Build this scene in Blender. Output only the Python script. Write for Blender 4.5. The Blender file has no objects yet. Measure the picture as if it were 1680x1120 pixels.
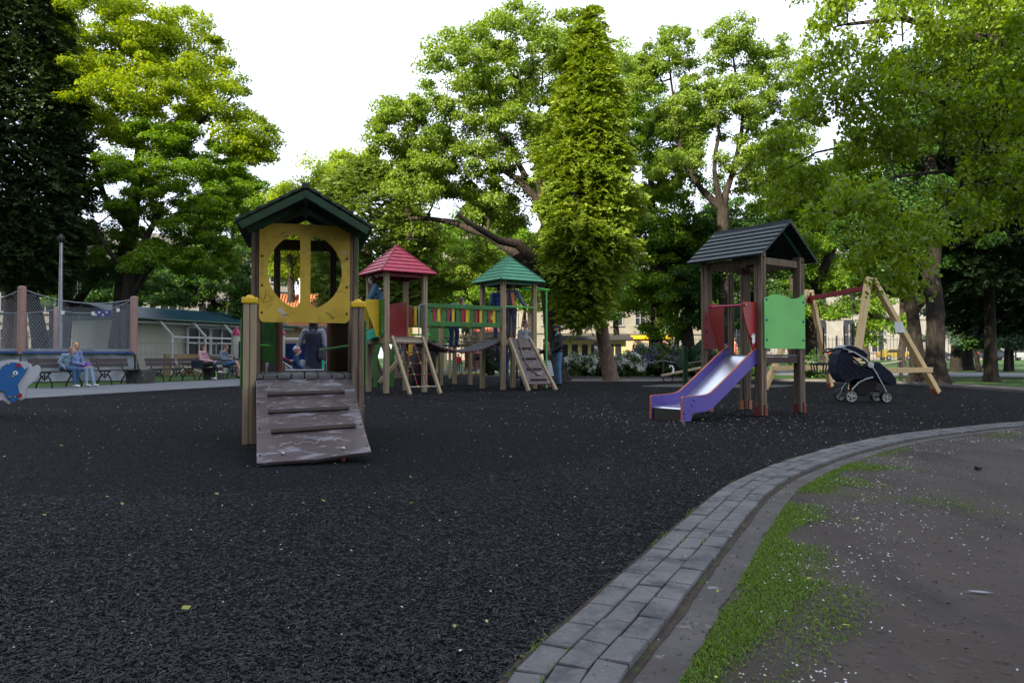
import bpy, bmesh, math, random
import numpy as np
from mathutils import Vector, Matrix
from mathutils.geometry import tessellate_polygon
R = math.radians
random.seed(7); rng = np.random.default_rng(7)
scene = bpy.context.scene
col = scene.collection
# ---------------------------------------------------------------- camera
F = 1200.0; CX, CY = 840.0, 560.0; CAMH = 0.84; HOR = 586.0
PITCH = math.atan((HOR - CY) / F)
cam_d = bpy.data.cameras.new('camera'); cam = bpy.data.objects.new('camera', cam_d); col.objects.link(cam)
cam_d.sensor_width = 36.0; cam_d.lens = 36.0 * F / 1680.0
cam_d.clip_start = 0.05; cam_d.clip_end = 2000
cam.location = (0, 0, CAMH); cam.rotation_euler = (R(90) + PITCH, 0, 0)
scene.camera = cam
# ---------------------------------------------------------------- light
SUN_EL = 28.0
SX, SY = 0.60, 0.80                      # horizontal direction the light travels in
world = bpy.data.worlds.new('World'); scene.world = world; world.use_nodes = True
wn = world.node_tree; wn.nodes.clear()
w_out = wn.nodes.new('ShaderNodeOutputWorld'); w_bg = wn.nodes.new('ShaderNodeBackground')
sky = wn.nodes.new('ShaderNodeTexSky'); sky.sky_type = 'NISHITA'; sky.sun_disc = False
sky.sun_elevation = R(SUN_EL)
sky.sun_rotation = math.atan2(-SX, -SY)
sky.air_density = 1.0; sky.dust_density = 1.2; sky.ozone_density = 1.0
# thin bright cloud veil
tc = wn.nodes.new('ShaderNodeTexCoord'); mp = wn.nodes.new('ShaderNodeMapping'); mp.inputs['Scale'].default_value = (1, 1, 2.6)
nz = wn.nodes.new('ShaderNodeTexNoise'); nz.inputs['Scale'].default_value = 1.7; nz.inputs['Detail'].default_value = 7; nz.inputs['Roughness'].default_value = .55
rp = wn.nodes.new('ShaderNodeValToRGB'); rp.color_ramp.elements[0].position = .25; rp.color_ramp.elements[1].position = .6
rp.color_ramp.elements[0].color = (.62, .62, .62, 1); rp.color_ramp.elements[1].color = (.97, .97, .97, 1)
mx = wn.nodes.new('ShaderNodeMixRGB'); mx.inputs['Color2'].default_value = (7.5, 8.1, 9.6, 1)
wn.links.new(tc.outputs['Generated'], mp.inputs['Vector']); wn.links.new(mp.outputs['Vector'], nz.inputs['Vector'])
wn.links.new(nz.outputs['Fac'], rp.inputs['Fac']); wn.links.new(rp.outputs['Color'], mx.inputs['Fac'])
wn.links.new(sky.outputs['Color'], mx.inputs['Color1']); wn.links.new(mx.outputs['Color'], w_bg.inputs['Color'])
w_bg.inputs['Strength'].default_value = 0.09
wn.links.new(w_bg.outputs['Background'], w_out.inputs['Surface'])
sun_d = bpy.data.lights.new('sun', 'SUN'); sun = bpy.data.objects.new('sun', sun_d); col.objects.link(sun)
sun_d.energy = 5.0; sun_d.angle = R(0.6); sun_d.color = (1.0, .88, .66)
sun.rotation_euler = Vector((SX * math.cos(R(SUN_EL)), SY * math.cos(R(SUN_EL)), -math.sin(R(SUN_EL)))).to_track_quat('-Z', 'Y').to_euler()
scene.view_settings.view_transform = 'Standard'; scene.view_settings.look = 'None'
scene.view_settings.exposure = 1.32; scene.view_settings.gamma = 1.0
scene.cycles.max_bounces = 6; scene.cycles.transparent_max_bounces = 16
scene.cycles.diffuse_bounces = 3

# ---------------------------------------------------------------- pixel <-> world (photo pixels at 1680 wide)
cp, sp_ = math.cos(PITCH), math.sin(PITCH)
def W(x, y, d):
    u = (x - CX) / F; v = (CY - y) / F
    yy = cp - v * sp_; zz = sp_ + v * cp
    return Vector((u * d / yy, d, CAMH + zz / yy * d))
def G(x, y, z=0.0):
    d = (CAMH - z) * F / (y - HOR)
    return W(x, y, d).xy.to_3d() + Vector((0, 0, z))

# ---------------------------------------------------------------- materials
MATS = {}
def mat(name, c, rough=.6, var=.12, scale=(6, 6, 6), bump=.0, metal=0.0, c2=None, detail=4, spec=.4, thresh=None, coat=0):
    if name in MATS: return MATS[name]
    m = bpy.data.materials.new(name); m.use_nodes = True; MATS[name] = m
    nt = m.node_tree; b = nt.nodes['Principled BSDF']
    b.inputs['Roughness'].default_value = rough; b.inputs['Metallic'].default_value = metal
    b.inputs['Specular IOR Level'].default_value = spec
    if coat: b.inputs['Coat Weight'].default_value = coat
    t = nt.nodes.new('ShaderNodeTexCoord'); mp = nt.nodes.new('ShaderNodeMapping'); mp.inputs['Scale'].default_value = scale
    n = nt.nodes.new('ShaderNodeTexNoise'); n.inputs['Scale'].default_value = 1; n.inputs['Detail'].default_value = detail; n.inputs['Roughness'].default_value = .65
    r = nt.nodes.new('ShaderNodeValToRGB')
    lo, hi = thresh if thresh else (.3, .7)
    r.color_ramp.elements[0].position = lo; r.color_ramp.elements[1].position = hi
    if c2 is None:
        a = tuple(max(0, k * (1 - var)) for k in c); d = tuple(min(1, k * (1 + var)) for k in c)
    else: a, d = c, c2
    r.color_ramp.elements[0].color = (*a, 1); r.color_ramp.elements[1].color = (*d, 1)
    nt.links.new(t.outputs['Object'], mp.inputs['Vector']); nt.links.new(mp.outputs['Vector'], n.inputs['Vector'])
    nt.links.new(n.outputs['Fac'], r.inputs['Fac']); nt.links.new(r.outputs['Color'], b.inputs['Base Color'])
    if bump:
        bp = nt.nodes.new('ShaderNodeBump'); bp.inputs['Strength'].default_value = bump; bp.inputs['Distance'].default_value = .01
        nt.links.new(n.outputs['Fac'], bp.inputs['Height']); nt.links.new(bp.outputs['Normal'], b.inputs['Normal'])
    return m
def multimat(name, layers, rough=.8, bump=None, spec=.3):
    """layers: list of (color, noise scale, lo, hi); first is the base, the others are mixed in by thresholded noise."""
    if name in MATS: return MATS[name]
    m = bpy.data.materials.new(name); m.use_nodes = True; MATS[name] = m
    nt = m.node_tree; b = nt.nodes['Principled BSDF']; b.inputs['Roughness'].default_value = rough; b.inputs['Specular IOR Level'].default_value = spec
    t = nt.nodes.new('ShaderNodeTexCoord'); cur = None
    for i, (c, s, lo, hi) in enumerate(layers):
        if i == 0:
            g = nt.nodes.new('ShaderNodeRGB'); g.outputs[0].default_value = (*c, 1); cur = g.outputs[0]; continue
        mp = nt.nodes.new('ShaderNodeMapping'); mp.inputs['Scale'].default_value = s if isinstance(s, tuple) else (s, s, s); mp.inputs['Location'].default_value = (i * 3.7, i * 1.9, i)
        n = nt.nodes.new('ShaderNodeTexNoise'); n.inputs['Scale'].default_value = 1; n.inputs['Detail'].default_value = 6; n.inputs['Roughness'].default_value = .6
        mr = nt.nodes.new('ShaderNodeMapRange'); mr.inputs['From Min'].default_value = lo; mr.inputs['From Max'].default_value = hi
        x = nt.nodes.new('ShaderNodeMixRGB'); x.inputs['Color2'].default_value = (*c, 1)
        nt.links.new(t.outputs['Object'], mp.inputs['Vector']); nt.links.new(mp.outputs['Vector'], n.inputs['Vector']); nt.links.new(n.outputs['Fac'], mr.inputs['Value'])
        nt.links.new(mr.outputs['Result'], x.inputs['Fac']); nt.links.new(cur, x.inputs['Color1']); cur = x.outputs[0]
    nt.links.new(cur, b.inputs['Base Color'])
    if bump:
        s, st, dist = bump
        n = nt.nodes.new('ShaderNodeTexNoise'); n.inputs['Scale'].default_value = s; n.inputs['Detail'].default_value = 5; n.inputs['Roughness'].default_value = .7
        bp = nt.nodes.new('ShaderNodeBump'); bp.inputs['Strength'].default_value = st; bp.inputs['Distance'].default_value = dist
        nt.links.new(t.outputs['Object'], n.inputs['Vector']); nt.links.new(n.outputs['Fac'], bp.inputs['Height']); nt.links.new(bp.outputs['Normal'], b.inputs['Normal'])
    return m
def leafmat(name, c1, c2, c3=None, trans=.35, rough=.5):
    if name in MATS: return MATS[name]
    m = bpy.data.materials.new(name); m.use_nodes = True; MATS[name] = m
    nt = m.node_tree; b = nt.nodes['Principled BSDF']; out = nt.nodes['Material Output']
    b.inputs['Roughness'].default_value = rough; b.inputs['Specular IOR Level'].default_value = .3
    a = nt.nodes.new('ShaderNodeAttribute'); a.attribute_name = 'tint'
    r = nt.nodes.new('ShaderNodeValToRGB'); r.color_ramp.elements[0].color = (*c1, 1); r.color_ramp.elements[1].color = (*c2, 1)
    if c3:
        e = r.color_ramp.elements.new(.93); e.color = (*c2, 1); r.color_ramp.elements[-1].color = (*c3, 1)
    nt.links.new(a.outputs['Fac'], r.inputs['Fac']); nt.links.new(r.outputs['Color'], b.inputs['Base Color'])
    if trans:
        tr = nt.nodes.new('ShaderNodeBsdfTranslucent'); mix = nt.nodes.new('ShaderNodeMixShader'); mix.inputs['Fac'].default_value = trans
        hs = nt.nodes.new('ShaderNodeHueSaturation'); hs.inputs['Hue'].default_value = .485; hs.inputs['Saturation'].default_value = 1.15; hs.inputs['Value'].default_value = 1.5
        nt.links.new(r.outputs['Color'], hs.inputs['Color']); nt.links.new(hs.outputs['Color'], tr.inputs['Color'])
        nt.links.new(b.outputs[0], mix.inputs[1]); nt.links.new(tr.outputs[0], mix.inputs[2]); nt.links.new(mix.outputs[0], out.inputs['Surface'])
    return m
def glassmat(name, c=(.05, .06, .07), rough=.08):
    return mat(name, c, .22, .3, (.4, .4, .4), spec=.35)

# ---------------------------------------------------------------- mesh builder
class MB:
    def __init__(s): s.v = []; s.f = []
    def add(s, vs, fs):
        n = len(s.v); s.v += [tuple(p) for p in vs]; s.f += [tuple(n + i for i in f) for f in fs]; return s
    def box(s, c, size, rz=0, M=None):
        x, y, z = (k / 2 for k in size)
        vs = [Vector(p) for p in ((-x,-y,-z),(x,-y,-z),(x,y,-z),(-x,y,-z),(-x,-y,z),(x,-y,z),(x,y,z),(-x,y,z))]
        if M is None: M = Matrix.Rotation(rz, 3, 'Z')
        c = Vector(c)
        return s.add([M @ v + c for v in vs], [(0,3,2,1),(4,5,6,7),(0,1,5,4),(1,2,6,5),(2,3,7,6),(3,0,4,7)])
    def beam(s, a, b, w, h, up=(0, 0, 1)):
        a = Vector(a); b = Vector(b); d = (b - a).normalized(); up = Vector(up)
        if abs(d.dot(up)) > .98: up = Vector((0, 1, 0))
        sd = d.cross(up).normalized(); u2 = sd.cross(d).normalized()
        vs = []
        for p in (a, b):
            for i, j in ((-1,-1),(1,-1),(1,1),(-1,1)): vs.append(p + sd * (i*w/2) + u2 * (j*h/2))
        return s.add(vs, [(0,1,2,3),(7,6,5,4),(0,4,5,1),(1,5,6,2),(2,6,7,3),(3,7,4,0)])
    def tube(s, pts, r, n=8, caps=True):
        pts = [Vector(p) for p in pts]; rs = r if isinstance(r, (list, tuple)) else [r] * len(pts)
        d0 = (pts[1] - pts[0]).normalized(); x = d0.orthogonal().normalized(); base = len(s.v)
        for i, p in enumerate(pts):
            d = ((pts[min(i+1, len(pts)-1)] - pts[max(i-1, 0)])).normalized()
            x = (x - d * x.dot(d)).normalized(); y = d.cross(x)
            for k in range(n):
                a = 2 * math.pi * k / n; s.v.append(tuple(p + (x * math.cos(a) + y * math.sin(a)) * rs[i]))
        for i in range(len(pts) - 1):
            for k in range(n):
                a = base + i*n + k; b = base + i*n + (k+1) % n; s.f.append((a, b, b + n, a + n))
        if caps:
            s.f.append(tuple(base + k for k in reversed(range(n)))); s.f.append(tuple(base + (len(pts)-1)*n + k for k in range(n)))
        return s
    def lathe(s, c, prof, n=16, M=None, caps=True):
        c = Vector(c); M = M or Matrix.Identity(3); base = len(s.v)
        for (r, z) in prof:
            for k in range(n):
                a = 2*math.pi*k/n; s.v.append(tuple(c + M @ Vector((r*math.cos(a), r*math.sin(a), z))))
        for i in range(len(prof)-1):
            for k in range(n):
                a = base+i*n+k; b = base+i*n+(k+1)%n; s.f.append((a, b, b+n, a+n))
        if caps:
            s.f.append(tuple(base+k for k in reversed(range(n)))); s.f.append(tuple(base+(len(prof)-1)*n+k for k in range(n)))
        return s
    def ball(s, c, r, n=12, M=None):
        r = r if isinstance(r, (tuple, list)) else (r, r, r)
        m = max(4, n // 2); prof = [(max(1e-4, math.sin(math.pi*i/m)), -math.cos(math.pi*i/m)) for i in range(m+1)]
        S = Matrix.Diagonal(r); M2 = (M @ S) if M is not None else S
        return s.lathe(c, prof, n, M2)
    def rcone(s, a, b, r0, r1, n=12, flat=None):
        """tapered capsule"""
        a = Vector(a); b = Vector(b)
        if (b - a).length < 1e-4: return s.ball(a, max(r0, r1), n)
        d = (b - a).normalized(); L = (b-a).length
        prof = []
        for i in range(5): t = math.pi/2*(1 - i/4); prof.append((max(1e-4, r0*math.cos(t)), -r0*math.sin(t)))
        for i in range(5): t = math.pi/2*(i/4); prof.append((max(1e-4, r1*math.cos(t)), L + r1*math.sin(t)))
        q = d.to_track_quat('Z', 'Y').to_matrix()
        return s.lathe(a, prof, n, q)
    def plate(s, outer, holes, th, M):
        """2-D outline(s) -> plate. M: 4x4, local x,y in the plane, z the thickness from 0 to th"""
        polys = [[Vector((x, y, 0)) for x, y in outer]] + [[Vector((x, y, 0)) for x, y in h] for h in holes]
        flat = [p for pl in polys for p in pl]; tris = tessellate_polygon(polys)
        n = len(flat); base = len(s.v)
        for z in (0, th):
            for p in flat: s.v.append(tuple(M @ Vector((p.x, p.y, z))))
        for t in tris:
            a, b, c = (flat[i] for i in t)
            cr = (b - a).cross(c - a).z
            if abs(cr) < 1e-12: continue
            t = t if cr > 0 else t[::-1]
            s.f.append(tuple(base + n + i for i in t)); s.f.append(tuple(base + i for i in reversed(t)))
        k = 0
        for pl in polys:
            m = len(pl)
            for i in range(m):
                a = base + k + i; b = base + k + (i+1) % m; s.f.append((a, b, b + n, a + n))
            k += m
        return s
    def build(s, name, m, parent=None, smooth=False, bevel=0, mods=None, keep=False):
        me = bpy.data.meshes.new(name); me.from_pydata(s.v, [], s.f); me.validate()
        if not keep:
            bm = bmesh.new(); bm.from_mesh(me); bmesh.ops.recalc_face_normals(bm, faces=bm.faces); bm.to_mesh(me); bm.free()
        me.materials.append(m)
        if smooth: me.polygons.foreach_set('use_smooth', [True]*len(me.polygons))
        o = bpy.data.objects.new(name, me); col.objects.link(o)
        if parent is not None:
            o.parent = parent
        if bevel:
            b = o.modifiers.new('bevel', 'BEVEL'); b.width = bevel; b.segments = 2; b.limit_method = 'ANGLE'; b.angle_limit = R(40)
        if smooth:
            try: me.set_sharp_from_angle(angle=R(45))
            except Exception: pass
        return o
def tag(o, label=None, cat=None, group=None, kind=None):
    if label: o['label'] = label
    if cat: o['category'] = cat
    if group: o['group'] = group
    if kind: o['kind'] = kind
    return o
def thing(name, label, cat, loc=(0, 0, 0), rz=0, group=None):
    o = bpy.data.objects.new(name, None); col.objects.link(o); o.empty_display_size = .3
    o.location = loc; o.rotation_euler = (0, 0, rz); return tag(o, label, cat, group)
def rebase(o, keep_parts=()):
    """top-level mesh built in world coordinates: move its origin to its base"""
    me = o.data; n = len(me.vertices); a = np.empty(n*3, dtype=np.float32); me.vertices.foreach_get('co', a); a = a.reshape(-1, 3)
    c = (a.min(0) + a.max(0)) / 2; c[2] = a[:, 2].min(); a -= c; me.vertices.foreach_set('co', a.ravel()); me.update(); o.location = tuple(c); return o
def npmesh(name, V, Fq, m, parent=None, tint=None, smooth=False):
    """fast mesh from numpy quads"""
    me = bpy.data.meshes.new(name); nv = len(V); nf = len(Fq); k = Fq.shape[1]
    me.vertices.add(nv); me.vertices.foreach_set('co', V.astype(np.float32).ravel())
    me.loops.add(nf*k); me.loops.foreach_set('vertex_index', Fq.astype(np.int32).ravel())
    me.polygons.add(nf); me.polygons.foreach_set('loop_start', np.arange(0, nf*k, k, dtype=np.int32))
    try: me.polygons.foreach_set('loop_total', np.full(nf, k, dtype=np.int32))
    except Exception: pass
    if tint is not None:
        at = me.attributes.new('tint', 'FLOAT', 'FACE'); at.data.foreach_set('value', tint.astype(np.float32))
    me.update(calc_edges=True); me.materials.append(m)
    if smooth: me.polygons.foreach_set('use_smooth', [True]*nf)
    o = bpy.data.objects.new(name, me); col.objects.link(o)
    if parent is not None: o.parent = parent
    return o
def copy_thing(o, loc, rz, label=None):
    def cp_(a, parent):
        c = a.copy(); col.objects.link(c); c.parent = parent
        for ch in list(a.children): cp_(ch, c)
        return c
    r = cp_(o, None); r.location = loc; r.rotation_euler = (0, 0, rz)
    if label: r['label'] = label
    return r

# shared materials
wood_old = mat('weathered_post_wood', (.062, .042, .028), .8, c2=(.225, .165, .112), scale=(28, 28, 2.2), bump=.5, detail=8)
wood_grey = mat('weathered_grey_planks', (.05, .05, .052), .75, c2=(.15, .15, .155), scale=(30, 3, 30), bump=.5, detail=8)
wood_tan = mat('tan_treated_wood', (.23, .175, .10), .75, c2=(.37, .295, .185), scale=(24, 24, 1.6), bump=.3, detail=8)
wood_new = mat('fresh_yellow_timber', (.58, .38, .16), .6, c2=(.74, .53, .26), scale=(20, 20, 1.5), bump=.2, detail=8)
wood_brown = mat('brown_bench_wood', (.035, .026, .026), .6, c2=(.075, .058, .058), scale=(5, 30, 30), bump=.3, detail=6)
iron = mat('black_cast_iron', (.012, .012, .013), .5, .3)
steel = mat('galvanised_steel', (.35, .36, .38), .35, .15, metal=.8)
steel_m = mat('polished_slide_steel', (.60, .62, .66), .30, .08, scale=(3, 3, 3), metal=.9)
purple = multimat('purple_board', [((.085, .055, .30), 1, 0, 1), ((.065, .042, .22), 2.5, .45, .7), ((.15, .12, .36), (9, 9, 40), .66, .74)], .42, (60, .1, .002), .5)
orange_e = mat('orange_board_edge', (.45, .12, .05), .5, .1)
red_b = multimat('red_board', [((.30, .014, .010), 1, 0, 1), ((.20, .010, .010), 3, .45, .7), ((.38, .05, .04), (40, 40, 8), .66, .74)], .42, (60, .1, .002), .5)
dkred = mat('dark_red_board', (.16, .012, .016), .5, .15)
green_l = multimat('light_green_board', [((.135, .49, .095), 1, 0, 1), ((.11, .41, .08), 2.2, .42, .68), ((.17, .45, .15), (9, 9, 45), .64, .74), ((.07, .20, .06), (14, 14, 6), .70, .78)], .5, (60, .12, .002), .5)
green_p = mat('green_paint', (.035, .15, .025), .5, .3, scale=(9, 9, 9))
green_d = mat('dark_green_paint', (.008, .045, .018), .55, .35, scale=(10, 10, 10))
green_n = mat('bright_green_pipe', (.09, .50, .07), .4, .08)
teal = mat('turquoise_plastic', (.01, .32, .20), .35, .1)
yellow_p = mat('yellow_paint', (.62, .40, .015), .45, .12, scale=(6, 6, 6))
blue_b = mat('blue_board', (.005, .10, .30), .42, .1)
bluebolt = mat('blue_cap', (.01, .09, .40), .35, .1)
rust = multimat('worn_brown_sheet', [((.060, .040, .036), 1, 0, 1), ((.15, .11, .10), 9, .55, .62), ((.25, .13, .06), 5, .62, .72)], .5, (30, .3, .01), .5)
white_p = mat('white_paint', (.72, .72, .70), .5, .06)
black_p = mat('black_plastic', (.012, .012, .014), .45, .2)
red_rope = mat('dark_red_rope', (.18, .02, .03), .7, .2, (60, 60, 60), .3)
teal_rope = mat('teal_rope', (.01, .12, .08), .7, .2, (60, 60, 60), .3)
# ================================================================ SETTING
def sheet(name, pts, z, m, thick=0):
    mb = MB(); polys = [[Vector((x, y, 0)) for x, y in pts]]
    tris = tessellate_polygon(polys)
    mb.add([(x, y, z) for x, y in pts], [t for t in tris])
    o = mb.build(name, m, keep=True)
    bm = bmesh.new(); bm.from_mesh(o.data)
    for f in bm.faces:
        if f.normal.z < 0: f.normal_flip()
    bm.to_mesh(o.data); bm.free(); tag(o, kind='structure'); return o
lawn_m = multimat('lawn', [((.025, .068, .008), 1, 0, 1), ((.048, .11, .014), 3, .4, .65), ((.03, .06, .012), .35, .5, .7), ((.09, .075, .045), .8, .66, .8)], .9, (60, .8, .03))
# ground sheet with the street side a little higher
def terrain(y):
    t = min(1, max(0, (y - 60) / 35)); return .45 * t * t * (3 - 2*t)
mb = MB(); ys = [-120, -20, 0, 10, 20, 30, 40, 50, 60, 63, 66, 70, 74, 78, 82, 86, 90, 93, 95, 100, 130, 180, 260, 420]; xs = [-400, -200, -100, -50, -25, 0, 25, 50, 100, 200, 400]
vs = [(x, y, terrain(y)) for y in ys for x in xs]; nx = len(xs)
mb.add(vs, [(j*nx+i, j*nx+i+1, (j+1)*nx+i+1, (j+1)*nx+i) for j in range(len(ys)-1) for i in range(nx-1)])
tag(mb.build('ground', lawn_m, keep=True, smooth=True), kind='structure')

# rubber mulch: coarse shreds, a smoother round patch laid round the playhouse
def mulch():
    m = bpy.data.materials.new('rubber_mulch'); m.use_nodes = True; nt = m.node_tree; b = nt.nodes['Principled BSDF']
    b.inputs['Roughness'].default_value = .95; b.inputs['Specular IOR Level'].default_value = .10
    t = nt.nodes.new('ShaderNodeTexCoord')
    L = nt.links.new
    def noise(s, det=6, rough=.7):
        n = nt.nodes.new('ShaderNodeTexNoise'); n.inputs['Scale'].default_value = s; n.inputs['Detail'].default_value = det; n.inputs['Roughness'].default_value = rough; L(t.outputs['Object'], n.inputs['Vector']); return n
    v = nt.nodes.new('ShaderNodeTexVoronoi'); v.inputs['Scale'].default_value = 75; L(t.outputs['Object'], v.inputs['Vector'])
    n1 = noise(.55, 3); n2 = noise(38, 6, .8)
    r = nt.nodes.new('ShaderNodeValToRGB'); cr = r.color_ramp
    cr.elements[0].position = .0; cr.elements[0].color = (.0023, .0025, .0032, 1); cr.elements[1].position = 1; cr.elements[1].color = (.0145, .015, .0178, 1)
    sep = nt.nodes.new('ShaderNodeSeparateColor'); L(v.outputs['Color'], sep.inputs[0])
    L(sep.outputs[0], r.inputs['Fac'])
    mx1 = nt.nodes.new('ShaderNodeMixRGB'); mx1.blend_type = 'MULTIPLY'; mx1.inputs['Fac'].default_value = .9
    r2 = nt.nodes.new('ShaderNodeValToRGB'); r2.color_ramp.elements[0].position = .35; r2.color_ramp.elements[0].color = (.50, .53, .60, 1); r2.color_ramp.elements[1].position = .7; r2.color_ramp.elements[1].color = (1.45, 1.38, 1.30, 1)
    L(n1.outputs['Fac'], r2.inputs['Fac']); L(r.outputs['Color'], mx1.inputs['Color1']); L(r2.outputs['Color'], mx1.inputs['Color2'])
    # smoother patch: mask by distance from its centre
    vm = nt.nodes.new('ShaderNodeVectorMath'); vm.operation = 'DISTANCE'; vm.inputs[1].default_value = (-2.6, 8.5, 0); L(t.outputs['Object'], vm.inputs[0])
    ad = nt.nodes.new('ShaderNodeMath'); ad.operation = 'MULTIPLY_ADD'; ad.inputs[1].default_value = .25; n3 = noise(4, 3); L(n3.outputs['Fac'], ad.inputs[0]); L(vm.outputs['Value'], ad.inputs[2])
    mr = nt.nodes.new('ShaderNodeMapRange'); mr.inputs['From Min'].default_value = 4.18; mr.inputs['From Max'].default_value = 4.26; L(ad.outputs[0], mr.inputs['Value'])
    mx2 = nt.nodes.new('ShaderNodeMixRGB'); L(mr.outputs['Result'], mx2.inputs['Fac']); 
    n4 = noise(140, 4, .8); r4 = nt.nodes.new('ShaderNodeValToRGB'); r4.color_ramp.elements[0].position = .3; r4.color_ramp.elements[0].color = (.0020, .0024, .0032, 1); r4.color_ramp.elements[1].position = .75; r4.color_ramp.elements[1].color = (.0095, .0108, .0135, 1)
    L(n4.outputs['Fac'], r4.inputs['Fac']); L(r4.outputs['Color'], mx2.inputs['Color1']); L(mx1.outputs[0], mx2.inputs['Color2'])
    L(mx2.outputs[0], b.inputs['Base Color'])
    bp = nt.nodes.new('ShaderNodeBump'); bp.inputs['Strength'].default_value = .9; bp.inputs['Distance'].default_value = .012
    mm = nt.nodes.new('ShaderNodeMath'); mm.operation = 'ADD'; L(v.outputs['Distance'], mm.inputs[0]); L(n2.outputs['Fac'], mm.inputs[1]); L(mm.outputs[0], bp.inputs['Height']); L(bp.outputs['Normal'], b.inputs['Normal'])
    return m
pg = [(-9.5, -6), (-9.9, 15), (-9.05, 18.1), (-7.9, 21.7), (-7.4, 27), (-8.2, 40), (-6.7, 40), (-5.2, 36), (-3.8, 32.5), (-1.2, 30.5), (1.5, 29.6), (5.8, 28), (9.9, 25.8), (12.3, 24.6), (12.3, 21), (12.0, 17.1), (12.6, 14), (14.5, 11.5), (14.5, -6)]
sheet('playground_surface', pg, .004, mulch())
# arc of the kerb: left edge of the pavers
ARC = [(-.42, -.6), (-.24, .6), (-.12, 1.3), (-.03, 1.888), (.084, 2.104), (.187, 2.286), (.361, 2.674), (.553, 3.045), (.716, 3.394), (1.174, 4.308), (1.419, 4.755), (1.961, 5.538), (3.016, 6.765), (4.319, 7.937), (6.533, 9.333), (9.3, 10.5), (12.2, 11.3), (15, 11.6)]
def catmull(P, step=.02):
    P = [Vector(p) for p in P]; out = []
    for i in range(1, len(P)-2):
        n = max(2, int((P[i+1]-P[i]).length/step))
        for k in range(n):
            t = k/n; a, b, c, d = P[i-1], P[i], P[i+1], P[i+2]
            out.append(.5*((2*b)+(-a+c)*t+(2*a-5*b+4*c-d)*t*t+(-a+3*b-3*c+d)*t**3))
    return out
arc = catmull(ARC)
# smooth the traced arc
for _ in range(220): arc = [arc[0]] + [(arc[i-1]+arc[i]*2+arc[i+1])/4 for i in range(1, len(arc)-1)] + [arc[-1]]
cum = [0]
for i in range(1, len(arc)): cum.append(cum[-1] + (arc[i]-arc[i-1]).length)
def arcat(s, off):
    s = min(max(s, 0), cum[-1]-1e-4); import bisect
    i = min(max(bisect.bisect_right(cum, s)-1, 0), len(arc)-2); t = (s-cum[i])/(cum[i+1]-cum[i]); p = arc[i].lerp(arc[i+1], t)
    j0 = max(0, i-8); j1 = min(len(arc)-1, i+8); d = (arc[j1]-arc[j0]).normalized(); return p + Vector((d.y, -d.x))*off, d
paver_m = multimat('grey_concrete_paver', [((.102, .100, .101), 1, 0, 1), ((.14, .137, .136), 2.2, .45, .7), ((.045, .047, .052), 7, .48, .66), ((.13, .13, .13), 45, .56, .70), ((.05, .05, .053), 70, .58, .68), ((.17, .17, .165), 20, .68, .74), ((.055, .055, .06), 5, .68, .75)], .85, (140, .35, .004))
mb = MB(); LEN = .192; s0 = .0
for row in range(3):
    s = s0 + row*.07 + .01; w = .090
    while s < cum[-1]-.3:
        ln = LEN*random.uniform(.97, 1.03)
        g = .0034; o0 = row*w + g + random.uniform(-.0015, .0015); o1 = (row+1)*w - g + random.uniform(-.0015, .0015)
        zt = .030 + random.uniform(-.0025, .0025); tl = random.uniform(-.0015, .0015); q = []
        for (ss, oo) in ((s+g, o0), (s+ln-g, o0), (s+ln-g, o1), (s+g, o1)): p, _ = arcat(ss, oo); q.append(p)
        c = sum(q, Vector((0, 0)))/4; k = .968
        top = [c+(p-c)*k for p in q]
        n = len(mb.v)
        mb.v += [(p.x, p.y, .0) for p in q] + [(p.x, p.y, zt-.0035) for p in q] + [(p.x, p.y, zt+tl*(1 if i < 2 else -1)) for i, p in enumerate(top)]
        mb.f += [(n+4+i, n+4+(i+1) % 4, n+8+(i+1) % 4, n+8+i) for i in range(4)] + [(n+i, n+(i+1) % 4, n+4+(i+1) % 4, n+4+i) for i in range(4)] + [(n+8, n+9, n+10, n+11)]
        s += ln
tag(mb.build('paved_kerb', paver_m), kind='structure')
def strip(name, o0, o1, z, m, jag=0, step=.05, z2=None, kind='structure'):
    mb = MB(); s = 0; a = []; b = []; ph = random.random()*9
    while s < cum[-1]:
        j = jag*(math.sin(s*5+ph)+.6*math.sin(s*13+1)+.5*math.sin(s*29)+random.uniform(-.4, .4))
        p, _ = arcat(s, o0); q, _ = arcat(s, o1 + j); a.append((p.x, p.y, z)); b.append((q.x, q.y, z)); s += step
    n = len(a); mb.add(a + b, [(i, n+i, n+i+1, i+1) for i in range(n-1)]); o = mb.build(name, m, keep=True)
    bm = bmesh.new(); bm.from_mesh(o.data); [f.normal_flip() for f in bm.faces if f.normal.z < 0]; bm.to_mesh(o.data); bm.free()
    tag(o, kind=kind); return o
soil_m = multimat('bare_soil', [((.041, .032, .026), 1, 0, 1), ((.064, .052, .043), (1.2, .5, 1), .42, .66), ((.020, .017, .0165), (1.6, .45, 1), .52, .72), ((.062, .054, .050), 14, .60, .72), ((.03, .026, .024), 22, .62, .7)], .95, (38, .5, .02))
conc_m = multimat('old_concrete_edging', [((.066, .060, .057), 1, 0, 1), ((.095, .088, .084), 2.5, .45, .65), ((.19, .18, .17), 9, .62, .68), ((.055, .048, .045), 4, .56, .68)], .9, (60, .6, .01))
joint_m = multimat('joint_soil', [((.035, .026, .02), 1, 0, 1), ((.03, .055, .012), 9, .56, .62), ((.07, .05, .035), 30, .5, .65)], .95, (120, .6, .01))
strip('kerb_joint_bed', -.025, .295, .0145, joint_m, .003)
strip('concrete_edging', .28, .405, .0105, conc_m, .010)
pts = [tuple(arcat(s, .29)[0]) for s in np.arange(0, cum[-1], .25)]
sheet('bare_soil', pts + [(15, -6), (-.4, -6)], .008, soil_m)
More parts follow.
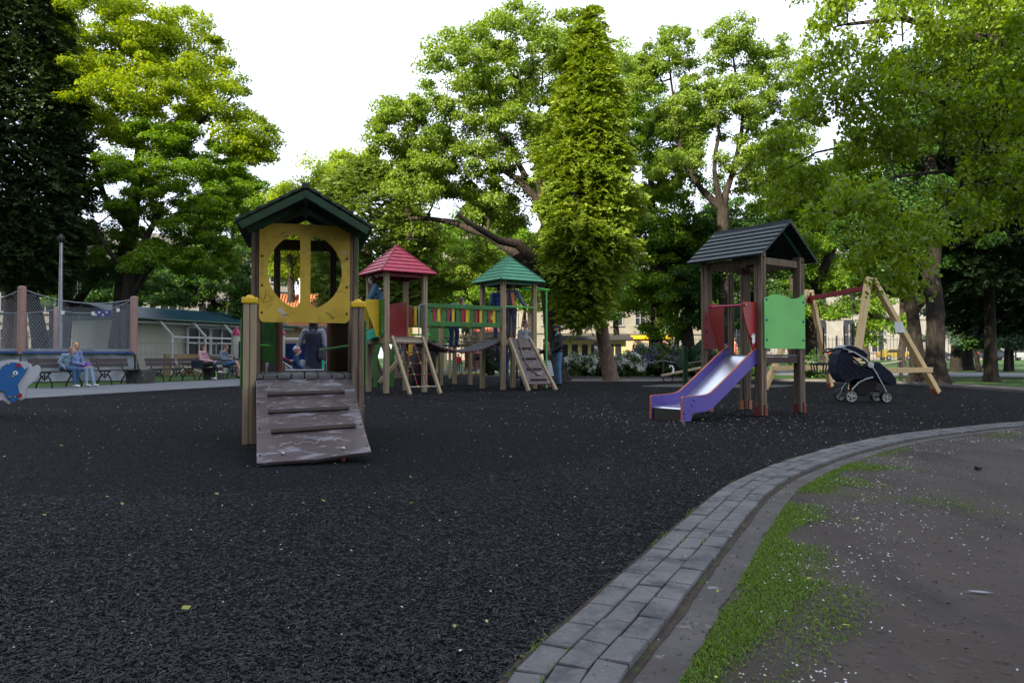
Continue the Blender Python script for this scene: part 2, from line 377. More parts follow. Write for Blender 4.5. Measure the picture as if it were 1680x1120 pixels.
# loose shreds near the camera
def quads_on_ground(P, ln, wd, yaw, tilt, lift):
    n = len(P); c, s = np.cos(yaw), np.sin(yaw); ax = np.stack([c*np.cos(tilt), s*np.cos(tilt), np.sin(tilt)], 1); roll = rng.uniform(-.7, .7, n)
    sx = np.stack([-s*np.cos(roll), c*np.cos(roll), np.sin(roll)], 1)
    P = np.column_stack([P, lift]); A = ax*ln[:, None]/2; B = sx*wd[:, None]/2
    V = np.stack([P-A-B*.6, P+A*.8-B, P+A+B*.5, P-A*.7+B], 1).reshape(-1, 3); return V, np.arange(4*n).reshape(-1, 4)
def inside_arc_left(P):
    # true where the point is left of the kerb arc
    A = np.array([tuple(p) for p in arc[::6]]); D = np.diff(A, axis=0); res = np.ones(len(P), bool); dist = np.full(len(P), 9.)
    for i in range(0, len(P), 20000):
        Q = P[i:i+20000]; d2 = ((Q[:, None, :]-A[None, :-1, :])**2).sum(2); k = d2.argmin(1); v = Q-A[k]; cr = D[k, 0]*v[:, 1]-D[k, 1]*v[:, 0]
        dist[i:i+20000] = np.where(cr > 0, -1, 1)*np.sqrt(d2.min(1))
    return dist            # negative on the left (playground) side, positive towards the soil
def wedge(n, d0, d1, xr=.74, p=1.0):
    d = d0 + (d1-d0)*rng.random(n)**p; x = (rng.random(n)*2-1)*xr*d; return np.stack([x, d], 1)
parts = []
P = wedge(430000, 1.5, 20, p=2.4)
dist = inside_arc_left(P); P = P[dist < -.005]
P = P[P[:, 0] > -7.5]; rr = np.hypot(P[:, 0]+2.6, P[:, 1]-8.5); keep = (rr > 4.05) | (rng.random(len(P)) < .35); P = P[keep]
n = len(P); size = .0045 + .010*rng.random(n)**2.5
V, Fq = quads_on_ground(P, size*1.7, size*.42, rng.uniform(0, 6.28, n), rng.uniform(-.3, .3, n), .006+rng.random(n)*.010)
chip = leafmat('rubber_shreds', (.0015, .0017, .0025), (.024, .0255, .032), (.085, .065, .05), 0, .6)
o = npmesh('rubber_shreds', V, Fq, chip, tint=rng.random(n)**2.2); tag(o, 'loose black and grey rubber shreds scattered over the playground surface', 'rubber mulch', kind='stuff')
# petals and seeds
P = np.vstack([wedge(800, 2, 9, p=.9), wedge(1800, 8, 22, p=1.0)]); dist = inside_arc_left(P)
P2 = np.stack([rng.normal(1.2, 1.5, 1700), rng.normal(9.2, 2.0, 1700)], 1) + np.array([1.6, -.4]); P2 = P2[P2[:, 1] > 4]
d2 = inside_arc_left(P2)
sA = rng.random(2600)*cum[-1]*.55 + .8; sA = sA[np.sin(sA*5.3)+.6*np.sin(sA*13)+rng.normal(0, .4, 2600) > -.1]; offs = .48 + np.abs(rng.normal(.22, .15, len(sA))); P3 = np.array([tuple(arcat(s, o)[0]) for s, o in zip(sA, offs)])
sA = 4.2 + rng.normal(0, .9, 900); offs = .75 + np.abs(rng.normal(.25, .35, 900)); P4 = np.array([tuple(arcat(s, o)[0]) for s, o in zip(sA, offs)])
P = P[(dist < .4) | (rng.random(len(P)) < .22)]; P4 = P4[::2]; P = np.vstack([P, P2[d2 < 0], P3, P4]); P = P[~((P[:, 0] < -7.5) & (P[:, 1] > 20))]; n = len(P); sz = rng.uniform(.004, .0105, n)
dd = P[:, 1]; sz = sz * np.clip(dd/8, .75, 1.5)
V, Fq = quads_on_ground(P, sz*1.3, sz, rng.uniform(0, 6.28, n), rng.uniform(-.3, .3, n), .028+0*dd)
pet = leafmat('petals', (.26, .24, .26), (.55, .53, .56), (.45, .42, .12), 0, .7)
tag(npmesh('fallen_petals', V, Fq, pet, tint=rng.random(n)), 'tiny white petals fallen over the rubber surface and the soil', 'petals', kind='stuff')
# fallen leaves
P = np.vstack([wedge(60, 2, 9), wedge(50, 8, 20)]); d_ = inside_arc_left(P); n = len(P); sz = rng.uniform(.010, .022, n)
V, Fq = quads_on_ground(P, sz*1.4, sz*.8, rng.uniform(0, 6.28, n), rng.uniform(-.2, .3, n), np.where(d_ > 0, .04, .03))
tag(npmesh('fallen_leaves', V, Fq, leafmat('fallen_leaf', (.12, .22, .05), (.40, .36, .08), (.25, .12, .03), .2, .6), tint=rng.random(n)), 'small green and yellow leaves lying scattered on the ground', 'leaves', kind='stuff')
# grass beside the concrete edging
def blades(P, h, w, lean=.5, base=.012):
    n = len(P); yaw = rng.uniform(0, 6.28, n); th = rng.uniform(.05, lean, n)*1.4; dx = np.stack([np.cos(yaw), np.sin(yaw), 0*yaw], 1); sd = np.stack([-np.sin(yaw), np.cos(yaw), 0*yaw], 1)
    B = np.column_stack([P, np.full(n, base)]); up = np.array([0, 0, 1.]); h = h[:, None]; t1 = B + (up*np.cos(th)[:, None]*.6 + dx*np.sin(th)[:, None]*.5)*h; t2 = B + (up*np.cos(th*1.7)[:, None]*.95 + dx*np.sin(th*1.7)[:, None])*h
    w = w[:, None]; V = np.stack([B-sd*w, B+sd*w, t1+sd*w*.8, t1-sd*w*.8, t2+sd*w*.1, t2-sd*w*.1], 1).reshape(-1, 3)
    i = np.arange(n)[:, None]*6; return V, np.vstack([i+np.array([[0, 1, 2, 3]]), i+np.array([[3, 2, 4, 5]])])
def clump_noise(P, s, seed):
    a = np.sin(P[:, 0]*s+seed)+np.sin(P[:, 1]*s*1.3+seed*2)+np.sin((P[:, 0]+P[:, 1])*s*.7+seed*3)+.6*np.sin(P[:, 0]*s*3.1-P[:, 1]*s*2.3+seed); return a
def along(n, smin, smax, m, sd_):
    s = rng.uniform(smin, smax, n); o = .405 + np.abs(rng.normal(m, sd_, n)); return np.array([tuple(arcat(a, b)[0]) for a, b in zip(s, o)])
P = np.vstack([along(26000, .9, 2.6, .0, .18), along(13000, 2.4, 3.8, .0, .13), along(6000, 3.7, 4.9, .0, .10), along(9000, 4.9, 6.1, .02, .22), along(1200, 6.1, 7.8, .05, .06), along(2200, 9.0, 12, .22, .07)])
k = clump_noise(P, 6, 1.3)+rng.normal(0, .5, len(P)); P = P[(k > -1.6 + 6.5*(inside_arc_left(P)-.40))]
P5 = np.stack([rng.normal(0, 1, 2600), rng.normal(0, 1, 2600)], 1); P5 = np.array([2.75, 4.0]) + P5[:, :1]*np.array([.55, -.34]) + P5[:, 1:]*np.array([.06, .10]); P5 = P5[clump_noise(P5, 9, 4) > -.4]
P6 = wedge(1800, 2, 8); P6 = P6[(inside_arc_left(P6) > .6) & (clump_noise(P6, 5, 2) > 2.0)]
P = np.vstack([P, P5, P6]); n = len(P)
V, Fq = blades(P, rng.uniform(.007, .024, n)*rng.uniform(.6, 1, n), rng.uniform(.0010, .0024, n), 1.0)
grass_leaf = leafmat('grass_blades', (.045, .10, .006), (.14, .24, .016), (.22, .20, .05), .3, .5)
tag(npmesh('grass', V, Fq, grass_leaf, tint=np.tile(rng.random(n)**1.3, 2)), 'short green grass growing in patches along the concrete edging', 'grass', kind='stuff')
sA = rng.uniform(.8, 8, 1500); rowo = rng.choice([0, .09, .18, -.012], 1500)+rng.normal(0, .006, 1500); P = np.array([tuple(arcat(a, b)[0]) for a, b in zip(sA, rowo)]); P = P[clump_noise(P, 9, .6) > .75]; n = len(P)
V, Fq = blades(P, rng.uniform(.008, .022, n), rng.uniform(.0012, .0025, n), .9, .026)
tag(npmesh('joint_weeds', V, Fq, grass_leaf, tint=np.tile(rng.random(n), 2)), 'tiny weeds and moss growing in the joints of the kerb pavers', 'weeds', kind='stuff')
# grit on the soil
P = wedge(9000, 1.8, 9); P = P[inside_arc_left(P) > .30]; n = len(P); sz = rng.uniform(.003, .009, n)
V, Fq = quads_on_ground(P, sz*1.6, sz, rng.uniform(0, 6.28, n), rng.uniform(-.4, .4, n), np.full(n, .014)); 
tag(npmesh('soil_crumbs', V, Fq, leafmat('soil_crumb', (.02, .016, .014), (.10, .085, .08), (.14, .07, .04), 0, .9), tint=rng.random(n)), 'crumbs of earth and bark on the bare soil', 'soil crumbs', kind='stuff')
# black lump and feather on the soil
p = G(1605, 773); mb = MB(); mb.box((p.x, p.y, .030), (.05, .035, .03), .4); o = mb.build('stone', black_p, bevel=.008); rebase(o); tag(o, 'small black lump lying alone on the bare soil at the right', 'stone')
p = G(1605, 975); mb = MB()
for i in range(14):
    t = i/13; q0 = p + Vector((-.035+.07*t, .012-.024*t, .014)); 
    mb.add([q0, q0+Vector((.006, 0, .001)), q0+Vector((.012, .007*math.sin(math.pi*t)+.001, .004)), q0+Vector((.006, .007*math.sin(math.pi*t)+.001, .004))], [(0, 1, 2, 3)])
    mb.add([q0, q0+Vector((.006, 0, .001)), q0+Vector((.010, -.006*math.sin(math.pi*t)-.001, .003)), q0+Vector((.004, -.006*math.sin(math.pi*t)-.001, .003))], [(0, 3, 2, 1)])
mb.tube([p+Vector((-.045, .015, .012)), p+Vector((.035, -.012, .015))], .0008, 5)
o = mb.build('feather', mat('white_feather', (.30, .31, .34), .7)); rebase(o); tag(o, 'white bird feather lying on the dark soil', 'feather')
# path on the left and the far path, street
path_m = multimat('pale_asphalt_path', [((.13, .135, .15), 1, 0, 1), ((.16, .165, .175), .8, .45, .7), ((.10, .105, .115), 5, .55, .75), ((.3, .29, .27), 60, .66, .72)], .9, (90, .3, .005))
sheet('path', [(-9.5, -6), (-9.9, 15), (-9.05, 18.1), (-7.9, 21.7), (-7.4, 27), (-8.2, 40), (-9.2, 46), (-12, 46), (-9.6, 34), (-10.5, 28.8), (-12.2, 22.9), (-13.1, 19.9), (-14.2, 15), (-14.5, -6)], .008, path_m)
p1 = [G(560, 610), G(640, 609), G(1000, 612.5), G(1680, 619), G(1900, 621)]; p2 = [G(1900, 614), G(1680, 612), G(1000, 606), G(640, 603.5), G(560, 603)]
sheet('park_path', [(p.x, p.y) for p in p1+p2], .006, path_m)
mb = MB(); mb.add([(-300, 92, terrain(92)+.03), (300, 92, terrain(92)+.03), (300, 104, .47), (-300, 104, .47), ], [(0, 1, 2, 3)]); tag(mb.build('street', mat('street_asphalt', (.05, .05, .055), .85), keep=True), kind='structure')
tan_m = multimat('trodden_earth', [((.11, .095, .08), 1, 0, 1), ((.16, .14, .115), 2, .45, .65), ((.06, .055, .05), 12, .55, .7)], .95, (40, .4, .02))
c = G(1000, 624.5); sheet('earth_patch', [(c.x+3.3*math.cos(a)*(1+.12*math.sin(3*a)), c.y+.8+1.6*math.sin(a)) for a in np.linspace(0, 6.28, 40)[:-1]], .010, tan_m)
c = G(1180, 633); sheet('worn_patch', [(c.x+2.2*math.cos(a)*(1+.12*math.sin(4*a)), c.y+1.3*math.sin(a)) for a in np.linspace(0, 6.28, 40)[:-1]], .010, mat('dusty_mulch', (.03, .029, .031), .9, c2=(.075, .07, .062), scale=(9, 9, 9), detail=9))
# low kerb at the back right
kp = [(-3.8, 32.5), (-1.2, 30.5), (1.5, 29.6), (5.8, 28), (9.9, 25.8), (12.3, 24.6), (12.35, 21), (12.05, 17.1), (12.7, 14), (14.6, 11.5)]
mb = MB()
for a, b in zip(kp[:-1], kp[1:]): mb.beam((*a, .035), (*b, .035), .10, .09)
tag(mb.build('edging_kerb', mat('kerb_concrete', (.12, .11, .11), .9, .2, (3, 3, 3)), bevel=.01), kind='structure')
sheet('worn_verge', [(1.5, 29.7), (5.8, 28.1), (9.9, 25.9), (12.4, 24.7), (12.45, 21), (12.15, 17.1), (12.8, 14), (15.8, 14), (14.2, 17.5), (14.3, 21.5), (14.0, 25.6), (10.3, 27.2), (5.8, 29.6), (1.5, 30.6)], .005, tan_m)
# ================================================================ TREES
bark = multimat('tree_bark', [((.028, .022, .017), 1, 0, 1), ((.058, .046, .036), (14, 14, 3), .45, .62), ((.012, .010, .008), (22, 22, 5), .52, .68), ((.05, .06, .03), 2, .6, .75)], .95, (26, .9, .03))
bark_shade = multimat('shade_toned_bark', [((.014, .011, .009), 1, 0, 1), ((.032, .026, .020), (14, 14, 3), .45, .62), ((.007, .006, .005), (22, 22, 5), .52, .68)], .95, (26, .9, .03))  # darker bark copy: shade on the right-hand trunks put into the colour
bark_r = multimat('reddish_bark', [((.13, .085, .062), 1, 0, 1), ((.21, .145, .11), (16, 16, 3), .45, .62), ((.06, .038, .028), (24, 24, 4), .54, .68)], .95, (26, .8, .02))
def leaf_quads(C, N, size, droop=0.0, aspect=.62, flat=.0):
    """C: leaf positions (n,3); random rhombic leaves with a folded midrib"""
    n = len(C); nrm = rng.normal(0, 1, (n, 3)); nrm[:, 2] = np.abs(nrm[:, 2])*.8 + flat + .25
    if N is not None: nrm += N
    nrm /= np.linalg.norm(nrm, axis=1)[:, None]
    t = rng.normal(0, 1, (n, 3)); t[:, 2] -= droop*2; t -= nrm*(t*nrm).sum(1)[:, None]; t /= np.linalg.norm(t, axis=1)[:, None]+1e-9
    b = np.cross(nrm, t); s = size*rng.uniform(.6, 1.25, n)[:, None]
    V = np.stack([C - t*s*.5, C + b*s*aspect*.5 + nrm*s*.08, C + t*s*.5, C - b*s*aspect*.5 + nrm*s*.08], 1).reshape(-1, 3)
    return V, np.arange(4*n).reshape(-1, 4)
def grow(trunks, tips, jit=.12, maxn=1e9):
    """trunks: list of polylines [(Vector, r)...]; connects every tip to the nearest node. returns nodes, parent, radius"""
    nodes = []; par = []; fixed = []
    for pl in trunks:
        for i, (p, r) in enumerate(pl):
            if i == 0:
                if nodes:
                    k = min(range(len(nodes)), key=lambda q: (nodes[q]-p).length); par.append(k if (nodes[k]-p).length < 1.5 else -1)
                else: par.append(-1)
            else: par.append(len(nodes)-1)
            nodes.append(p.copy()); fixed.append(r)
    A = np.array([tuple(p) for p in nodes]); B0 = A.copy()
    d = [np.min(np.linalg.norm(B0-t, axis=1)) for t in tips]; order = np.argsort(d)
    arr = [tuple(p) for p in A]; arr = np.zeros((len(A)+len(tips)*6, 3)); arr[:len(A)] = A; cnt = len(A); top = B0[:, 2].max()
    for k in order:
        t = tips[k]; D = np.linalg.norm(arr[:cnt]-t, axis=1)
        # prefer nodes below the tip
        pen = D + .45*np.maximum(0, arr[:cnt, 2]-t[2]+.2) ; j = int(pen.argmin()); L = D[j]; m = max(1, min(5, int(L/.55))); p0 = arr[j].copy(); last = j
        for q in range(1, m+1):
            f = q/m; p = p0*(1-f)+t*f; p[2] -= .10*L*math.sin(math.pi*f)*.5
            if q < m: p = p + rng.normal(0, jit*min(L, 1.5)*.35, 3)
            arr[cnt] = p; par.append(last); fixed.append(None); last = cnt; cnt += 1
    return arr[:cnt], par, fixed
def skeleton_mesh(arr, par, fixed, tipr=.010, exp=2.4):
    n = len(arr); acc = np.zeros(n); child = np.zeros(n, int); r = np.zeros(n)
    for i in range(n-1, -1, -1):
        if fixed[i] is not None: r[i] = fixed[i]
        else: r[i] = tipr if child[i] == 0 else acc[i]**(1/exp)
        if par[i] >= 0: acc[par[i]] += r[i]**exp; child[par[i]] += 1
    for i in range(n):
        if fixed[i] is None and par[i] >= 0: r[i] = min(r[i], r[par[i]]*.85)
    mb = MB()
    for i in range(n):
        j = par[i]
        if j < 0: continue
        k = 12 if r[j] > .15 else (8 if r[j] > .06 else (5 if r[j] > .025 else 3))
        a = Vector(arr[j]); b = Vector(arr[i]);
        if (b-a).length < 1e-3: continue
        rj = r[j] if (fixed[i] is not None or r[j] < r[i]*1.5) else r[i]*1.35
        mb.tube([a, b + (b-a).normalized()*r[i]*.3], [rj, r[i]], k, caps=False)
    return mb
def crown_tips(lobes, n, d, shell=2.2):
    vol = np.array([l[2]*l[3] for l in lobes], float); vol /= vol.sum(); out = []; nr = []; lb = []
    for li, l in enumerate(lobes):
        px, py, rx, ry, dd, rd = l[:6]; m = max(3, int(round(n*vol[li]))); D = d+dd; c = W(px, py, D); S = np.array([rx*D/F, rd, ry*D/F])
        u = rng.normal(0, 1, (m, 3)); u /= np.linalg.norm(u, axis=1)[:, None]; rr = rng.random(m)**(1/shell)
        out.append(np.array(c)+u*rr[:, None]*S); nr.append(u*rr[:, None]); lb.append(np.full(m, li))
    return np.vstack(out), np.vstack(nr), np.concatenate(lb)
def tree(name, label, cat, base, trunks, lobes, d, ntips, lpt, lsize, lmat, cr=.55, bk=None, group=None, droop=.2, shell=2.2, tipr=.010, flat=.0, squash=.55, tint_c=.35, outward=.5, keep=None):
    base = Vector(base); ntips = int(ntips*1.6); lpt = int(lpt*1.9); lsize *= .92; cr *= .92; tips, nr, lb = crown_tips(lobes, ntips, d, shell)
    if keep is not None: k = keep(tips); tips, nr, lb = tips[k], nr[k], lb[k]
    arr, par, fixed = grow(trunks, tips); arrL = arr - np.array(base)
    mb = skeleton_mesh(arrL, par, fixed, tipr)
    root = thing(name, label, cat, base, 0, group)
    mb.build('trunk', bk or bark, root, smooth=True, keep=True)
    # leaf clusters at the tips and at the nodes just before them
    isp = set(par); nt = len(tips)
    endsi = [i for i in range(len(arr)) if i not in isp and fixed[i] is None]; E = arrL[endsi]
    mid = np.array([arrL[i]*.5+arrL[par[i]]*.5 for i in endsi]); C0 = np.vstack([E, mid]); K = len(C0)
    cl_t = rng.random(K); sizes = cr*rng.uniform(.55, 1.25, K)
    per = np.concatenate([np.full(len(E), lpt), np.full(len(mid), int(lpt*.45))]); per = (per*rng.uniform(.6, 1.4, K)).astype(int)
    idx = np.repeat(np.arange(K), per); n = len(idx); u = rng.normal(0, 1, (n, 3)); u /= np.linalg.norm(u, axis=1)[:, None]; rr = rng.random(n)**(1/2.4)
    off = u*rr[:, None]*sizes[idx][:, None]; off[:, 2] *= squash; off[:, 2] -= droop*sizes[idx]*(off[:, 0]**2+off[:, 1]**2)/(sizes[idx]**2)
    C = C0[idx]+off; V, Fq = leaf_quads(C, u*outward, lsize, droop, flat=flat); tint = np.clip(tint_c*cl_t[idx]+(1-tint_c)*rng.random(n), 0, 1)
    npmesh('crown', V, Fq, lmat, root, tint); return root
def line(pts, d=None):
    """[(px, py, radius_m[, depth])] -> polyline"""
    out = []
    for p in pts:
        D = p[3] if len(p) > 3 else d; out.append((W(p[0], p[1], D), p[2]))
    # subdivide with slight wobble
    res = [out[0]]
    for (a, ra), (b, rb) in zip(out[:-1], out[1:]):
        m = max(1, int((b-a).length/.7))
        for q in range(1, m+1):
            f = q/m; p = a.lerp(b, f)
            if q < m: p += Vector((random.gauss(0, 1), random.gauss(0, 1), 0))*min(.05, ra*.25)
            res.append((p, ra+(rb-ra)*f))
    return res
def flare(pl, z0=0.0, k=1.5):
    p, r = pl[0]; q, r2 = pl[1]; return [(Vector((p.x, p.y, z0-.1)), r*k), (Vector((p.x*.97+q.x*.03, p.y, z0+.15)), r*1.12)] + pl[1:]
lime1 = leafmat('lime_leaves', (.12, .20, .008), (.29, .38, .016), (.36, .42, .03), .45)
oakl = leafmat('oak_leaves', (.10, .18, .02), (.24, .34, .05), (.32, .40, .08), .42)
dkleaf = leafmat('dark_maple_leaves', (.022, .060, .012), (.065, .15, .022), None, .35)
midleaf = leafmat('mid_green_leaves', (.060, .14, .010), (.17, .29, .020), None, .42)
yelleaf = leafmat('yellow_green_leaves', (.15, .23, .012), (.32, .42, .03), None, .45)
frontleaf = leafmat('broad_lime_leaves', (.09, .16, .014), (.24, .35, .035), (.36, .44, .09), .45, .35)
thujaL = leafmat('cypress_foliage', (.085, .15, .016), (.29, .38, .045), (.26, .17, .05), .30)
thujaP = leafmat('pale_thuja_foliage', (.11, .18, .03), (.24, .33, .07), None, .3)
conD = leafmat('dark_conifer_foliage', (.018, .038, .011), (.065, .105, .032), None, .15)
yewL = leafmat('dark_yew_foliage', (.008, .022, .010), (.022, .045, .016), None, .12)
blueL = leafmat('blue_green_spruce_foliage', (.03, .065, .035), (.07, .12, .07), None, .15)

# --- feathery conifer crowns: sprays on a surface of revolution
def conifer(name, label, cat, base, prof, zb, zt, n, m, L, lmat, trunk=None, bk=None, group=None, droopy=.15, lean=(0, 0), off=(0, 0), lsz=.09, lw=.32, rough=.16, lumps=5, inner=.25, ell=(1, 1)):
    base = Vector(base); root = thing(name, label, cat, base, 0, group); n = int(n*1.5); lsz *= 1.2; inner = .45; lw *= 1.25
    if trunk:
        mb = MB()
        for pl in trunk: mb.tube([Vector(p)-base for p, r in pl], [r for p, r in pl], 14, caps=False)
        mb.build('trunk', bk or bark_r, root, smooth=True, keep=True)
    z = rng.random(n*2); rad = np.interp(z, [p[0] for p in prof], [p[1] for p in prof]); k = rng.random(n*2) < (rad/rad.max()*.9+.1); z = z[k][:n]; rad = rad[k][:n]; n = len(z)
    a = rng.uniform(0, 2*math.pi, n); H = zt-zb; zz = zb+z*H
    lump = 1+rough*(np.sin(a*lumps+zz*2.1)+np.sin(a*3+zz*1.1+2)+np.sin(zz*3.3+a*2)+.8*np.sin(zz*6.1+a*4+1))*.55 + rng.normal(0, rough*.35, n)
    fr = 1-inner*rng.random(n)**1.5; r = rad*lump*fr; cx = off[0]+lean[0]*z*H; cy = off[1]+lean[1]*z*H
    O = np.stack([np.cos(a), np.sin(a), np.full(n, .15)+.25*rng.random(n)-droopy], 1); O += rng.normal(0, .22, (n, 3)); O /= np.linalg.norm(O, axis=1)[:, None]
    S0 = np.stack([cx+r*np.cos(a)*ell[0], cy+r*np.sin(a)*ell[1], zz], 1)
    up = np.array([0, 0, 1.]); SD = np.cross(O, up); SD /= np.linalg.norm(SD, axis=1)[:, None]; NR = np.cross(SD, O)
    roll = rng.uniform(-.9, .9, n); SD2 = SD*np.cos(roll)[:, None]+NR*np.sin(roll)[:, None]
    idx = np.repeat(np.arange(n), m); N = len(idx); t = rng.random(N); sd = rng.choice([-1, 1], N)*rng.random(N); Ls = (L*rng.uniform(.6, 1.3, n))[idx]
    P = S0[idx]+O[idx]*(t*Ls)[:, None]+SD2[idx]*(sd*(1-t*.75)*Ls*.42)[:, None]; P[:, 2] -= droopy*Ls*t*t
    D = O[idx]+SD2[idx]*(np.sign(sd)*.75)[:, None]+rng.normal(0, .22, (N, 3)); D /= np.linalg.norm(D, axis=1)[:, None]
    Nn = np.cross(D, SD2[idx]); Nn += rng.normal(0, .35, (N, 3)); B = np.cross(D, Nn); B /= np.linalg.norm(B, axis=1)[:, None]+1e-9
    s = (lsz*rng.uniform(.6, 1.35, N))[:, None]; V = np.stack([P-D*s*.5, P+B*s*lw*.5, P+D*s*.5, P-B*s*lw*.5], 1).reshape(-1, 3)
    ct = rng.random(n); tint = np.clip(.5*ct[idx]+.5*rng.random(N), 0, 1); npmesh('crown', V, np.arange(4*N).reshape(-1, 4), lmat, root, tint); return root

# T6 old oak in the middle
d = 26.3; b = W(912, 625, d); b.z = 0
t6 = [flare(line([(912, 625, .42), (910, 600, .33), (906, 540, .30), (900, 480, .28), (892, 450, .27)], d)),
      line([(895, 470, .24, d), (860, 425, .20, 26.6), (800, 385, .16, 26.9), (745, 365, .12, 27.3), (700, 358, .08, 27.6), (672, 358, .05, 27.8)]),
      line([(892, 450, .22, d), (850, 400, .17, 25.9), (820, 395, .13, 25.7), (785, 375, .10, 25.3), (750, 352, .07, 25.1)]),
      line([(892, 450, .22, d), (898, 380, .17, 26.6), (880, 325, .14, 26.9), (850, 295, .12, 27.1), (805, 266, .09, 27.3), (760, 244, .06, 27.7), (735, 228, .03, 27.9)]),
      line([(888, 320, .14, 26.9), (880, 250, .11, 26.9), (860, 190, .08, 27.2), (842, 140, .05, 27.3)]),
      line([(862, 290, .12, 27.1), (835, 235, .09, 27.9), (800, 200, .06, 28.3), (770, 180, .04, 28.3)]),
      line([(898, 380, .10, 26.6), (885, 300, .07, 28), (880, 220, .05, 28.6), (890, 130, .03, 29)])]
t6l = [(860, 95, 105, 72, 1, 3.4), (770, 130, 80, 60, 1, 3), (700, 215, 85, 50, 1.3, 2.6), (650, 190, 42, 24, 1.2, 1.2), (760, 280, 80, 40, 1.3, 2.2), (840, 200, 85, 80, 1.4, 3), (960, 120, 75, 70, 5, 2.5), (940, 240, 80, 80, 5, 2.5),
       (700, 310, 70, 42, 1.5, 2), (800, 340, 80, 40, 2, 2), (690, 395, 60, 26, 2.5, 1.5), (800, 430, 70, 34, 3.5, 1.5), (740, 440, 60, 30, 4, 1.4), (645, 240, 40, 24, 1.2, 1), (720, 265, 60, 36, 1.5, 2), (860, 330, 50, 40, 2.5, 1.8), (870, 420, 44, 34, 3, 1.6), (1000, 150, 40, 55, 5, 2)]
tree('oak_tree', 'spreading old oak with bent bare limbs behind the green roofed tower', 'tree', b, t6, t6l, d, 860, 130, .125, oakl, cr=.52, shell=2.6, outward=.7, tipr=.012)
# T7 tall golden cypress with leaning trunk
d = 26.3; b = W(1000, 624, d); b.z = 0; top = W(962, 28, d)
tr = [[(W(1003, 627, d)*1.0, .36), (W(1001, 616, d), .28), (W(992, 570, d-.3), .24), (W(985, 525, d-.6), .22), (W(966, 450, d-.9), .18), (W(956, 350, d), .13), (W(960, 150, d), .06)]]
tr[0][0] = (Vector((tr[0][0][0].x, d, -.1)), .36)
base = Vector((b.x, d, 0)); H = top.z
conifer('cypress_tree', 'tall golden green cypress with a bare leaning brown trunk', 'tree', base, [(0, .2), (.06, .5), (.12, .7), (.17, .92), (.25, 1.2), (.45, 1.12), (.65, .90), (.82, .50), (.92, .16), (1, .01)], 2.0, H, 3900, 50, .62, thujaL, tr, droopy=.30, lean=(.018, .02), off=(-1.0, -.9), rough=.30, lsz=.105, lw=.34, inner=.3)
# T5 pale rounded thuja, and its taller green neighbour
d = 30.0; b = W(618, 618, d); b.z = 0
conifer('thuja_tree', 'pale green rounded thuja behind the red roofed tower', 'tree', b, [(0, 1.5), (.15, 2.15), (.5, 2.25), (.8, 1.6), (.95, .8), (1, .1)], 2.3, W(600, 262, d).z, 3000, 40, .5, thujaP, [[(W(620, 625, d).xy.to_3d()+Vector((0, 0, -.1)), .30), (W(612, 590, d), .22), (W(608, 520, d), .2), (W(600, 400, d), .14)], [(W(650, 620, d-.6).xy.to_3d()+Vector((0, 0, -.1)), .24), (W(640, 590, d-.5), .18), (W(628, 555, d-.3), .16), (W(618, 510, d), .14)]], droopy=.12, lean=(-.06, 0), rough=.1, lsz=.11, lw=.34)
# T1 dark conifer at the far left
d = 30.0; b = W(33, 600, d); b.z = 0
conifer('dark_conifer', 'very dark tall conifer with two trunks at the left edge', 'tree', b, [(0, 1.1), (.06, 1.75), (.25, 2.15), (.45, 1.95), (.7, 1.35), (.85, .75), (1, .1)], 3.6, 20.5, 6500, 44, .55, conD, [[(W(33, 605, d).xy.to_3d(), .3), (W(33, 560, d), .24), (W(35, 470, d), .2), (W(33, 300, d), .15)], [(W(12, 605, d+.8).xy.to_3d(), .34), (W(15, 560, d+.8), .27), (W(18, 470, d+.8), .22), (W(20, 300, d+.8), .15)]], droopy=.22, lean=(-.02, 0), rough=.12, lsz=.12, lw=.36)
# T2 large lime, upper left
d = 33.0; b = W(195, 606, d); b.z = 0
t2 = [flare(line([(195, 606, .5), (195, 560, .42), (200, 500, .38), (205, 440, .34), (215, 380, .30), (225, 300, .24), (235, 200, .18), (250, 110, .10)], d)),
      line([(200, 500, .2, d), (225, 450, .2, 32.6), (270, 415, .17, 32), (310, 395, .13, 31.6), (350, 390, .08, 31.4)]), line([(215, 380, .18, d), (170, 320, .14, 33), (150, 250, .10, 33)]), line([(225, 300, .16, d), (290, 240, .12, 33), (340, 190, .08, 33.4), (380, 160, .05, 33.4)]),
      line([(235, 200, .12, d), (290, 140, .08, 33.5), (310, 80, .05, 34)])]
t2l = [(180, 60, 100, 75, 0, 3.5), (285, 75, 75, 60, 1, 2.6), (210, 170, 110, 75, -1, 3.5), (330, 150, 75, 62, 0, 2.6), (385, 215, 62, 48, 0, 2.2), (140, 130, 60, 110, 3, 2.5), (140, -10, 70, 55, 3, 2.5), (415, 245, 36, 26, 0, 1.4)]
tree('lime_tree', 'tallest bright lime tree, its sunlit crown rising over the trees at the left', 'tree', b, t2, t2l, d, 620, 150, .15, lime1, cr=.68, shell=2.4, flat=.3, squash=.5, outward=.6)
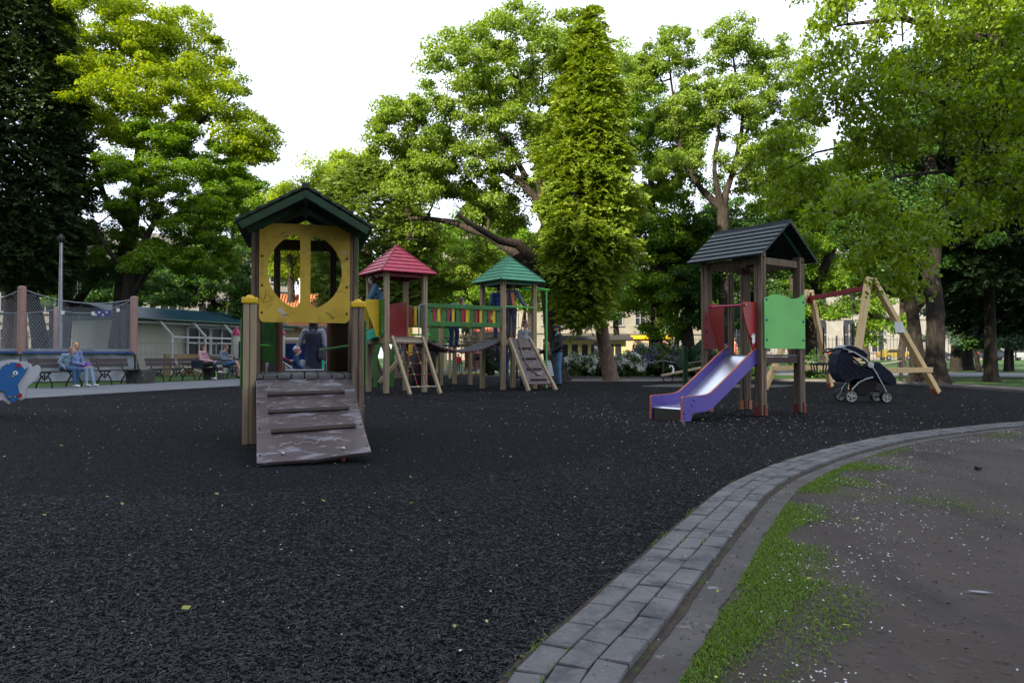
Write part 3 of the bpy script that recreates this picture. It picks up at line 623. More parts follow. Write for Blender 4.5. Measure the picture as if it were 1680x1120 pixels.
# lower broad tree in front of it
d = 31.5; b = W(228, 610, d); b.z = 0
t2b = [flare(line([(216, 610, .30), (210, 560, .26), (205, 505, .24), (212, 450, .2), (235, 400, .15), (262, 350, .10)], d)), line([(205, 505, .16, d), (240, 445, .13, 31.2), (290, 405, .1, 31), (350, 385, .06, 30.8)]), line([(212, 450, .12, d), (170, 400, .08, 31), (150, 360, .05, 31)])]
t2bl = [(290, 300, 125, 72, 0, 3.2), (215, 330, 70, 78, 1, 2.4), (380, 335, 62, 62, 0, 2.4), (330, 380, 85, 45, -.5, 2), (195, 410, 48, 46, 1, 2), (280, 240, 70, 40, 0, 2.2), (255, 425, 62, 24, -1, 1.8), (330, 425, 60, 26, -1, 1.8)]
tree('maple_tree', 'broad mid green maple with dark limbs above the teal roofed pavilion', 'tree', b, t2b, t2bl, d, 560, 150, .13, midleaf, cr=.55, shell=2.3, flat=.4, squash=.42, outward=.5)
# dark leaning trunk tree behind the trampoline
d = 34.0; b = W(70, 606, d); b.z = 0
t3 = [flare(line([(72, 606, .42), (66, 560, .36), (55, 500, .30), (45, 430, .24), (40, 330, .16)], d)), flare(line([(100, 606, .45, 34.5), (102, 540, .40, 34.5), (108, 480, .34, 34.5), (125, 430, .28, 34.5), (150, 370, .2, 34.5)])), line([(104, 520, .22, 34.5), (145, 470, .18, 34.2), (185, 430, .14, 34), (220, 405, .1, 33.8)])]
t3l = [(90, 400, 90, 55, 0, 2.4), (150, 450, 55, 30, 0, 1.6), (40, 430, 60, 50, 0, 2), (230, 455, 60, 26, 0, 1.5)]
tree('twin_trunk_tree', 'dark tree with two leaning trunks behind the trampoline net', 'tree', b, t3, t3l, d, 230, 110, .12, dkleaf, cr=.5, shell=2)
# dark maple left of the playhouse
d = 42.0; b = W(350, 603, d); b.z = 0
tree('dark_maple', 'dark green maple standing low behind the teal roof beside the playhouse', 'tree', b, [flare(line([(352, 603, .25), (350, 540, .2), (348, 470, .12)], d))], [(350, 465, 85, 48, 0, 2.6), (300, 495, 40, 26, 0, 1.5), (400, 500, 42, 40, 0, 1.6), (380, 430, 48, 36, 0, 2), (320, 440, 44, 32, 0, 2)], d, 250, 110, .17, dkleaf, cr=.7, shell=2, group='dark trees filling the gaps behind')
# sunlit tree behind the playhouse roof
d = 50.0; b = W(470, 600, d); b.z = 0
tree('sunlit_tree', 'yellow green tree glowing in sun between the playhouse roof and the thuja', 'tree', b, [flare(line([(480, 600, .35), (478, 520, .28), (475, 420, .18), (490, 340, .1)], d))], [(465, 340, 55, 42, 0, 3), (540, 300, 45, 42, 0, 3), (590, 285, 60, 40, 3, 3), (480, 400, 60, 50, 0, 3), (520, 360, 50, 60, 1, 3), (440, 390, 40, 50, 2, 2.5), (655, 300, 40, 40, 5, 3), (660, 360, 45, 60, 5, 3)], d, 380, 130, .20, yelleaf, cr=.95, shell=2.2, outward=.6)
# trees behind the bridge
d = 44.0; b = W(760, 604, d); b.z = 0
tree('shade_tree', 'dark green tree filling the space behind the red and green towers', 'tree', b, [flare(line([(772, 604, .3), (770, 520, .24), (760, 430, .15)], d))], [(720, 470, 62, 42, 0, 2.6), (780, 500, 60, 34, 0, 2.4), (710, 400, 55, 40, 0, 2.5), (790, 440, 60, 40, 1, 2.5), (850, 480, 40, 30, 1, 2)], d, 300, 100, .18, midleaf, cr=.75, shell=2)
# T8 / T9 trees right of the cypress
d = 36.0; b = W(1075, 605, d); b.z = 0
tree('hornbeam_tree', 'dense tree directly right of the cypress with a short thick trunk over the flowers', 'tree', b, [flare(line([(1076, 605, .40), (1076, 560, .34), (1078, 500, .28), (1072, 380, .2), (1065, 250, .12)], d))], [(1065, 470, 70, 58, 0, 2.6), (1050, 380, 62, 60, 0, 2.6), (1090, 300, 58, 62, 1, 2.6), (1060, 220, 55, 55, 1, 2.6), (1085, 540, 45, 24, 0, 1.6), (1110, 410, 50, 55, 0, 2), (1050, 150, 40, 46, 1.5, 2), (1120, 230, 40, 50, 2, 2)], d, 560, 130, .15, midleaf, cr=.6, shell=2)
d = 35.0; b = W(1127, 603, d); b.z = 0
t9 = [flare(line([(1128, 603, .36), (1130, 570, .30), (1126, 530, .26), (1134, 500, .24), (1130, 450, .2), (1150, 400, .16)], d)), flare(line([(1190, 605, 0.357, 33), (1190, 520, 0.289, 33), (1190, 440, 0.272, 33), (1186, 345, 0.255, 33)])),
      line([(1186, 345, 0.204, 33), (1150, 310, 0.136, 33), (1125, 270, 0.102, 33), (1110, 215, 0.082, 33.3), (1105, 160, 0.061, 33.4), (1098, 100, 0.041, 33.6), (1095, 60, 0.020, 33.6)]), line([(1186, 345, 0.187, 33), (1200, 290, 0.122, 33), (1215, 230, 0.102, 33.4), (1218, 170, 0.082, 33.5), (1205, 110, 0.054, 33.5), (1198, 60, 0.027, 33.5)]),
      line([(1186, 345, 0.170, 33), (1172, 280, 0.102, 32.6), (1180, 220, 0.082, 32.4), (1172, 170, 0.061, 32.3), (1160, 120, 0.041, 32.3)]), line([(1218, 230, 0.082, 33.4), (1245, 180, 0.061, 34), (1275, 130, 0.041, 34), (1295, 90, 0.027, 34)])]
tree('tall_bare_limbed_tree', 'tall airy tree with upright bare limbs seen above the dark roofed slide tower', 'tree', Vector((W(1190, 605, 33).x, 33, 0)), t9[1:], [(1100, 95, 45, 45, 0, 2), (1195, 75, 48, 42, .5, 2), (1130, 180, 50, 55, 0, 2), (1205, 175, 55, 50, 0, 2), (1270, 120, 55, 55, 1, 2.4), (1110, 270, 42, 40, 0, 1.8), (1230, 270, 55, 45, 0, 2), (1290, 200, 50, 60, 1.5, 2.2), (1060, 130, 32, 40, 1, 1.4)], 33, 560, 92, .135, oakl, cr=.48, shell=2.6, outward=.7)
tree('dark_linden', 'dark green tree with a crooked black trunk left of the slide tower', 'tree', b, t9[:1], [(1150, 460, 62, 50, 0, 2.4), (1180, 390, 62, 50, 1, 2.5), (1120, 400, 50, 50, 1, 2), (1150, 520, 40, 24, 0, 1.5), (1230, 420, 60, 60, 2, 2.5), (1260, 500, 48, 34, 2, 2)], d, 380, 120, .15, dkleaf, cr=.6, shell=2)
# yellowish tree behind the slide tower right
d = 40.0; b = W(1335, 603, d); b.z = 0
tree('backlit_elm', 'bright green elm behind the slide tower roof with long low dark boughs', 'tree', b, [flare(line([(1335, 603, .42), (1330, 540, .36), (1340, 470, .3), (1370, 400, .2), (1400, 330, .12)], d)), line([(1340, 470, .16, d), (1300, 440, .12, 39), (1250, 430, .07, 38)]), line([(1335, 500, .11, d), (1400, 510, .09, 39), (1460, 525, .06, 38.5)])], [(1290, 330, 62, 60, 0, 3), (1350, 380, 62, 55, 0, 3), (1290, 420, 60, 40, -1, 2.5), (1370, 300, 60, 60, 0, 3), (1390, 450, 50, 34, -1, 2), (1300, 520, 40, 32, 0, 2), (1450, 535, 40, 24, -1, 1.6), (1350, 510, 34, 26, -1, 1.6), (1420, 490, 44, 24, -1, 1.6), (1270, 255, 48, 40, 0, 2.4)], d, 400, 130, .17, midleaf, cr=.72, shell=2)
# right side trunks
d = 23.0; b = W(1535, 630, d); b.z = 0
tree('plane_tree', 'thick straight dark trunk behind the right leg of the swing, crown in shade', 'tree', b, [flare(line([(1535, 630, .36), (1534, 590, .28), (1534, 500, .26), (1532, 400, .24), (1528, 280, .18), (1520, 150, .12)], d), k=1.35)], [(1480, 350, 80, 55, 1, 2.6), (1570, 330, 70, 60, 1, 2.4), (1500, 220, 90, 70, 1, 2.8), (1590, 400, 50, 36, .6, 1.5), (1450, 440, 42, 30, 1, 1.4), (1550, 120, 90, 70, 1, 3)], d, 480, 110, .12, dkleaf, cr=.5, shell=2, bk=bark_shade)
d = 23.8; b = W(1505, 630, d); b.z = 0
tree('leaning_tree', 'dark slightly leaning trunk just left of the thick straight trunk', 'tree', b, [flare(line([(1508, 628, .30), (1505, 590, .23), (1500, 540, .2), (1492, 470, .18), (1470, 410, .13), (1445, 380, .08)], d)), line([(1498, 520, .1, d), (1525, 480, .07, 24), (1532, 450, .04, 24.2)])], [(1440, 380, 60, 40, .5, 2), (1490, 420, 50, 30, .5, 1.6), (1460, 460, 40, 26, 1, 1.4)], d, 140, 100, .12, dkleaf, cr=.45, shell=2, bk=bark_shade)
d = 25.0; b = W(1626, 626, d); b.z = 0
conifer('spruce_tree', 'dark spruce with a bare brown lower trunk at the right edge', 'tree', b, [(0, 2.1), (.15, 2.3), (.5, 1.7), (.8, .9), (1, .1)], 3.2, 13.5, 3000, 40, .6, yewL, [[(b+Vector((0, 0, -.1)), .31), (W(1626, 612, d), .22), (W(1625, 560, d), .18), (W(1623, 480, d), .16), (W(1620, 300, d), .12)]], droopy=.35, rough=.16, lsz=.13, lw=.3, bk=bark_shade)
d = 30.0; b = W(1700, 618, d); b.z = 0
conifer('hemlock_tree', 'blackish conifer mass behind the spruce, reaching almost to the lawn', 'tree', b, [(0, 2.4), (.2, 3.0), (.6, 2.1), (1, .2)], 1.9, 14, 3600, 36, .7, yewL, [[(b+Vector((0, 0, -.1)), .3), (W(1698, 560, d), .2), (W(1698, 300, d), .14)]], droopy=.3, rough=.14, lsz=.15, lw=.34, bk=bark_shade)
for i, (px, py, dd, r, lab) in enumerate([(1568, 603, 44, .30, 'broad grey trunk under blue green boughs between the two thick trunks'), (1585, 600, 47, .42, 'widest black trunk standing far back beside the parked dark car'), (1602, 604, 43, .13, 'thin crooked trunk just left of the spruce trunk'), (1652, 602, 44, .16, 'slim dark trunk right of the spruce trunk'), (1660, 602, 44.5, .12, 'slimmest pale trunk, right one of the close pair at the right edge')]):
    b = W(px, py, dd); b.z = 0
    lb_ = [[(1560, 540, 38, 34, 0, 1.8), (1545, 500, 42, 30, 0, 1.8)], [(1590, 530, 36, 30, 0, 1.8), (1600, 480, 48, 34, 0, 2.2)], [(1605, 560, 24, 14, 0, 1.1), (1600, 535, 30, 18, 0, 1.2)], [(1655, 545, 34, 26, 0, 1.6), (1668, 500, 40, 34, 0, 1.6)], [(1672, 555, 24, 20, 0, 1.2), (1690, 520, 30, 30, 0, 1.4)]][i]
    tree('park_tree', lab, 'tree', b, [flare(line([(px+(4 if i == 2 else 0), py, r), (px-(3 if i == 2 else 0), py-30, r*.85), (px-(8 if i == 2 else 0), py-70, r*.7)], dd))], lb_, dd, 90, 90, .17, blueL if i in (0, 3) else dkleaf, cr=.6, shell=2, group='slender park trees on the right lawn', bk=bark_shade)
# background row that closes the horizon
bg = [(25, 400, 58, 70, 60, 'leftmost of the hazy background trees, behind the dark conifer', dkleaf), (250, 470, 62, 60, 38, 'background tree above the middle of the teal roof', dkleaf),
      (950, 480, 60, 60, 52, 'background tree between the oak trunk and the cypress', midleaf), (1010, 470, 60, 46, 60, 'background tree hidden behind the cypress', dkleaf),
      (1225, 490, 64, 50, 50, 'background tree behind the posts of the slide tower', dkleaf), (1480, 440, 62, 70, 50, 'background tree behind the swing frame', dkleaf), (1620, 430, 55, 80, 80, 'background tree behind the spruce', yewL), (1420, 350, 60, 70, 60, 'background tree above the red swing beam', midleaf), (1330, 450, 66, 50, 46, 'background tree seen just right of the slide tower', midleaf)]
bg += [(495, 425, 58, 52, 46, 'background tree seen through the openings of the yellow panel', midleaf), (700, 470, 58, 60, 55, 'background tree seen above the red and yellow bridge slats', midleaf), (870, 450, 56, 62, 60, 'background tree behind the green roofed tower', midleaf), (800, 380, 64, 60, 60, 'background tree glimpsed between the low oak limbs', midleaf), (1300, 330, 60, 60, 70, 'background tree above the right end of the slide tower roof', midleaf), (1110, 470, 70, 50, 60, 'background tree above the magenta flowers', dkleaf), (1540, 300, 50, 90, 70, 'background tree high behind the plane tree trunk', dkleaf), (130, 480, 70, 60, 32, 'background tree behind the lamp post', dkleaf), (560, 450, 62, 50, 50, 'background tree behind the right post of the playhouse', midleaf), (380, 350, 66, 60, 70, 'background tree behind the left eave of the playhouse', midleaf), (1180, 380, 66, 50, 70, 'background tree behind the dark gabled roof', dkleaf)]
for (px, py, dd, rx, ry, lab, lm) in bg:
    b = W(px, 600, dd); b.z = terrain(dd)
    tree('background_tree', lab, 'tree', b, [flare(line([(px, 598, .3), (px, py+ry, .22), (px+4, py, .12)], dd), z0=terrain(dd))], [(px, py, rx, ry, 0, 3), (px-rx*.5, py+ry*.4, rx*.6, ry*.5, 0, 2.4), (px+rx*.5, py+ry*.3, rx*.6, ry*.55, 0, 2.4), (px, py-ry*.6, rx*.6, ry*.6, 0, 2)], dd, 170, 100, .24, lm, cr=1.0, shell=2, group='background trees closing the park')
# T11 foreground lime boughs reaching in from a tree standing just outside on the right
d = 12.0; b = Vector((9.8, 12.6, 0))
def bough(pts): return line([(p[0], p[1], p[2], p[3]) for p in pts])
trunkR = [(Vector((9.8, 12.6, -.1)), .42), (Vector((9.8, 12.6, .3)), .33), (Vector((9.75, 12.6, 1.6)), .30), (Vector((9.7, 12.5, 3.0)), .27), (Vector((9.6, 12.5, 4.6)), .23), (Vector((9.4, 12.6, 6.4)), .18), (Vector((9.2, 12.7, 8.2)), .12), (Vector((9.0, 12.8, 9.6)), .06), (Vector((8.9, 12.9, 10.8)), .02)]
t11 = [trunkR, [(Vector((9.7, 12.5, 3.0)), .14), (W(1660, 300, 12.5), .07), (W(1560, 280, 12.2), .035), (W(1470, 290, 12.0), .02), (W(1400, 330, 11.9), .012)],
       [(Vector((9.6, 12.5, 4.6)), .14), (W(1600, 190, 12.8), .06), (W(1500, 150, 12.9), .035), (W(1400, 150, 13), .022), (W(1320, 190, 13.2), .012)],
       [(Vector((9.6, 12.5, 4.4)), .13), (W(1620, 250, 13.8), .06), (W(1480, 220, 14.3), .035), (W(1340, 250, 14.6), .022), (W(1270, 290, 14.8), .012)],
       [(Vector((9.4, 12.6, 6.2)), .12), (W(1590, 60, 12.8), .08), (W(1480, 30, 13), .05), (W(1390, 40, 13), .03)]]
t11l = [(1390, 330, 70, 34, -.2, .9), (1460, 380, 75, 40, -.3, 1.0), (1480, 450, 38, 24, -.3, .6), (1390, 250, 80, 40, 1.2, 1.2), (1290, 300, 52, 38, 2.3, 1.1), (1270, 250, 40, 26, 2.5, 1), (1340, 190, 52, 46, 1.0, 1.2), (1430, 140, 80, 50, .6, 1.4), (1540, 200, 90, 60, .3, 1.5), (1620, 300, 70, 50, 0, 1.2), (1560, 350, 50, 30, -.2, .9),
        (1430, 50, 66, 42, 1, 1.4), (1560, 70, 90, 60, .6, 1.6), (1660, 150, 70, 80, 0, 1.6), (1360, 90, 34, 38, 1, 1), (1660, 30, 60, 50, 1, 1.4), (1420, 420, 40, 30, -.2, .7), (1700, 330, 50, 50, -.4, 1), (1360, 20, 30, 26, 1, .9), (1400, -60, 90, 60, 2, 1.6), (1560, -70, 140, 80, 1.5, 2), (1720, -40, 120, 120, 0, 2), (1800, 160, 90, 120, .5, 1.8), (1620, -180, 160, 80, 2, 2)]
tree('linden_tree', 'nearest leafy linden whose drooping boughs with broad leaves fill the upper right', 'tree', b, t11, t11l, d, 1000, 40, .105, frontleaf, cr=.30, droop=.8, shell=2.0, flat=.0, squash=.95, tipr=.006, outward=.3)

# ---------------------------------------------------------------- shrubs
bushL = leafmat('bush_leaves', (.022, .055, .010), (.07, .14, .03), None, .2)
def shrub(name, label, px, py0, py1, d, rx, flowers=None, nf=0, lm=bushL, n=9000, ls=.10, group='flowering shrubs behind the cable fence', rd=.8, fs=.05):
    b = W(px, 600, d); b.z = 0; zt = W(px, py0, d).z; rxm = rx*d/F; root = thing(name, label, 'shrub', b, 0, group)
    mb = MB()
    for i in range(9):
        a = random.uniform(0, 6.28); q = Vector((math.cos(a)*rxm*.5, math.sin(a)*rd*.5, zt*.7)); mb.tube([Vector((q.x*.1, q.y*.1, 0)), q*.5+Vector((0, 0, .05)), q], [.025, .018, .01], 5)
    mb.build('stems', bark, root)
    u = rng.normal(0, 1, (n, 3)); u /= np.linalg.norm(u, axis=1)[:, None]; rr = rng.random(n)**.42; lump = 1+.13*np.sin(u[:, 0]*7+px)+.12*np.sin(u[:, 2]*8+u[:, 0]*5+px*.3)
    S = np.array([rxm, rd, zt*.56]); C = u*(rr*lump)[:, None]*S; C[:, 2] += zt*.50; k = C[:, 2] > .03; C = C[k]
    V, Fq = leaf_quads(C, u[k]*1.2, ls, .1); npmesh('foliage', V, Fq, lm, root, rng.random(len(C)))
    if flowers:
        v = rng.normal(0, 1, (nf, 3)); v[:, 1] = -np.abs(v[:, 1])*rng.choice([1, 1, 1, -1], nf); v /= np.linalg.norm(v, axis=1)[:, None]; v[:, 2] = np.abs(v[:, 2])*1.0-.35*rng.random(nf); lump = 1+.13*np.sin(v[:, 0]*7+px)+.12*np.sin(v[:, 2]*8+v[:, 0]*5+px*.3)
        c = v*lump[:, None]*S*1.02; c[:, 2] += zt*.50; c = c[c[:, 2] > .1]; idx = np.repeat(np.arange(len(c)), 16); o = rng.normal(0, fs, (len(idx), 3)); V, Fq = leaf_quads(c[idx]+o, None, .055, 0, .9)
        npmesh('blossoms', V, Fq, flowers, root, rng.random(len(idx)))
    return root
wfl = leafmat('white_blossom', (.55, .56, .50), (.78, .78, .74), None, .2); pfl = leafmat('purple_blossom', (.22, .12, .45), (.38, .24, .60), None, .2); mfl = leafmat('magenta_blossom', (.42, .01, .12), (.60, .03, .20), None, .2)
shrub('rhododendron', 'white flowering rhododendron directly right of the man in the cap', 945, 583, 620, 30, 30, wfl, 95)
shrub('rhododendron', 'leafy rhododendron with few white flowers hidden behind the leaning cypress trunk', 985, 580, 620, 31.5, 30, wfl, 35)
shrub('rhododendron', 'white flowering rhododendron directly right of the leaning cypress trunk', 1030, 582, 620, 30, 28, wfl, 110)
shrub('rhododendron', 'tall rhododendron dotted with purple flowers at the left of the magenta one', 1052, 566, 618, 32, 30, pfl, 34, rd=1, fs=.07)
shrub('rhododendron', 'rhododendron with large magenta flower heads', 1085, 563, 618, 32.5, 26, mfl, 16, rd=1, fs=.11)
shrub('rhododendron', 'dark rhododendron with a few purple flowers behind the green sloping beam', 1122, 570, 618, 31, 34, pfl, 22, rd=1, fs=.07)
shrub('rhododendron', 'dark rhododendron with purple flowers seen just left of the slide tower', 1165, 566, 618, 31, 34, pfl, 26, rd=1, fs=.07)
shrub('green_bush', 'plain green bush between the slide tower posts', 1225, 570, 618, 32, 38, group='plain green bushes behind the playground')
shrub('green_bush', 'plain green bush right of the slide tower behind the baby swing', 1340, 578, 618, 30, 40, lm=bushL, group='plain green bushes behind the playground')
shrub('green_bush', 'dark bush behind the stroller at the foot of the swing', 1395, 590, 618, 31, 40, lm=bushL, group='plain green bushes behind the playground')
shrub('ivy_bush', 'dark climbing bush with small leaves behind the net bridge', 805, 560, 612, 34, 18, lm=leafmat('ivy_leaves', (.012, .03, .012), (.03, .055, .02), None, .1), n=7000, ls=.1, group='plain green bushes behind the playground')
# ================================================================ BUILDINGS
stone_c = multimat('cream_rendered_stone', [((.21, .19, .155), 1, 0, 1), ((.26, .235, .19), .5, .45, .65), ((.20, .18, .14), (1, 1, .3), .58, .75)], .9, (20, .2, .01))
stone_w = multimat('pale_stone', [((.20, .19, .175), 1, 0, 1), ((.24, .23, .21), .6, .45, .65), ((.19, .18, .165), (1, 1, .3), .6, .75)], .9, (20, .2, .01))
grey_st = multimat('grey_stone', [((.20, .19, .18), 1, 0, 1), ((.26, .25, .23), .6, .45, .65)], .9, (20, .2, .01))
win_dark = glassmat('dark_window_glass', (.018, .02, .024))
win_frame = mat('window_frame_paint', (.25, .24, .23), .6)
def building(name, label, p0, p1, zb, zt, depth, wall_m, floors, nw, arch=False, roof_m=None, wfrac=.42, group=None, trim=None):
    """rectangular block; front from p0 to p1 (left to right seen from the camera) with recessed windows as parts"""
    p0 = Vector((*p0, 0)); p1 = Vector((*p1, 0)); Lw = (p1-p0).length; u = (p1-p0).normalized(); rz = math.atan2(u.y, u.x)
    root = thing(name, label, 'building', (p0.x, p0.y, zb), rz, group); H = zt-zb
    mb = MB(); mb.box((Lw/2, depth/2, H/2), (Lw, depth, H)); mb.build('wall', wall_m, root)
    mb = MB(); fh = (H-.8)/floors
    for k in range(1, floors): mb.box((Lw/2, -.09, k*fh+.25), (Lw+.1, .18, .28))
    mb.box((Lw/2, -.25, H-.25), (Lw+.6, .5, .5)); mb.box((Lw/2, -.12, .35), (Lw+.1, .24, .7)); mb.build('cornice', trim or wall_m, root)
    mb = MB(); mb.box((Lw/2, depth/2, H+.5), (Lw+.4, depth+.4, 1.0)); mb.build('roof', roof_m or grey_st, root)
    sp = Lw/nw
    for f in range(floors):
        for i in range(nw):
            x = (i+.5)*sp; w = sp*wfrac; z0 = f*fh+1.25; z1 = f*fh+fh-.55
            fr = MB(); fr.box((x-w/2-.07, -.06, (z0+z1)/2), (.16, .14, z1-z0)); fr.box((x+w/2+.07, -.06, (z0+z1)/2), (.16, .14, z1-z0)); fr.box((x, -.09, z0-.1), (w+.5, .22, .16)); fr.box((x, -.05, (z0+z1)/2), (.09, .08, z1-z0)); fr.box((x, -.05, z0+(z1-z0)*.62), (w, .08, .09))
            if arch and f == 0:
                fr.tube([Vector((x+(w/2+.08)*math.cos(a), -.06, z1+(w/2+.08)*math.sin(a))) for a in np.linspace(0, math.pi, 9)], .09, 6)
            else: fr.box((x, -.08, z1+.1), (w+.4, .2, .2))
            fo = fr.build('window', win_frame, root)
            pn = MB(); 
            if arch and f == 0: pn.plate([(x-w/2, z0), (x+w/2, z0)]+[(x+w/2*math.cos(a), z1+w/2*math.sin(a)) for a in np.linspace(0, math.pi, 10)], [], .03, Matrix(((1, 0, 0, 0), (0, 0, -1, -.003), (0, 1, 0, 0), (0, 0, 0, 1))))
            else: pn.box((x, -.015, (z0+z1)/2), (w, .03, z1-z0))
            pn.build('pane', win_dark, fo)
    return root
building('stone_building', 'long pale stone building with arched ground floor windows behind the swing', (28, 112), (82, 108), .45, 19, 14, stone_w, 3, 13, arch=True)
building('stone_building', 'cream building seen in gaps right of the cypress, behind the flowers', (3, 92), (27, 96), .4, 14.5, 14, stone_c, 4, 8)
building('stone_building', 'cream block glimpsed through the oak boughs behind the green roofed tower', (-16, 100), (1.5, 98), .45, 18, 14, stone_c, 5, 6)
building('stone_building', 'pale stone building behind the trampoline and the dark trees at the left', (-62, 66), (-25, 84), .1, 13, 14, stone_w, 3, 11)
# unseen stepped block added behind the camera to shade the playground from low sun
building('shade_block', 'taller part of the unseen block added for shade behind the camera, on its left', (-18.7, -11.5), (-53.8, 14.9), 0, 25.6, 12, stone_c, 7, 11)
building('shade_block', 'lower part of the unseen block added for shade behind the camera', (31.8, -49.3), (-18.7, -11.45), 0, 23.2, 12, stone_c, 6, 14)
# yellow pavilion right of the oak
def pavilion():
    d = 52; z0 = 0; x0 = W(918, 580, d).x; x1 = W(1027, 580, d).x; zt = W(960, 558, d).z
    root = thing('park_kiosk', 'low yellow kiosk with narrow windows and a dark flat roof behind the white flowers', 'kiosk', ((x0+x1)/2, d, 0)); w = x1-x0
    yel = mat('pale_yellow_render', (.42, .36, .16), .85, .1)
    mb = MB(); mb.box((0, 1.6, zt/2), (w, 3.2, zt)); mb.build('wall', yel, root)
    mb = MB(); mb.box((0, 1.4, zt+.12), (w+.8, 4.2, .22)); mb.box((0, 1.4, zt+.28), (w+.5, 3.8, .12)); mb.build('roof', mat('dark_roof_felt', (.03, .032, .036), .8), root)
    for x in (-.42, -.27, -.12, .02, .27, .38, .5): 
        if abs(x) < .49: mb = MB(); mb.box((x*w, -.02, zt*.60), (.42, .05, zt*.5)); mb.build('window', win_dark, root)
    mb = MB(); mb.box((.14*w, -.03, zt*.5), (1.2, .06, zt*.85)); mb.build('shutter', mat('grey_shutter', (.12, .13, .14), .6), root)
pavilion()
# salmon shop behind with a yellow fascia
def shop():
    d = 72; z0 = terrain(d); x0 = W(1028, 580, d).x; x1 = W(1100, 580, d).x; zt = W(1000, 551, d).z; w = x1-x0; root = thing('shop', 'small salmon coloured shop with a thin yellow fascia and yellow lettering right of the kiosk', 'shop', ((x0+x1)/2, d, z0)); h = zt-z0
    mb = MB(); mb.box((0, 2, h/2), (w, 4, h)); mb.build('wall', mat('salmon_render', (.45, .30, .20), .85), root)
    mb = MB(); mb.box((0, -.15, h-.12), (w+.3, .3, .34)); mb.build('fascia', mat('yellow_fascia', (.75, .48, .01), .5), root)
    mb = MB(); mb.box((-w*.5+.8+.8, -.03, h*.42), (.9, .06, h*.7)); mb.build('door', mat('grey_shutter', (.12, .13, .14), .6), root)
    # two rows of blurred yellow lettering: only letter-like strokes can be made out
    mb = MB(); 
    for r_, (n_, zz) in enumerate(((6, h-.95), (6, h-1.5))):
        for i in range(n_):
            x = .1+i*.5+r_*.45
            if x < w/2-.2:
                mb.box((x, -.03, zz), (.08, .05, .34)); mb.box((x+.13, -.03, zz+(.13 if i % 2 else -.13)), (.2, .05, .07)); mb.box((x+.25, -.03, zz+(.05 if i % 3 else 0)), (.07, .05, .22))
    mb.build('lettering', mat('yellow_lettering', (.8, .5, .01), .5), root)
shop()
# house with orange tiles behind the playhouse
def tiled_house():
    d = 48; root_x = W(512, 560, d).x; root = thing('tiled_house', 'low house with an orange tiled roof and a white chimney seen through the playhouse', 'house', (root_x, d, 0), R(8))
    ze = W(500, 536, d).z; zr = W(500, 484, d+3).z; w = 8.6
    mb = MB(); mb.box((0, 3, ze/2), (w-.6, 5.6, ze)); mb.build('wall', mat('ochre_render', (.36, .30, .17), .85), root)
    mt = mat('orange_roof_tiles', (.22, .075, .03), .8, c2=(.50, .20, .09), scale=(5, 5, 9), detail=8, bump=.3)
    rf = MB()
    for sgn in (1, -1):
        n = 12
        for i in range(n):
            t0 = i/n; t1 = (i+1)/n
            y0 = 3 - sgn*(1-t0)*3.2; y1 = 3-sgn*(1-t1)*3.2; z0 = ze+(zr-ze)*t0; z1 = ze+(zr-ze)*t1
            rf.add([(-w/2, y0, z0), (w/2, y0, z0), (w/2, y1, z1-.03), (-w/2, y1, z1-.03), (-w/2, y0, z0+.06), (w/2, y0, z0+.06), (w/2, y1, z1+.02), (-w/2, y1, z1+.02)], [(0, 1, 2, 3), (4, 7, 6, 5), (0, 4, 5, 1), (1, 5, 6, 2), (2, 6, 7, 3), (3, 7, 4, 0)])
            # tile courses: half-round ridges running up the slope
        for k in range(43):
            x = -w/2+.1+k*.2; rf.tube([(x, 3-sgn*3.2, ze+.06), (x, 3-sgn*.05, zr+.04)], .05, 5)
    rf.build('roof', mt, root)
    mb = MB(); mb.box((W(502, 500, d+1).x-root_x, 1.2, zr-.35), (.55, .6, 2.4)); mb.box((W(502, 500, d+1).x-root_x, 1.2, zr+.87), (.68, .74, .12)); mb.build('chimney', white_p, root, bevel=.02)
    mb = MB(); mb.box((0, -.22, ze-.02), (w, .14, .14)); mb.build('gutter', grey_st, root)
    mb = MB(); mb.box((0, .10, ze*.62), (w-.9, .3, .18)); mb.build('ledge', mt, root)
tiled_house()
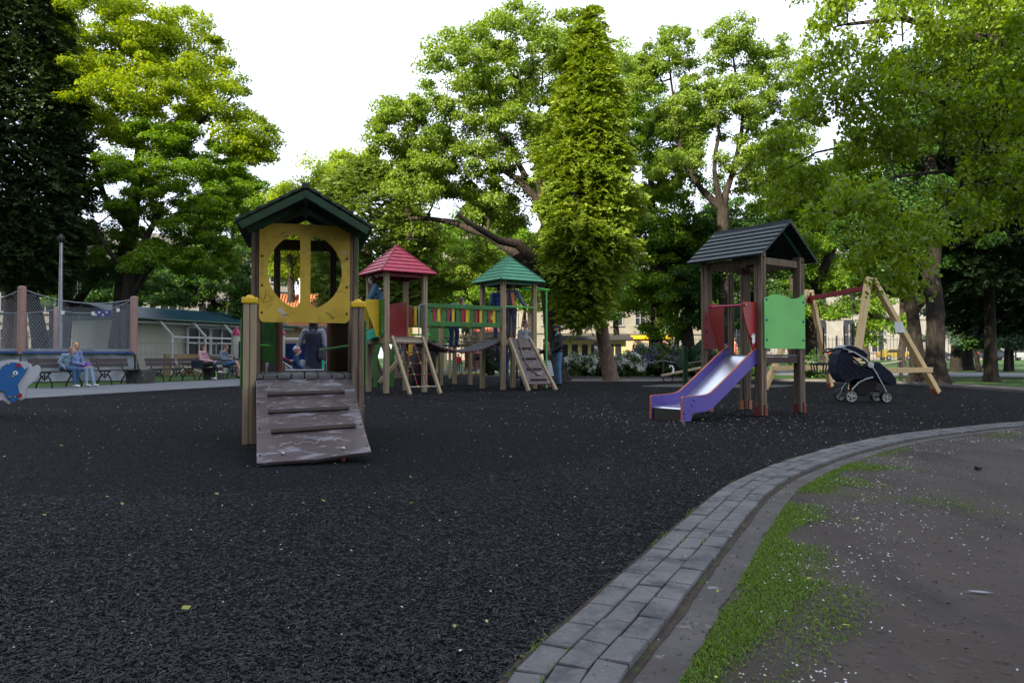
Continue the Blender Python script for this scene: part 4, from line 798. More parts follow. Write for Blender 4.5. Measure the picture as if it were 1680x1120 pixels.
# teal roofed pavilion on the left
def teal_pavilion():
    A = Vector((-17.6, 34.0, 0)); B = Vector((-13.4, 42.6, 0)); u = (B-A).normalized(); L = (B-A).length; rz = math.atan2(u.y, u.x)
    root = thing('garden_pavilion', 'long low white pavilion with a teal corrugated roof behind the benches', 'pavilion', A, rz)
    # local x along the facade, local -y towards the playground
    ze = 2.62; zt = 3.35; cream = mat('cream_painted_wall', (.62, .61, .53), .8, .07, (2, 2, 2)); trim = mat('white_trim', (.66, .67, .68), .5, .05)
    mb = MB(); mb.box((L/2, 2.3, ze/2), (L, 4.4, ze)); mb.build('wall', cream, root)
    tealroof = mat('teal_roof_sheet', (.02, .10, .14), .35, .25, (2, 2, 2), metal=.3)
    rf = MB(); rf.add([(-.6, -.75, ze-.05), (L+.5, -.75, ze-.05), (L+.5, 2.6, zt), (-.6, 2.6, zt), (-.6, -.75, ze-.01), (L+.5, -.75, ze-.01), (L+.5, 2.6, zt+.04), (-.6, 2.6, zt+.04)], [(0, 1, 2, 3), (4, 7, 6, 5), (0, 4, 5, 1), (1, 5, 6, 2), (2, 6, 7, 3), (3, 7, 4, 0)])
    rf.add([(-.6, 2.6, zt), (L+.5, 2.6, zt), (L+.5, 5.2, ze), (-.6, 5.2, ze), (-.6, 2.6, zt+.04), (L+.5, 2.6, zt+.04), (L+.5, 5.2, ze+.04), (-.6, 5.2, ze+.04)], [(0, 1, 2, 3), (4, 7, 6, 5), (0, 4, 5, 1), (1, 5, 6, 2), (2, 6, 7, 3), (3, 7, 4, 0)])
    for i in range(int(L/.16)): x = -.5+i*.165; rf.beam((x, -.76, ze+.0), (x, 2.6, zt+.05), .05, .03)
    rf.build('roof', tealroof, root)
    mb = MB(); mb.tube([(-.65, -.82, ze-.02), (L+.5, -.82, ze-.02)], .06, 8); mb.tube([(-.45, -.8, ze-.06), (-.35, -.4, ze-.3), (-.3, -.08, ze-.6), (-.3, -.08, .1)], .05, 8); mb.build('gutter', green_d, root, smooth=True)
    mb = MB(); mb.box((L/2, -.35, ze-.14), (L+.6, .62, .10)); mb.build('soffit', trim, root)
    # window bays
    for i in range(4):
        x0 = 2.95+i*1.45; w = 1.38; z0 = .95; z1 = 2.35
        fr = MB()
        for xx in (x0, x0+w): fr.box((xx, -.05, (z0+z1)/2), (.1, .1, z1-z0))
        for zz in (z0, z0+.62, z1): fr.box((x0+w/2, -.055, zz), (w, .12, .08))
        fr.box((x0+w/2, -.052, (z0+z1)/2), (.07, .1, z1-z0)); f = fr.build('window', trim, root); p = MB(); p.box((x0+w/2, -.012, (z0+z1)/2), (w, .02, z1-z0)); p.build('pane', win_dark, f)
    # white timber frame in front with sloping rafters
    pf = MB(); yy = -1.35; xs = [1.0, 2.9, 4.8, 6.8]
    for x in xs: pf.box((x, yy, .92), (.09, .09, 1.84)); pf.beam((x, yy-.05, 1.84), (x-.25, -.72, ze-.02), .07, .09)
    pf.box((3.9, yy, 1.80), (5.9, .08, .08)); pf.box((3.9, yy, .62), (5.9, .08, .07))
    for a, b in zip(xs[:-1], xs[1:]): pf.beam((a, yy, .08), (b, yy, .60), .05, .06); pf.beam((a, yy+.02, .60), (b, yy+.02, .08), .05, .06)
    pf.build('timber_frame', trim, root)
    mb = MB(); mb.box((2.2, -.95, .5), (2.6, .08, 1.0)); mb.build('plywood_board', mat('plywood', (.40, .28, .14), .7, .12, (2, 2, 9)), root)
    mb = MB(); mb.box((-.2, .6, 1.2), (.12, .9, 2.1)); mb.build('door', grey_st, root)
teal_pavilion()
# iron park fence on the right, in front of the street
def iron_fence(x0, x1, y, label, zt=1.9, step=.2):
    root = thing('iron_fence', label, 'fence', ((x0+x1)/2, y, terrain(y))); w = x1-x0
    mb = MB(); n = int(w/step)
    for i in range(n+1): mb.box((-w/2+i*step, 0, zt/2), (.035, .035, zt))
    for z in (.25, zt-.3): mb.box((0, 0.003, z), (w, .05, .05))
    mb.build('bars', iron, root); mb = MB()
    return root
fr_ = iron_fence(18, 62, 90, 'black iron park fence running behind the parked cars on the right', 2.9, .42)
for i in range(9): mb = MB(); mb.box((-22+i*5.5, .05, 1.55), (.14, .14, 3.1)); mb.build('post', iron, fr_)
fl_ = iron_fence(-30, -18, 38, 'dark iron railing behind the trampoline at the left', 2.2, .22)
# ---------------------------------------------------------------- parked cars
def car(x, y, rz, paint, label, L=4.3, H=1.5, kind='hatch'):
    root = thing('parked_car', label, 'car', (x, y, terrain(y) + .0), rz, 'cars parked along the street')
    prof = [(-L/2, .35), (-L/2-.02, .75), (-L/2+.12, .98), (-L/2+.35, 1.15 if kind == 'hatch' else 1.0), (-L/2+.8, H-.06), (-L/2+1.3, H), (L/2-1.75, H-.03), (L/2-1.05, 1.02), (L/2-.25, .86), (L/2, .66), (L/2, .35)]
    mb = MB(); M = Matrix(((1, 0, 0, 0), (0, 0, -1, .85), (0, 1, 0, 0), (0, 0, 0, 1))); mb.plate(prof, [], 1.7, M); mb.build('body', paint, root, bevel=.07)
    gl = MB(); g = [(-L/2+.55, 1.03), (-L/2+.95, H-.12), (L/2-1.8, H-.12), (L/2-1.25, 1.03)]
    gl.plate(g, [], 1.716, Matrix(((1, 0, 0, 0), (0, 0, -1, .858), (0, 1, 0, 0), (0, 0, 0, 1)))); gl.build('side_windows', win_dark, root)
    mb = MB(); mb.add([(L/2-1.72, -.68, H-.10), (L/2-1.72, .68, H-.10), (L/2-1.10, .72, 1.05), (L/2-1.10, -.72, 1.05)], [(0, 1, 2, 3)]); mb.build('windscreen', win_dark, root)
    for sx in (-L/2+.85, L/2-.85):
        for sy in (-.80, .80):
            w = MB(); w.lathe((sx, sy, .33), [(.20, -.11), (.33, -.10), (.33, .10), (.20, .11)], 18, Matrix.Rotation(R(90), 3, 'X')); t = w.build('wheel', black_p, root)
            w = MB(); w.lathe((sx, sy, .33), [(.02, -.115), (.19, -.118), (.19, .118), (.02, .115)], 12, Matrix.Rotation(R(90), 3, 'X')); w.build('rim', steel, t)
    for sy in (-.6, .6):
        mb = MB(); mb.box((L/2-.02, sy, .7), (.1, .35, .16)); mb.build('headlight', white_p, root); mb = MB(); mb.box((-L/2+.03, sy*1.15, .9), (.12, .2, .26)); mb.build('tail_light', red_b, root)
carY = mat('yellow_car_paint', (.20, .15, .015), .25, .05, coat=.6); carD = mat('dark_blue_car_paint', (.012, .02, .035), .2, .05, coat=.6); carR = mat('red_car_paint', (.30, .01, .012), .25, .05, coat=.6); carS = mat('silver_car_paint', (.35, .36, .38), .25, .05, metal=.4); carK = mat('black_car_paint', (.01, .011, .013), .2, .05, coat=.6)
def cx_(px, d): return (px-840)*d/1200
car(cx_(1469, 96), 96, 0, carY, 'yellow parked car behind the right swing leg')
car(cx_(1372, 97), 97, R(180), carR, 'dark red parked car glimpsed left of the stroller handle')
car(cx_(1556, 93), 96, 0, carK, 'black parked car left of the broad grey trunk')
car(cx_(1628, 94), 94, 0, carD, 'dark blue parked car behind the spruce trunk', L=4.6)
car(cx_(1688, 92), 95, R(180), carS, 'silver parked car cut by the right edge')
# ================================================================ PLAY EQUIPMENT
def I4(rot=None, loc=(0, 0, 0)):
    M = (rot or Matrix.Identity(3)).to_4x4(); M.translation = Vector(loc); return M
def frame(xa, ya, loc):
    xa = Vector(xa).normalized(); ya = Vector(ya).normalized(); za = xa.cross(ya); return Matrix(((xa.x, ya.x, za.x, loc[0]), (xa.y, ya.y, za.y, loc[1]), (xa.z, ya.z, za.z, loc[2]), (0, 0, 0, 1)))
def grooved_post(x, y, z0, z1, w=.12):
    mb = MB(); g = .012; h = w/2-.004
    for sx in (-1, 1):
        for sy in (-1, 1): mb.box((x+sx*(h/2+g/4), y+sy*(h/2+g/4), (z0+z1)/2), (h-g/4, h-g/4, z1-z0))
    mb.box((x, y, (z0+z1)/2), (w-.03, w-.03, z1-z0-.004)); return mb
class BoltSet(list):
    def build(s, name, m, parent): return [b.build(name, m, parent) for b in s]
def bolts(pts, axis, r=.014, n=8):
    q = Vector(axis).to_track_quat('Z', 'Y').to_matrix(); out = BoltSet()
    for p in pts: mb = MB(); mb.lathe(p, [(r, 0), (r, r*.4), (r*.6, r*.8), (.001, r*.9)], n, q); out.append(mb)
    return out
# ---------------------------------------------------------------- 1. playhouse in front
def playhouse():
    root = thing('train_playhouse', 'weathered playhouse with yellow front panel, green gable roof and worn climbing ramp', 'playhouse', (-2.054, 7.25, 0), math.atan2(.272, .962))
    # short front posts with yellow caps
    for sx, m in ((-.515, wood_tan), (.515, wood_old)):
        zt = 1.37 if sx < 0 else 1.35
        p = grooved_post(sx, 0, 0, zt, .125).build('front_post', m, root, bevel=.006)
        if sx < 0: p['label'] = 'newer tan coloured post'
        mb = MB(); mb.box((sx, 0, zt+.02), (.15, .15, .06)); mb.ball((sx, 0, zt+.045), (.045, .045, .035), 12); mb.build('post_cap', yellow_p, root, bevel=.012)
    # tall house posts
    for sx in (-.49, .49):
        for y in (.44, 1.5): grooved_post(sx, y, 0 if y < 1 else 0, 2.27, .095).build('corner_post', wood_old, root, bevel=.005)
    for sx in (-.32, .32): grooved_post(sx, 1.5, .6, 2.2, .08).build('door_post', wood_old, root, bevel=.005)
    mb = MB(); mb.box((0, 1.5, 2.17), (1.08, .07, .12)); mb.build('cross_beam', wood_old, root, bevel=.005)
    for sx in (-.49, .49): mb = MB(); mb.box((sx, .97, 2.19), (.06, 1.0, .10)); mb.build('cross_beam', wood_old, root, bevel=.005)
    # yellow panel with two openings
    w = .455; z0 = 1.20; z1 = 2.225
    def rr(x0, y0, x1, y1, r0, r1, n=7):
        P = []
        for (cx, cy, a0, r) in ((x0+r0, y0+r0, 180, r0), (x1-r0, y0+r0, 270, r0), (x1-r1, y1-r1, 0, r1), (x0+r1, y1-r1, 90, r1)):
            for k in range(n+1): a = R(a0+90*k/n); P.append((cx+r*math.cos(a), cy+r*math.sin(a)))
        return P
    outer = rr(-w, z0, w, z1, .06, .012)
    outer = [(x, y + (.006*math.sin(x*40) if abs(y-z0) < .004 else 0)) for x, y in outer]
    def hole(sg):
        cz = 1.735; rx = .372; rz_ = .395; pts = []; xi = .052
        tmax = math.acos(xi/rx)
        for k in range(29):
            t = -tmax + 2*tmax*k/28; pts.append((rx*math.cos(t), cz + rz_*math.sin(t)*(1.0)))
        # round the two inner corners
        P = []; top = pts[-1]; bot = pts[0]; q = pts[3:-3]
        P += q; hz = abs(top[1]-cz)
        for k in range(7): a = k/6; P.append((xi+.075*(1-a)**2, cz+hz-.015-.075*a**2))
        for k in range(7): a = 1-k/6; P.append((xi+.075*(1-a)**2, cz-hz+.015+.075*a**2))
        return [(sg*x, y) for x, y in P]
    yel = multimat('worn_yellow_panel', [((.50, .335, .035), 1, 0, 1), ((.58, .41, .06), 3, .4, .65), ((.20, .15, .05), (10, 4, 22), .63, .72), ((.10, .08, .05), (30, 18, 50), .68, .74), ((.36, .24, .04), 7, .56, .7)], .5, (80, .15, .003))
    mb = MB(); mb.plate(outer, [hole(1), hole(-1)], .018, frame((1, 0, 0), (0, 0, 1), (0, .39, 0)))
    mb.build('yellow_panel', yel, root, bevel=.003)
    bolts([(sx*.425, .372, z) for sx in (-1, 1) for z in (1.3, 1.58, 1.88, 2.17)], (0, -1, 0), .013).build('bolt', mat('rusty_bolt', (.06, .04, .03), .6), root)
    # scribbles on the panel
    ink = mat('black_marker_ink', (.02, .02, .025), .6); mb = MB(); yy = .3705
    def stroke(P, r=.003): mb.tube([Vector((x, yy, z)) for x, z in P], r, 4)
    stroke([(.21, 1.31), (.245, 1.295), (.27, 1.275), (.285, 1.25)]); stroke([(.258, 1.255), (.286, 1.247), (.297, 1.272)])
    stroke([(.25, 1.55), (.28, 1.53)]); stroke([(.32, 1.54), (.35, 1.53), (.37, 1.54)]); stroke([(-.29, 1.5), (-.26, 1.48)]); stroke([(-.22, 1.275), (-.19, 1.28), (-.16, 1.27)], .004)
    for k in range(9): a = random.uniform(0, 6.28); x = -.38+random.uniform(-.05, .05); z = 1.42+random.uniform(-.05, .08); stroke([(x, z), (x+.05*math.cos(a), z+.06*math.sin(a))], .002)
    for k in range(12): x = -.36+random.uniform(0, .2); z = 2.10+random.uniform(-.04, .04); stroke([(x, z), (x+.03, z+.012)], .002)
    for k in range(14): x = .18+random.uniform(0, .22); z = 2.10+random.uniform(-.04, .04); stroke([(x, z), (x+.03, z+.006)], .002)
    mb.build('scribbles', ink, root)
    mb = MB(); mb.plate([(.345, 1.95), (.38, 1.975), (.40, 1.955), (.415, 1.92), (.39, 1.925), (.375, 1.94)], [], .002, frame((1, 0, 0), (0, 0, 1), (0, .372, 0))); mb.plate([(-.29, 1.33), (-.23, 1.36), (-.20, 1.31), (-.17, 1.28), (-.21, 1.25), (-.24, 1.29)], [], .002, frame((1, 0, 0), (0, 0, 1), (0, .372, 0))); mb.build('sticker_residue', mat('pale_residue', (.48, .42, .28), .7), root)
    # roof: two boarded slopes with a dark green barge board in front
    zr = 2.51; ze = 2.155; hw = .62; rf = MB(); n = 6
    shing = mat('green_roof_boards', (.006, .018, .012), .55, c2=(.016, .045, .03), scale=(30, 4, 30), bump=.4, detail=8)
    for sg in (-1, 1):
        for k in range(n):
            t0 = k/n; t1 = (k+1)/n+.05; xa = sg*hw*t0; xb = sg*hw*t1; za = zr+(ze-zr)*t0; zb = zr+(ze-zr)*t1
            rf.beam((0, 0, 0), (0, 0, 1e-3), .001, .001) if False else None
            nrm = Vector((sg*(zr-ze), 0, hw)).normalized(); A = Vector((xa, -.10, za)); B = Vector((xb, -.10, zb)); C = Vector((xb, 1.72, zb)); D = Vector((xa, 1.72, za)); lo = nrm*.004; hi0 = nrm*.020; hi1 = nrm*.034
            rf.add([A+lo, B+lo, C+lo, D+lo, A+hi0, B+hi1, C+hi1, D+hi0], [(0, 3, 2, 1), (4, 5, 6, 7), (0, 1, 5, 4), (1, 2, 6, 5), (2, 3, 7, 6), (3, 0, 4, 7)])
    rf.build('roof', shing, root)
    mb = MB(); mb.beam((0, -.105, zr+.020), (0, 1.725, zr+.020), .075, .05); mb.build('ridge_cap', shing, root)
    for sg in (-1, 1): mb = MB(); mb.beam((-sg*.012, -.075-.0015*sg, zr-.053), (sg*(hw-.01), -.075, ze-.05), .03, .072, (0, 0, 1)); mb.build('barge_board', mat('deep_green_paint', (.007, .036, .013), .5, .3, (9, 9, 9)), root, bevel=.004)
    for sg in (-1, 1):
        for yy in (.30, 1.0): mb = MB(); mb.beam((sg*.02, yy, zr-.10), (sg*.56, yy, ze-.035), .04, .06); mb.build('rafter', green_d, root)
    # deck
    dk = MB()
    for i in range(8):
        x = -.455+.13*i; c = random.uniform(-.004, .004); dk.add([(x-.060, .0-.0, .625+c), (x+.060, 0, .628+c), (x+.060, 1.48, .628+c), (x-.060, 1.48, .625+c), (x-.060, .0, .672+c), (x+.058, 0, .668-c), (x+.058, 1.48, .668), (x-.060, 1.48, .672)], [(0, 3, 2, 1), (4, 5, 6, 7), (0, 1, 5, 4), (1, 2, 6, 5), (2, 3, 7, 6), (3, 0, 4, 7)])
    dk.build('deck', wood_grey, root, bevel=.006)
    mb = MB(); mb.box((0, .04, .565), (.90, .06, .11)); mb.box((0, 1.42, .56), (.94, .06, .11)); mb.box((-.44, .75, .56), (.05, 1.4, .11)); mb.box((.44, .75, .56), (.05, 1.4, .11)); mb.build('deck_frame', mat('red_brown_timber', (.05, .026, .018), .7, .3, (20, 20, 20)), root, bevel=.005)
    # green side walls
    for sg in (-1, 1):
        mb = MB(); mb.box((sg*.592, .72, .88), (.016, 1.52, .66)); mb.build('side_panel', green_p, root, bevel=.004)
        mb = MB(); mb.box((sg*.545, .97, 1.72), (.016, 1.0, .98)) if sg > 0 else None
        if sg > 0: mb.build('side_panel', green_p, root, bevel=.004)
        mb = MB(); mb.box((sg*.42, .85, .97), (.10, .55, .014)) if sg < 0 else mb.beam((.22, 1.35, .93), (.50, .45, .97), .10, .014); mb.build('shelf', green_n if sg < 0 else green_l, root)
    mb = MB(); mb.box((-.405, 1.46, 1.045), (.14, .014, .53)); pw = mb.build('rear_panel', green_p, root)
    mb = MB(); cx = -.405; yy = 1.450
    mb.tube([(cx+.05*math.cos(a), yy, 1.12+.06*math.sin(a)-(.02 if abs(a-4.71) < .3 else 0)) for a in np.linspace(0, 6.28, 18)], .0022, 4); mb.tube([(cx-.02, yy, 1.13), (cx-.01, yy, 1.135)], .002, 4); mb.tube([(cx+.01, yy, 1.13), (cx+.025, yy, 1.135)], .002, 4); mb.tube([(cx-.02, yy, 1.095), (cx, yy, 1.088), (cx+.02, yy, 1.097)], .002, 4); mb.build('drawn_face', ink, pw)
    mb = MB(); mb.box((.42, 1.44, .95), (.15, .08, .60)); mb.build('wooden_box', mat('dark_brown_ply', (.045, .025, .016), .6, .4, (8, 8, 8)), root, bevel=.004)
    bolts([(.335, 1.458, z) for z in (.9, 1.12, 1.2)], (0, -1, 0), .02).build('bolt_cap', dkred, root)
    # orange edged blue door jambs
    for sg in (-1, 1):
        mb = MB(); mb.box((sg*.265, 1.60, .96), (.018, .24, .62)); j = mb.build('door_jamb', purple, root)
        mb = MB(); mb.box((sg*.272, 1.474, .96), (.022, .012, .62)); mb.build('jamb_edge', orange_e, j)
        mb = MB(); mb.box((sg*.235, 1.50, .72), (.02, .05, .12)); mb.build('stop_block', orange_e, root, bevel=.01)
    mb = MB(); mb.tube([(-.25, 1.52, .683), (.25, 1.52, .683)], .012, 8); mb.build('door_sill_rail', steel, root)
    # wheels cut from red board, seen edge-on at both sides
    for sg in (-1, 1):
        for y in (.42, 1.18):
            mb = MB(); mb.lathe((sg*.575, y, .30), [(.001, -.012), (.19, -.012), (.19, .012), (.001, .012)], 28, Matrix.Rotation(R(90), 3, 'Y')); mb.build('wheel', red_b, root, bevel=.003)
            mb = MB(); mb.box((sg*.54, y, .30), (.05, .03, .03)); mb.build('axle', iron, root)
    # ramp: worn brown sheet warped at its lower right corner
    n = 14; mrows = 18; top = []; 
    rm = multimat('worn_purple_brown_ramp', [((.048, .034, .038), 1, 0, 1), ((.070, .050, .054), (3, 5, 5), .42, .62), ((.17, .165, .19), (4, 11, 4), .53, .62), ((.24, .22, .175), (7, 26, 7), .62, .66), ((.05, .035, .04), (5, 3, 5), .60, .72)], .42, (50, .25, .004), .5)
    mb = MB(); V = []
    def RP(u, v):   # u -1..1, v 0..1 from the top
        hw = .455 + .010*v; z = .625 + (.035-.625)*v + .035*math.sin(math.pi*v)*0; z += .055*max(0, u)*v**3 + .012*math.cos(u*1.6)*v; y = -.02 - 1.58*v - .03*v*v*(1-u*.4)
        return Vector((u*(hw-.035*v) + .085*v, y, z + .02*v*v*(-1 if u < 0 else 0)*0))
    for j in range(mrows+1):
        for i in range(n+1): V.append(RP(-1+2*i/n, j/mrows))
    N = len(V); nrm = Vector((0, -.35, .93)).normalized()*.022
    mb.v = [tuple(p) for p in V]+[tuple(p-nrm) for p in V]
    for j in range(mrows):
        for i in range(n): a = j*(n+1)+i; mb.f.append((a, a+1, a+n+2, a+n+1)); mb.f.append((N+a, N+a+n+1, N+a+n+2, N+a+1))
    ring = [i for i in range(n+1)] + [j*(n+1)+n for j in range(1, mrows+1)] + [mrows*(n+1)+i for i in range(n-1, -1, -1)] + [j*(n+1) for j in range(mrows-1, 0, -1)]
    for a, b in zip(ring, ring[1:]+ring[:1]): mb.f.append((a, N+a, N+b, b))
    rp = mb.build('climbing_ramp', rm, root, smooth=True)
    for v, ua, ub in ((.235, -.78, .78), (.465, -.78, .80), (.70, -.74, .84)):
        a = RP(ua, v+.012); b = RP(ub, v-.012); up = Vector((0, .35, .93)); mb = MB(); mb.beam(a+up*.018, b+up*.018, .045, .034, up); mb.build('cleat', mat('dark_cleat_wood', (.035, .022, .018), .6, .4, (20, 20, 20)), rp, bevel=.006)
    # weathering rings where the old coating peeled round each cleat
    pale = mat('peeling_coating_edge', (.27, .25, .21), .7, .25, (30, 30, 30)); mb = MB()
    for v0, hh, uu in ((.13, .075, .78), (.36, .07, .80), (.58, .07, .82), (.85, .06, .74)):
        for side in (1, ):
            P = []
            for k in range(46):
                t = k/45; u = -uu + 2*uu*t; wob = .012*math.sin(t*31+v0*20)+.008*math.sin(t*57+3); v = v0 - hh*min(1, 6*t, 6*(1-t))**.5*.9 + wob + .03
                P.append(RP(u, max(.02, v)) + Vector((0, .001, .0015)))
            for a, b in zip(P[:-1], P[1:]):
                if random.random() < .82: mb.tube([a, b], random.uniform(.002, .0045), 4, caps=False)
    mb.build('peeling_edge', pale, rp)
    bolts([RP(-.55, .93)+Vector((0, 0, .004)), RP(.52, .93)+Vector((0, 0, .004))], (0, -.35, .93), .016).build('bolt', steel, rp)
    bolts([RP(s, v)+Vector((0, 0, .003)) for s in (-.95, .95) for v in (.06, .35, .65, .93)], (0, -.35, .93), .008).build('screw', iron, rp)
    mb = MB(); mb.tube([RP(.52, .95)+Vector((0, .05, -.02)), RP(.52, .95)+Vector((0, .05, -.09))], .014, 8); mb.build('ground_anchor', red_b, rp)
    mb = MB(); mb.box((-.47, -.05, .28), (.03, .05, .56)); mb.build('ramp_support', wood_old, root)
playhouse()

# ---------------------------------------------------------------- 2. slide tower on the right
def slide_tower():
    root = thing('slide_tower', 'small wooden tower with dark gabled roof, green side panel and purple steel slide', 'slide', (3.53, 10.39, 0), R(36)); S = .95
    for (x, y) in ((0, 0), (S, 0), (0, S), (S, S)):
        grooved_post(x, y, .02, 2.33, .125).build('post', wood_old, root, bevel=.006)
        mb = MB(); mb.box((x-.07, y+.02, .085), (.012, .07, .14)); mb.box((x+.02, y-.07, .085), (.07, .012, .14)); f = mb.build('foot_bracket', orange_e if y > .5 else dkred, root)
        bolts([(x+.02, y-.078, .13)], (0, -1, 0), .012).build('bolt', steel, f)
        bolts([(x+.0, y-.064, z) for z in (.16, .82, 2.26)], (0, -1, 0), .015).build('bolt_cap', dkred, root)
    grooved_post(S*.62, S, .86, 2.15, .075).build('rail_post', wood_old, root, bevel=.004)
    mb = MB()
    for a, b in (((0, 0), (S, 0)), ((0, S), (S, S)), ((0, 0), (0, S)), ((S, 0), (S, S))):
        A = Vector((*a, 2.22)); B = Vector((*b, 2.22)); d = (B-A).normalized()*.065; t = MB(); t.beam(A+d, B-d, .045, .10); t.build('top_beam', wood_old, root, bevel=.004)
        A.z = B.z = .80; t = MB(); t.beam(A+d, B-d, .05, .09); t.build('deck_beam', mat('red_brown_timber', (.05, .026, .018), .7, .3, (20, 20, 20)), root, bevel=.004)
    dk = MB()
    for i in range(8): dk.box((S/2, .045+.123*i, .866), (S-.10 if i in (0, 7) else S, .115, .032))
    dk.build('deck', wood_grey, root, bevel=.004)
    # roof, ridge along local y
    zr = 2.78; ze = 2.28; hw = .64; y0 = -.18; y1 = S+.20; n = 7
    rm = mat('dark_blue_green_planks', (.010, .015, .017), .55, c2=(.038, .060, .066), scale=(30, 2.5, 30), bump=.5, detail=9)
    rf = MB(); cx = S/2
    for sg in (-1, 1):
        nrm = Vector((sg*(zr-ze), 0, hw)).normalized()
        for k in range(n):
            t0 = k/n; t1 = (k+1)/n+.05; A = Vector((cx+sg*hw*t0, y0, zr+(ze-zr)*t0)); B = Vector((cx+sg*hw*t1, y0, zr+(ze-zr)*t1)); C = B.copy(); C.y = y1; D = A.copy(); D.y = y1; lo = nrm*.002; h0 = nrm*.016; h1 = nrm*.042
            rf.add([A+lo, B+lo, C+lo, D+lo, A+h0, B+h1, C+h1, D+h0], [(0, 3, 2, 1), (4, 5, 6, 7), (0, 1, 5, 4), (1, 2, 6, 5), (2, 3, 7, 6), (3, 0, 4, 7)])
    rf.build('roof', rm, root)
    mb = MB(); mb.beam((cx, y0-.005, zr+.020), (cx, y1+.005, zr+.020), .08, .05); mb.build('ridge_cap', rm, root)
    for sg in (-1, 1):
        for yy in (-.02, S+.02): mb = MB(); mb.beam((cx+sg*.01, yy, zr-.055), (cx+sg*(hw-.06), yy, ze+.0), .03, .07); mb.build('rafter', green_d, root)
    # light green wavy panel on the right side
    P = [(-.02, .965), (.98, .965), (.98, 1.80)]
    for k in range(1, 13): t = k/12; P.append((.98-.0-1.0*t, 1.79 - .115*(t**1.0) + .055*math.sin(math.pi*(1-t)*2.0)*.9 - .01))
    P[-1] = (-.02, 1.68)
    mb = MB(); mb.plate(P, [], .018, frame((1, 0, 0), (0, 0, 1), (0, -.066, 0))); mb.build('green_panel', green_l, root, bevel=.003)
    bolts([(x, -.085, z) for x in (.03, .93) for z in (1.09, 1.37, 1.66)], (0, -1, 0), .018).build('bolt_cap', bluebolt, root)
    # red flared guards either side of the slide
    out = Vector((-1, 0, 0))
    def guard(y, lab):
        P = [(0, .80), (0, 1.62), (.34, 1.62)]
        for k in range(1, 14): t = k/13; P.append((.34-.25*(t**1.15)+.02*math.sin(t*6.28), 1.62-.80*t))
        P.append((.07, .80))
        mb = MB(); mb.plate(P, [], .02, frame((-1, 0, 0), (0, 0, 1), (-.03, y, 0))); return mb.build('slide_guard', red_b, root, bevel=.003)
    guard(.02, 0); g2 = guard(.60, 0)
    mb = MB(); mb.tube([(-.33, .01, 1.57), (-.33, .60, 1.57)], .018, 12); mb.build('grab_bar', mat('crimson_tube', (.35, .02, .07), .35), root, smooth=True)
    bolts([(-.33, .0, 1.57)], (0, -1, 0), .018).build('bolt_cap', mat('brass', (.5, .32, .05), .35, metal=.7), root)
    mb = MB(); mb.plate([(-.22, 1.13), (-.17, 1.18), (-.165, 1.14), (-.13, 1.18), (-.13, 1.06), (-.17, 1.02), (-.20, 1.06), (-.19, 1.11)], [], .002, frame((1, 0, 0), (0, 0, 1), (-.0, -.002, 0))); mb.build('torn_sticker', white_p, root)
    mb = MB(); mb.box((-.066, .80, 1.24), (.016, .30, .56)); mb.build('side_board', dkred, root, bevel=.003)
    bolts([(-.076, .90, z) for z in (1.05, 1.24, 1.43)], (-1, 0, 0), .015).build('bolt_cap', dkred, root)
    # slide
    sy0, sy1 = .03, .57
    top = [(.05, .99), (-.05, .985), (-.16, .92), (-1.02, .385), (-1.14, .345), (-1.30, .335), (-1.62, .325)]
    botm = [(.05, .76), (-.05, .76), (-.17, .70), (-1.00, .175), (-1.12, .13), (-1.30, .115), (-1.42, .11)]
    def smooth(P, n=4):
        P = [Vector(p) for p in P]
        for _ in range(n):
            Q = [P[0]]
            for a, b in zip(P[:-1], P[1:]): Q += [a.lerp(b, .25), a.lerp(b, .75)]
            Q.append(P[-1]); P = Q
        return [(p.x, p.y) for p in P]
    T = smooth(top, 3); B = smooth(botm, 3)
    outl = T + [(-1.64, .31), (-1.64, .01), (-1.47, .01), (-1.44, .11)] + B[::-1]
    for y in (sy0, sy1):
        mb = MB(); M = frame((1, 0, 0), (0, 0, 1), (0, y+.012, 0)); mb.plate(outl, [], .026, M); rl = mb.build('slide_side', purple, root)
        ed = MB(); pts = T + [(-1.64, .31), (-1.64, .01)]
        for a, b in zip(pts[:-1], pts[1:]):
            if (Vector(a)-Vector(b)).length > 1e-3: ed.beam((a[0], y-.001, a[1]+.002), (b[0], y-.001, b[1]+.002), .0275, .005, (0, 0, 1) if abs(a[0]-b[0]) > abs(a[1]-b[1])*.3 else (1, 0, 0))
        ed.build('orange_edge', orange_e, rl)
        q = -1 if y == sy0 else 1; bolts([(x, y+q*.015, z) for x, z in ((-1.41, .285), (-1.45, .215), (-1.60, .12), (-1.60, .07))], (0, q, 0), .016).build('bolt_cap', bluebolt, rl)
    fl = smooth([(.06, .868), (-.03, .868), (-.15, .80), (-1.02, .235), (-1.14, .195), (-1.30, .185), (-1.60, .18)], 3)
    mb = MB(); n0 = len(fl); vs = [(x, sy0+.014, z) for x, z in fl]+[(x, sy1-.014, z) for x, z in fl]; mb.add(vs, [(i, i+1, n0+i+1, n0+i) for i in range(n0-1)])
    mb.add([(-1.60, sy0+.014, .18), (-1.60, sy1-.014, .18), (-1.615, sy1-.014, .165), (-1.615, sy0+.014, .165)], [(0, 1, 2, 3)])
    mb.build('chute', steel_m, root, smooth=True)
    mb = MB(); mb.box((-1.612, (sy0+sy1)/2, .085), (.008, sy1-sy0-.03, .155)); mb.build('end_plate', mat('dark_steel', (.06, .055, .05), .35, .2, metal=.6), root)
    mb = MB(); mb.beam((-.02, .30, .70), (-1.25, .30, .03), .06, .10); mb.build('slide_brace', green_d, root)
    # sloping green beam with its prop on the far left
    inv = Matrix.Rotation(-R(36), 3, 'Z'); o = Vector((3.53, 10.39, 0))
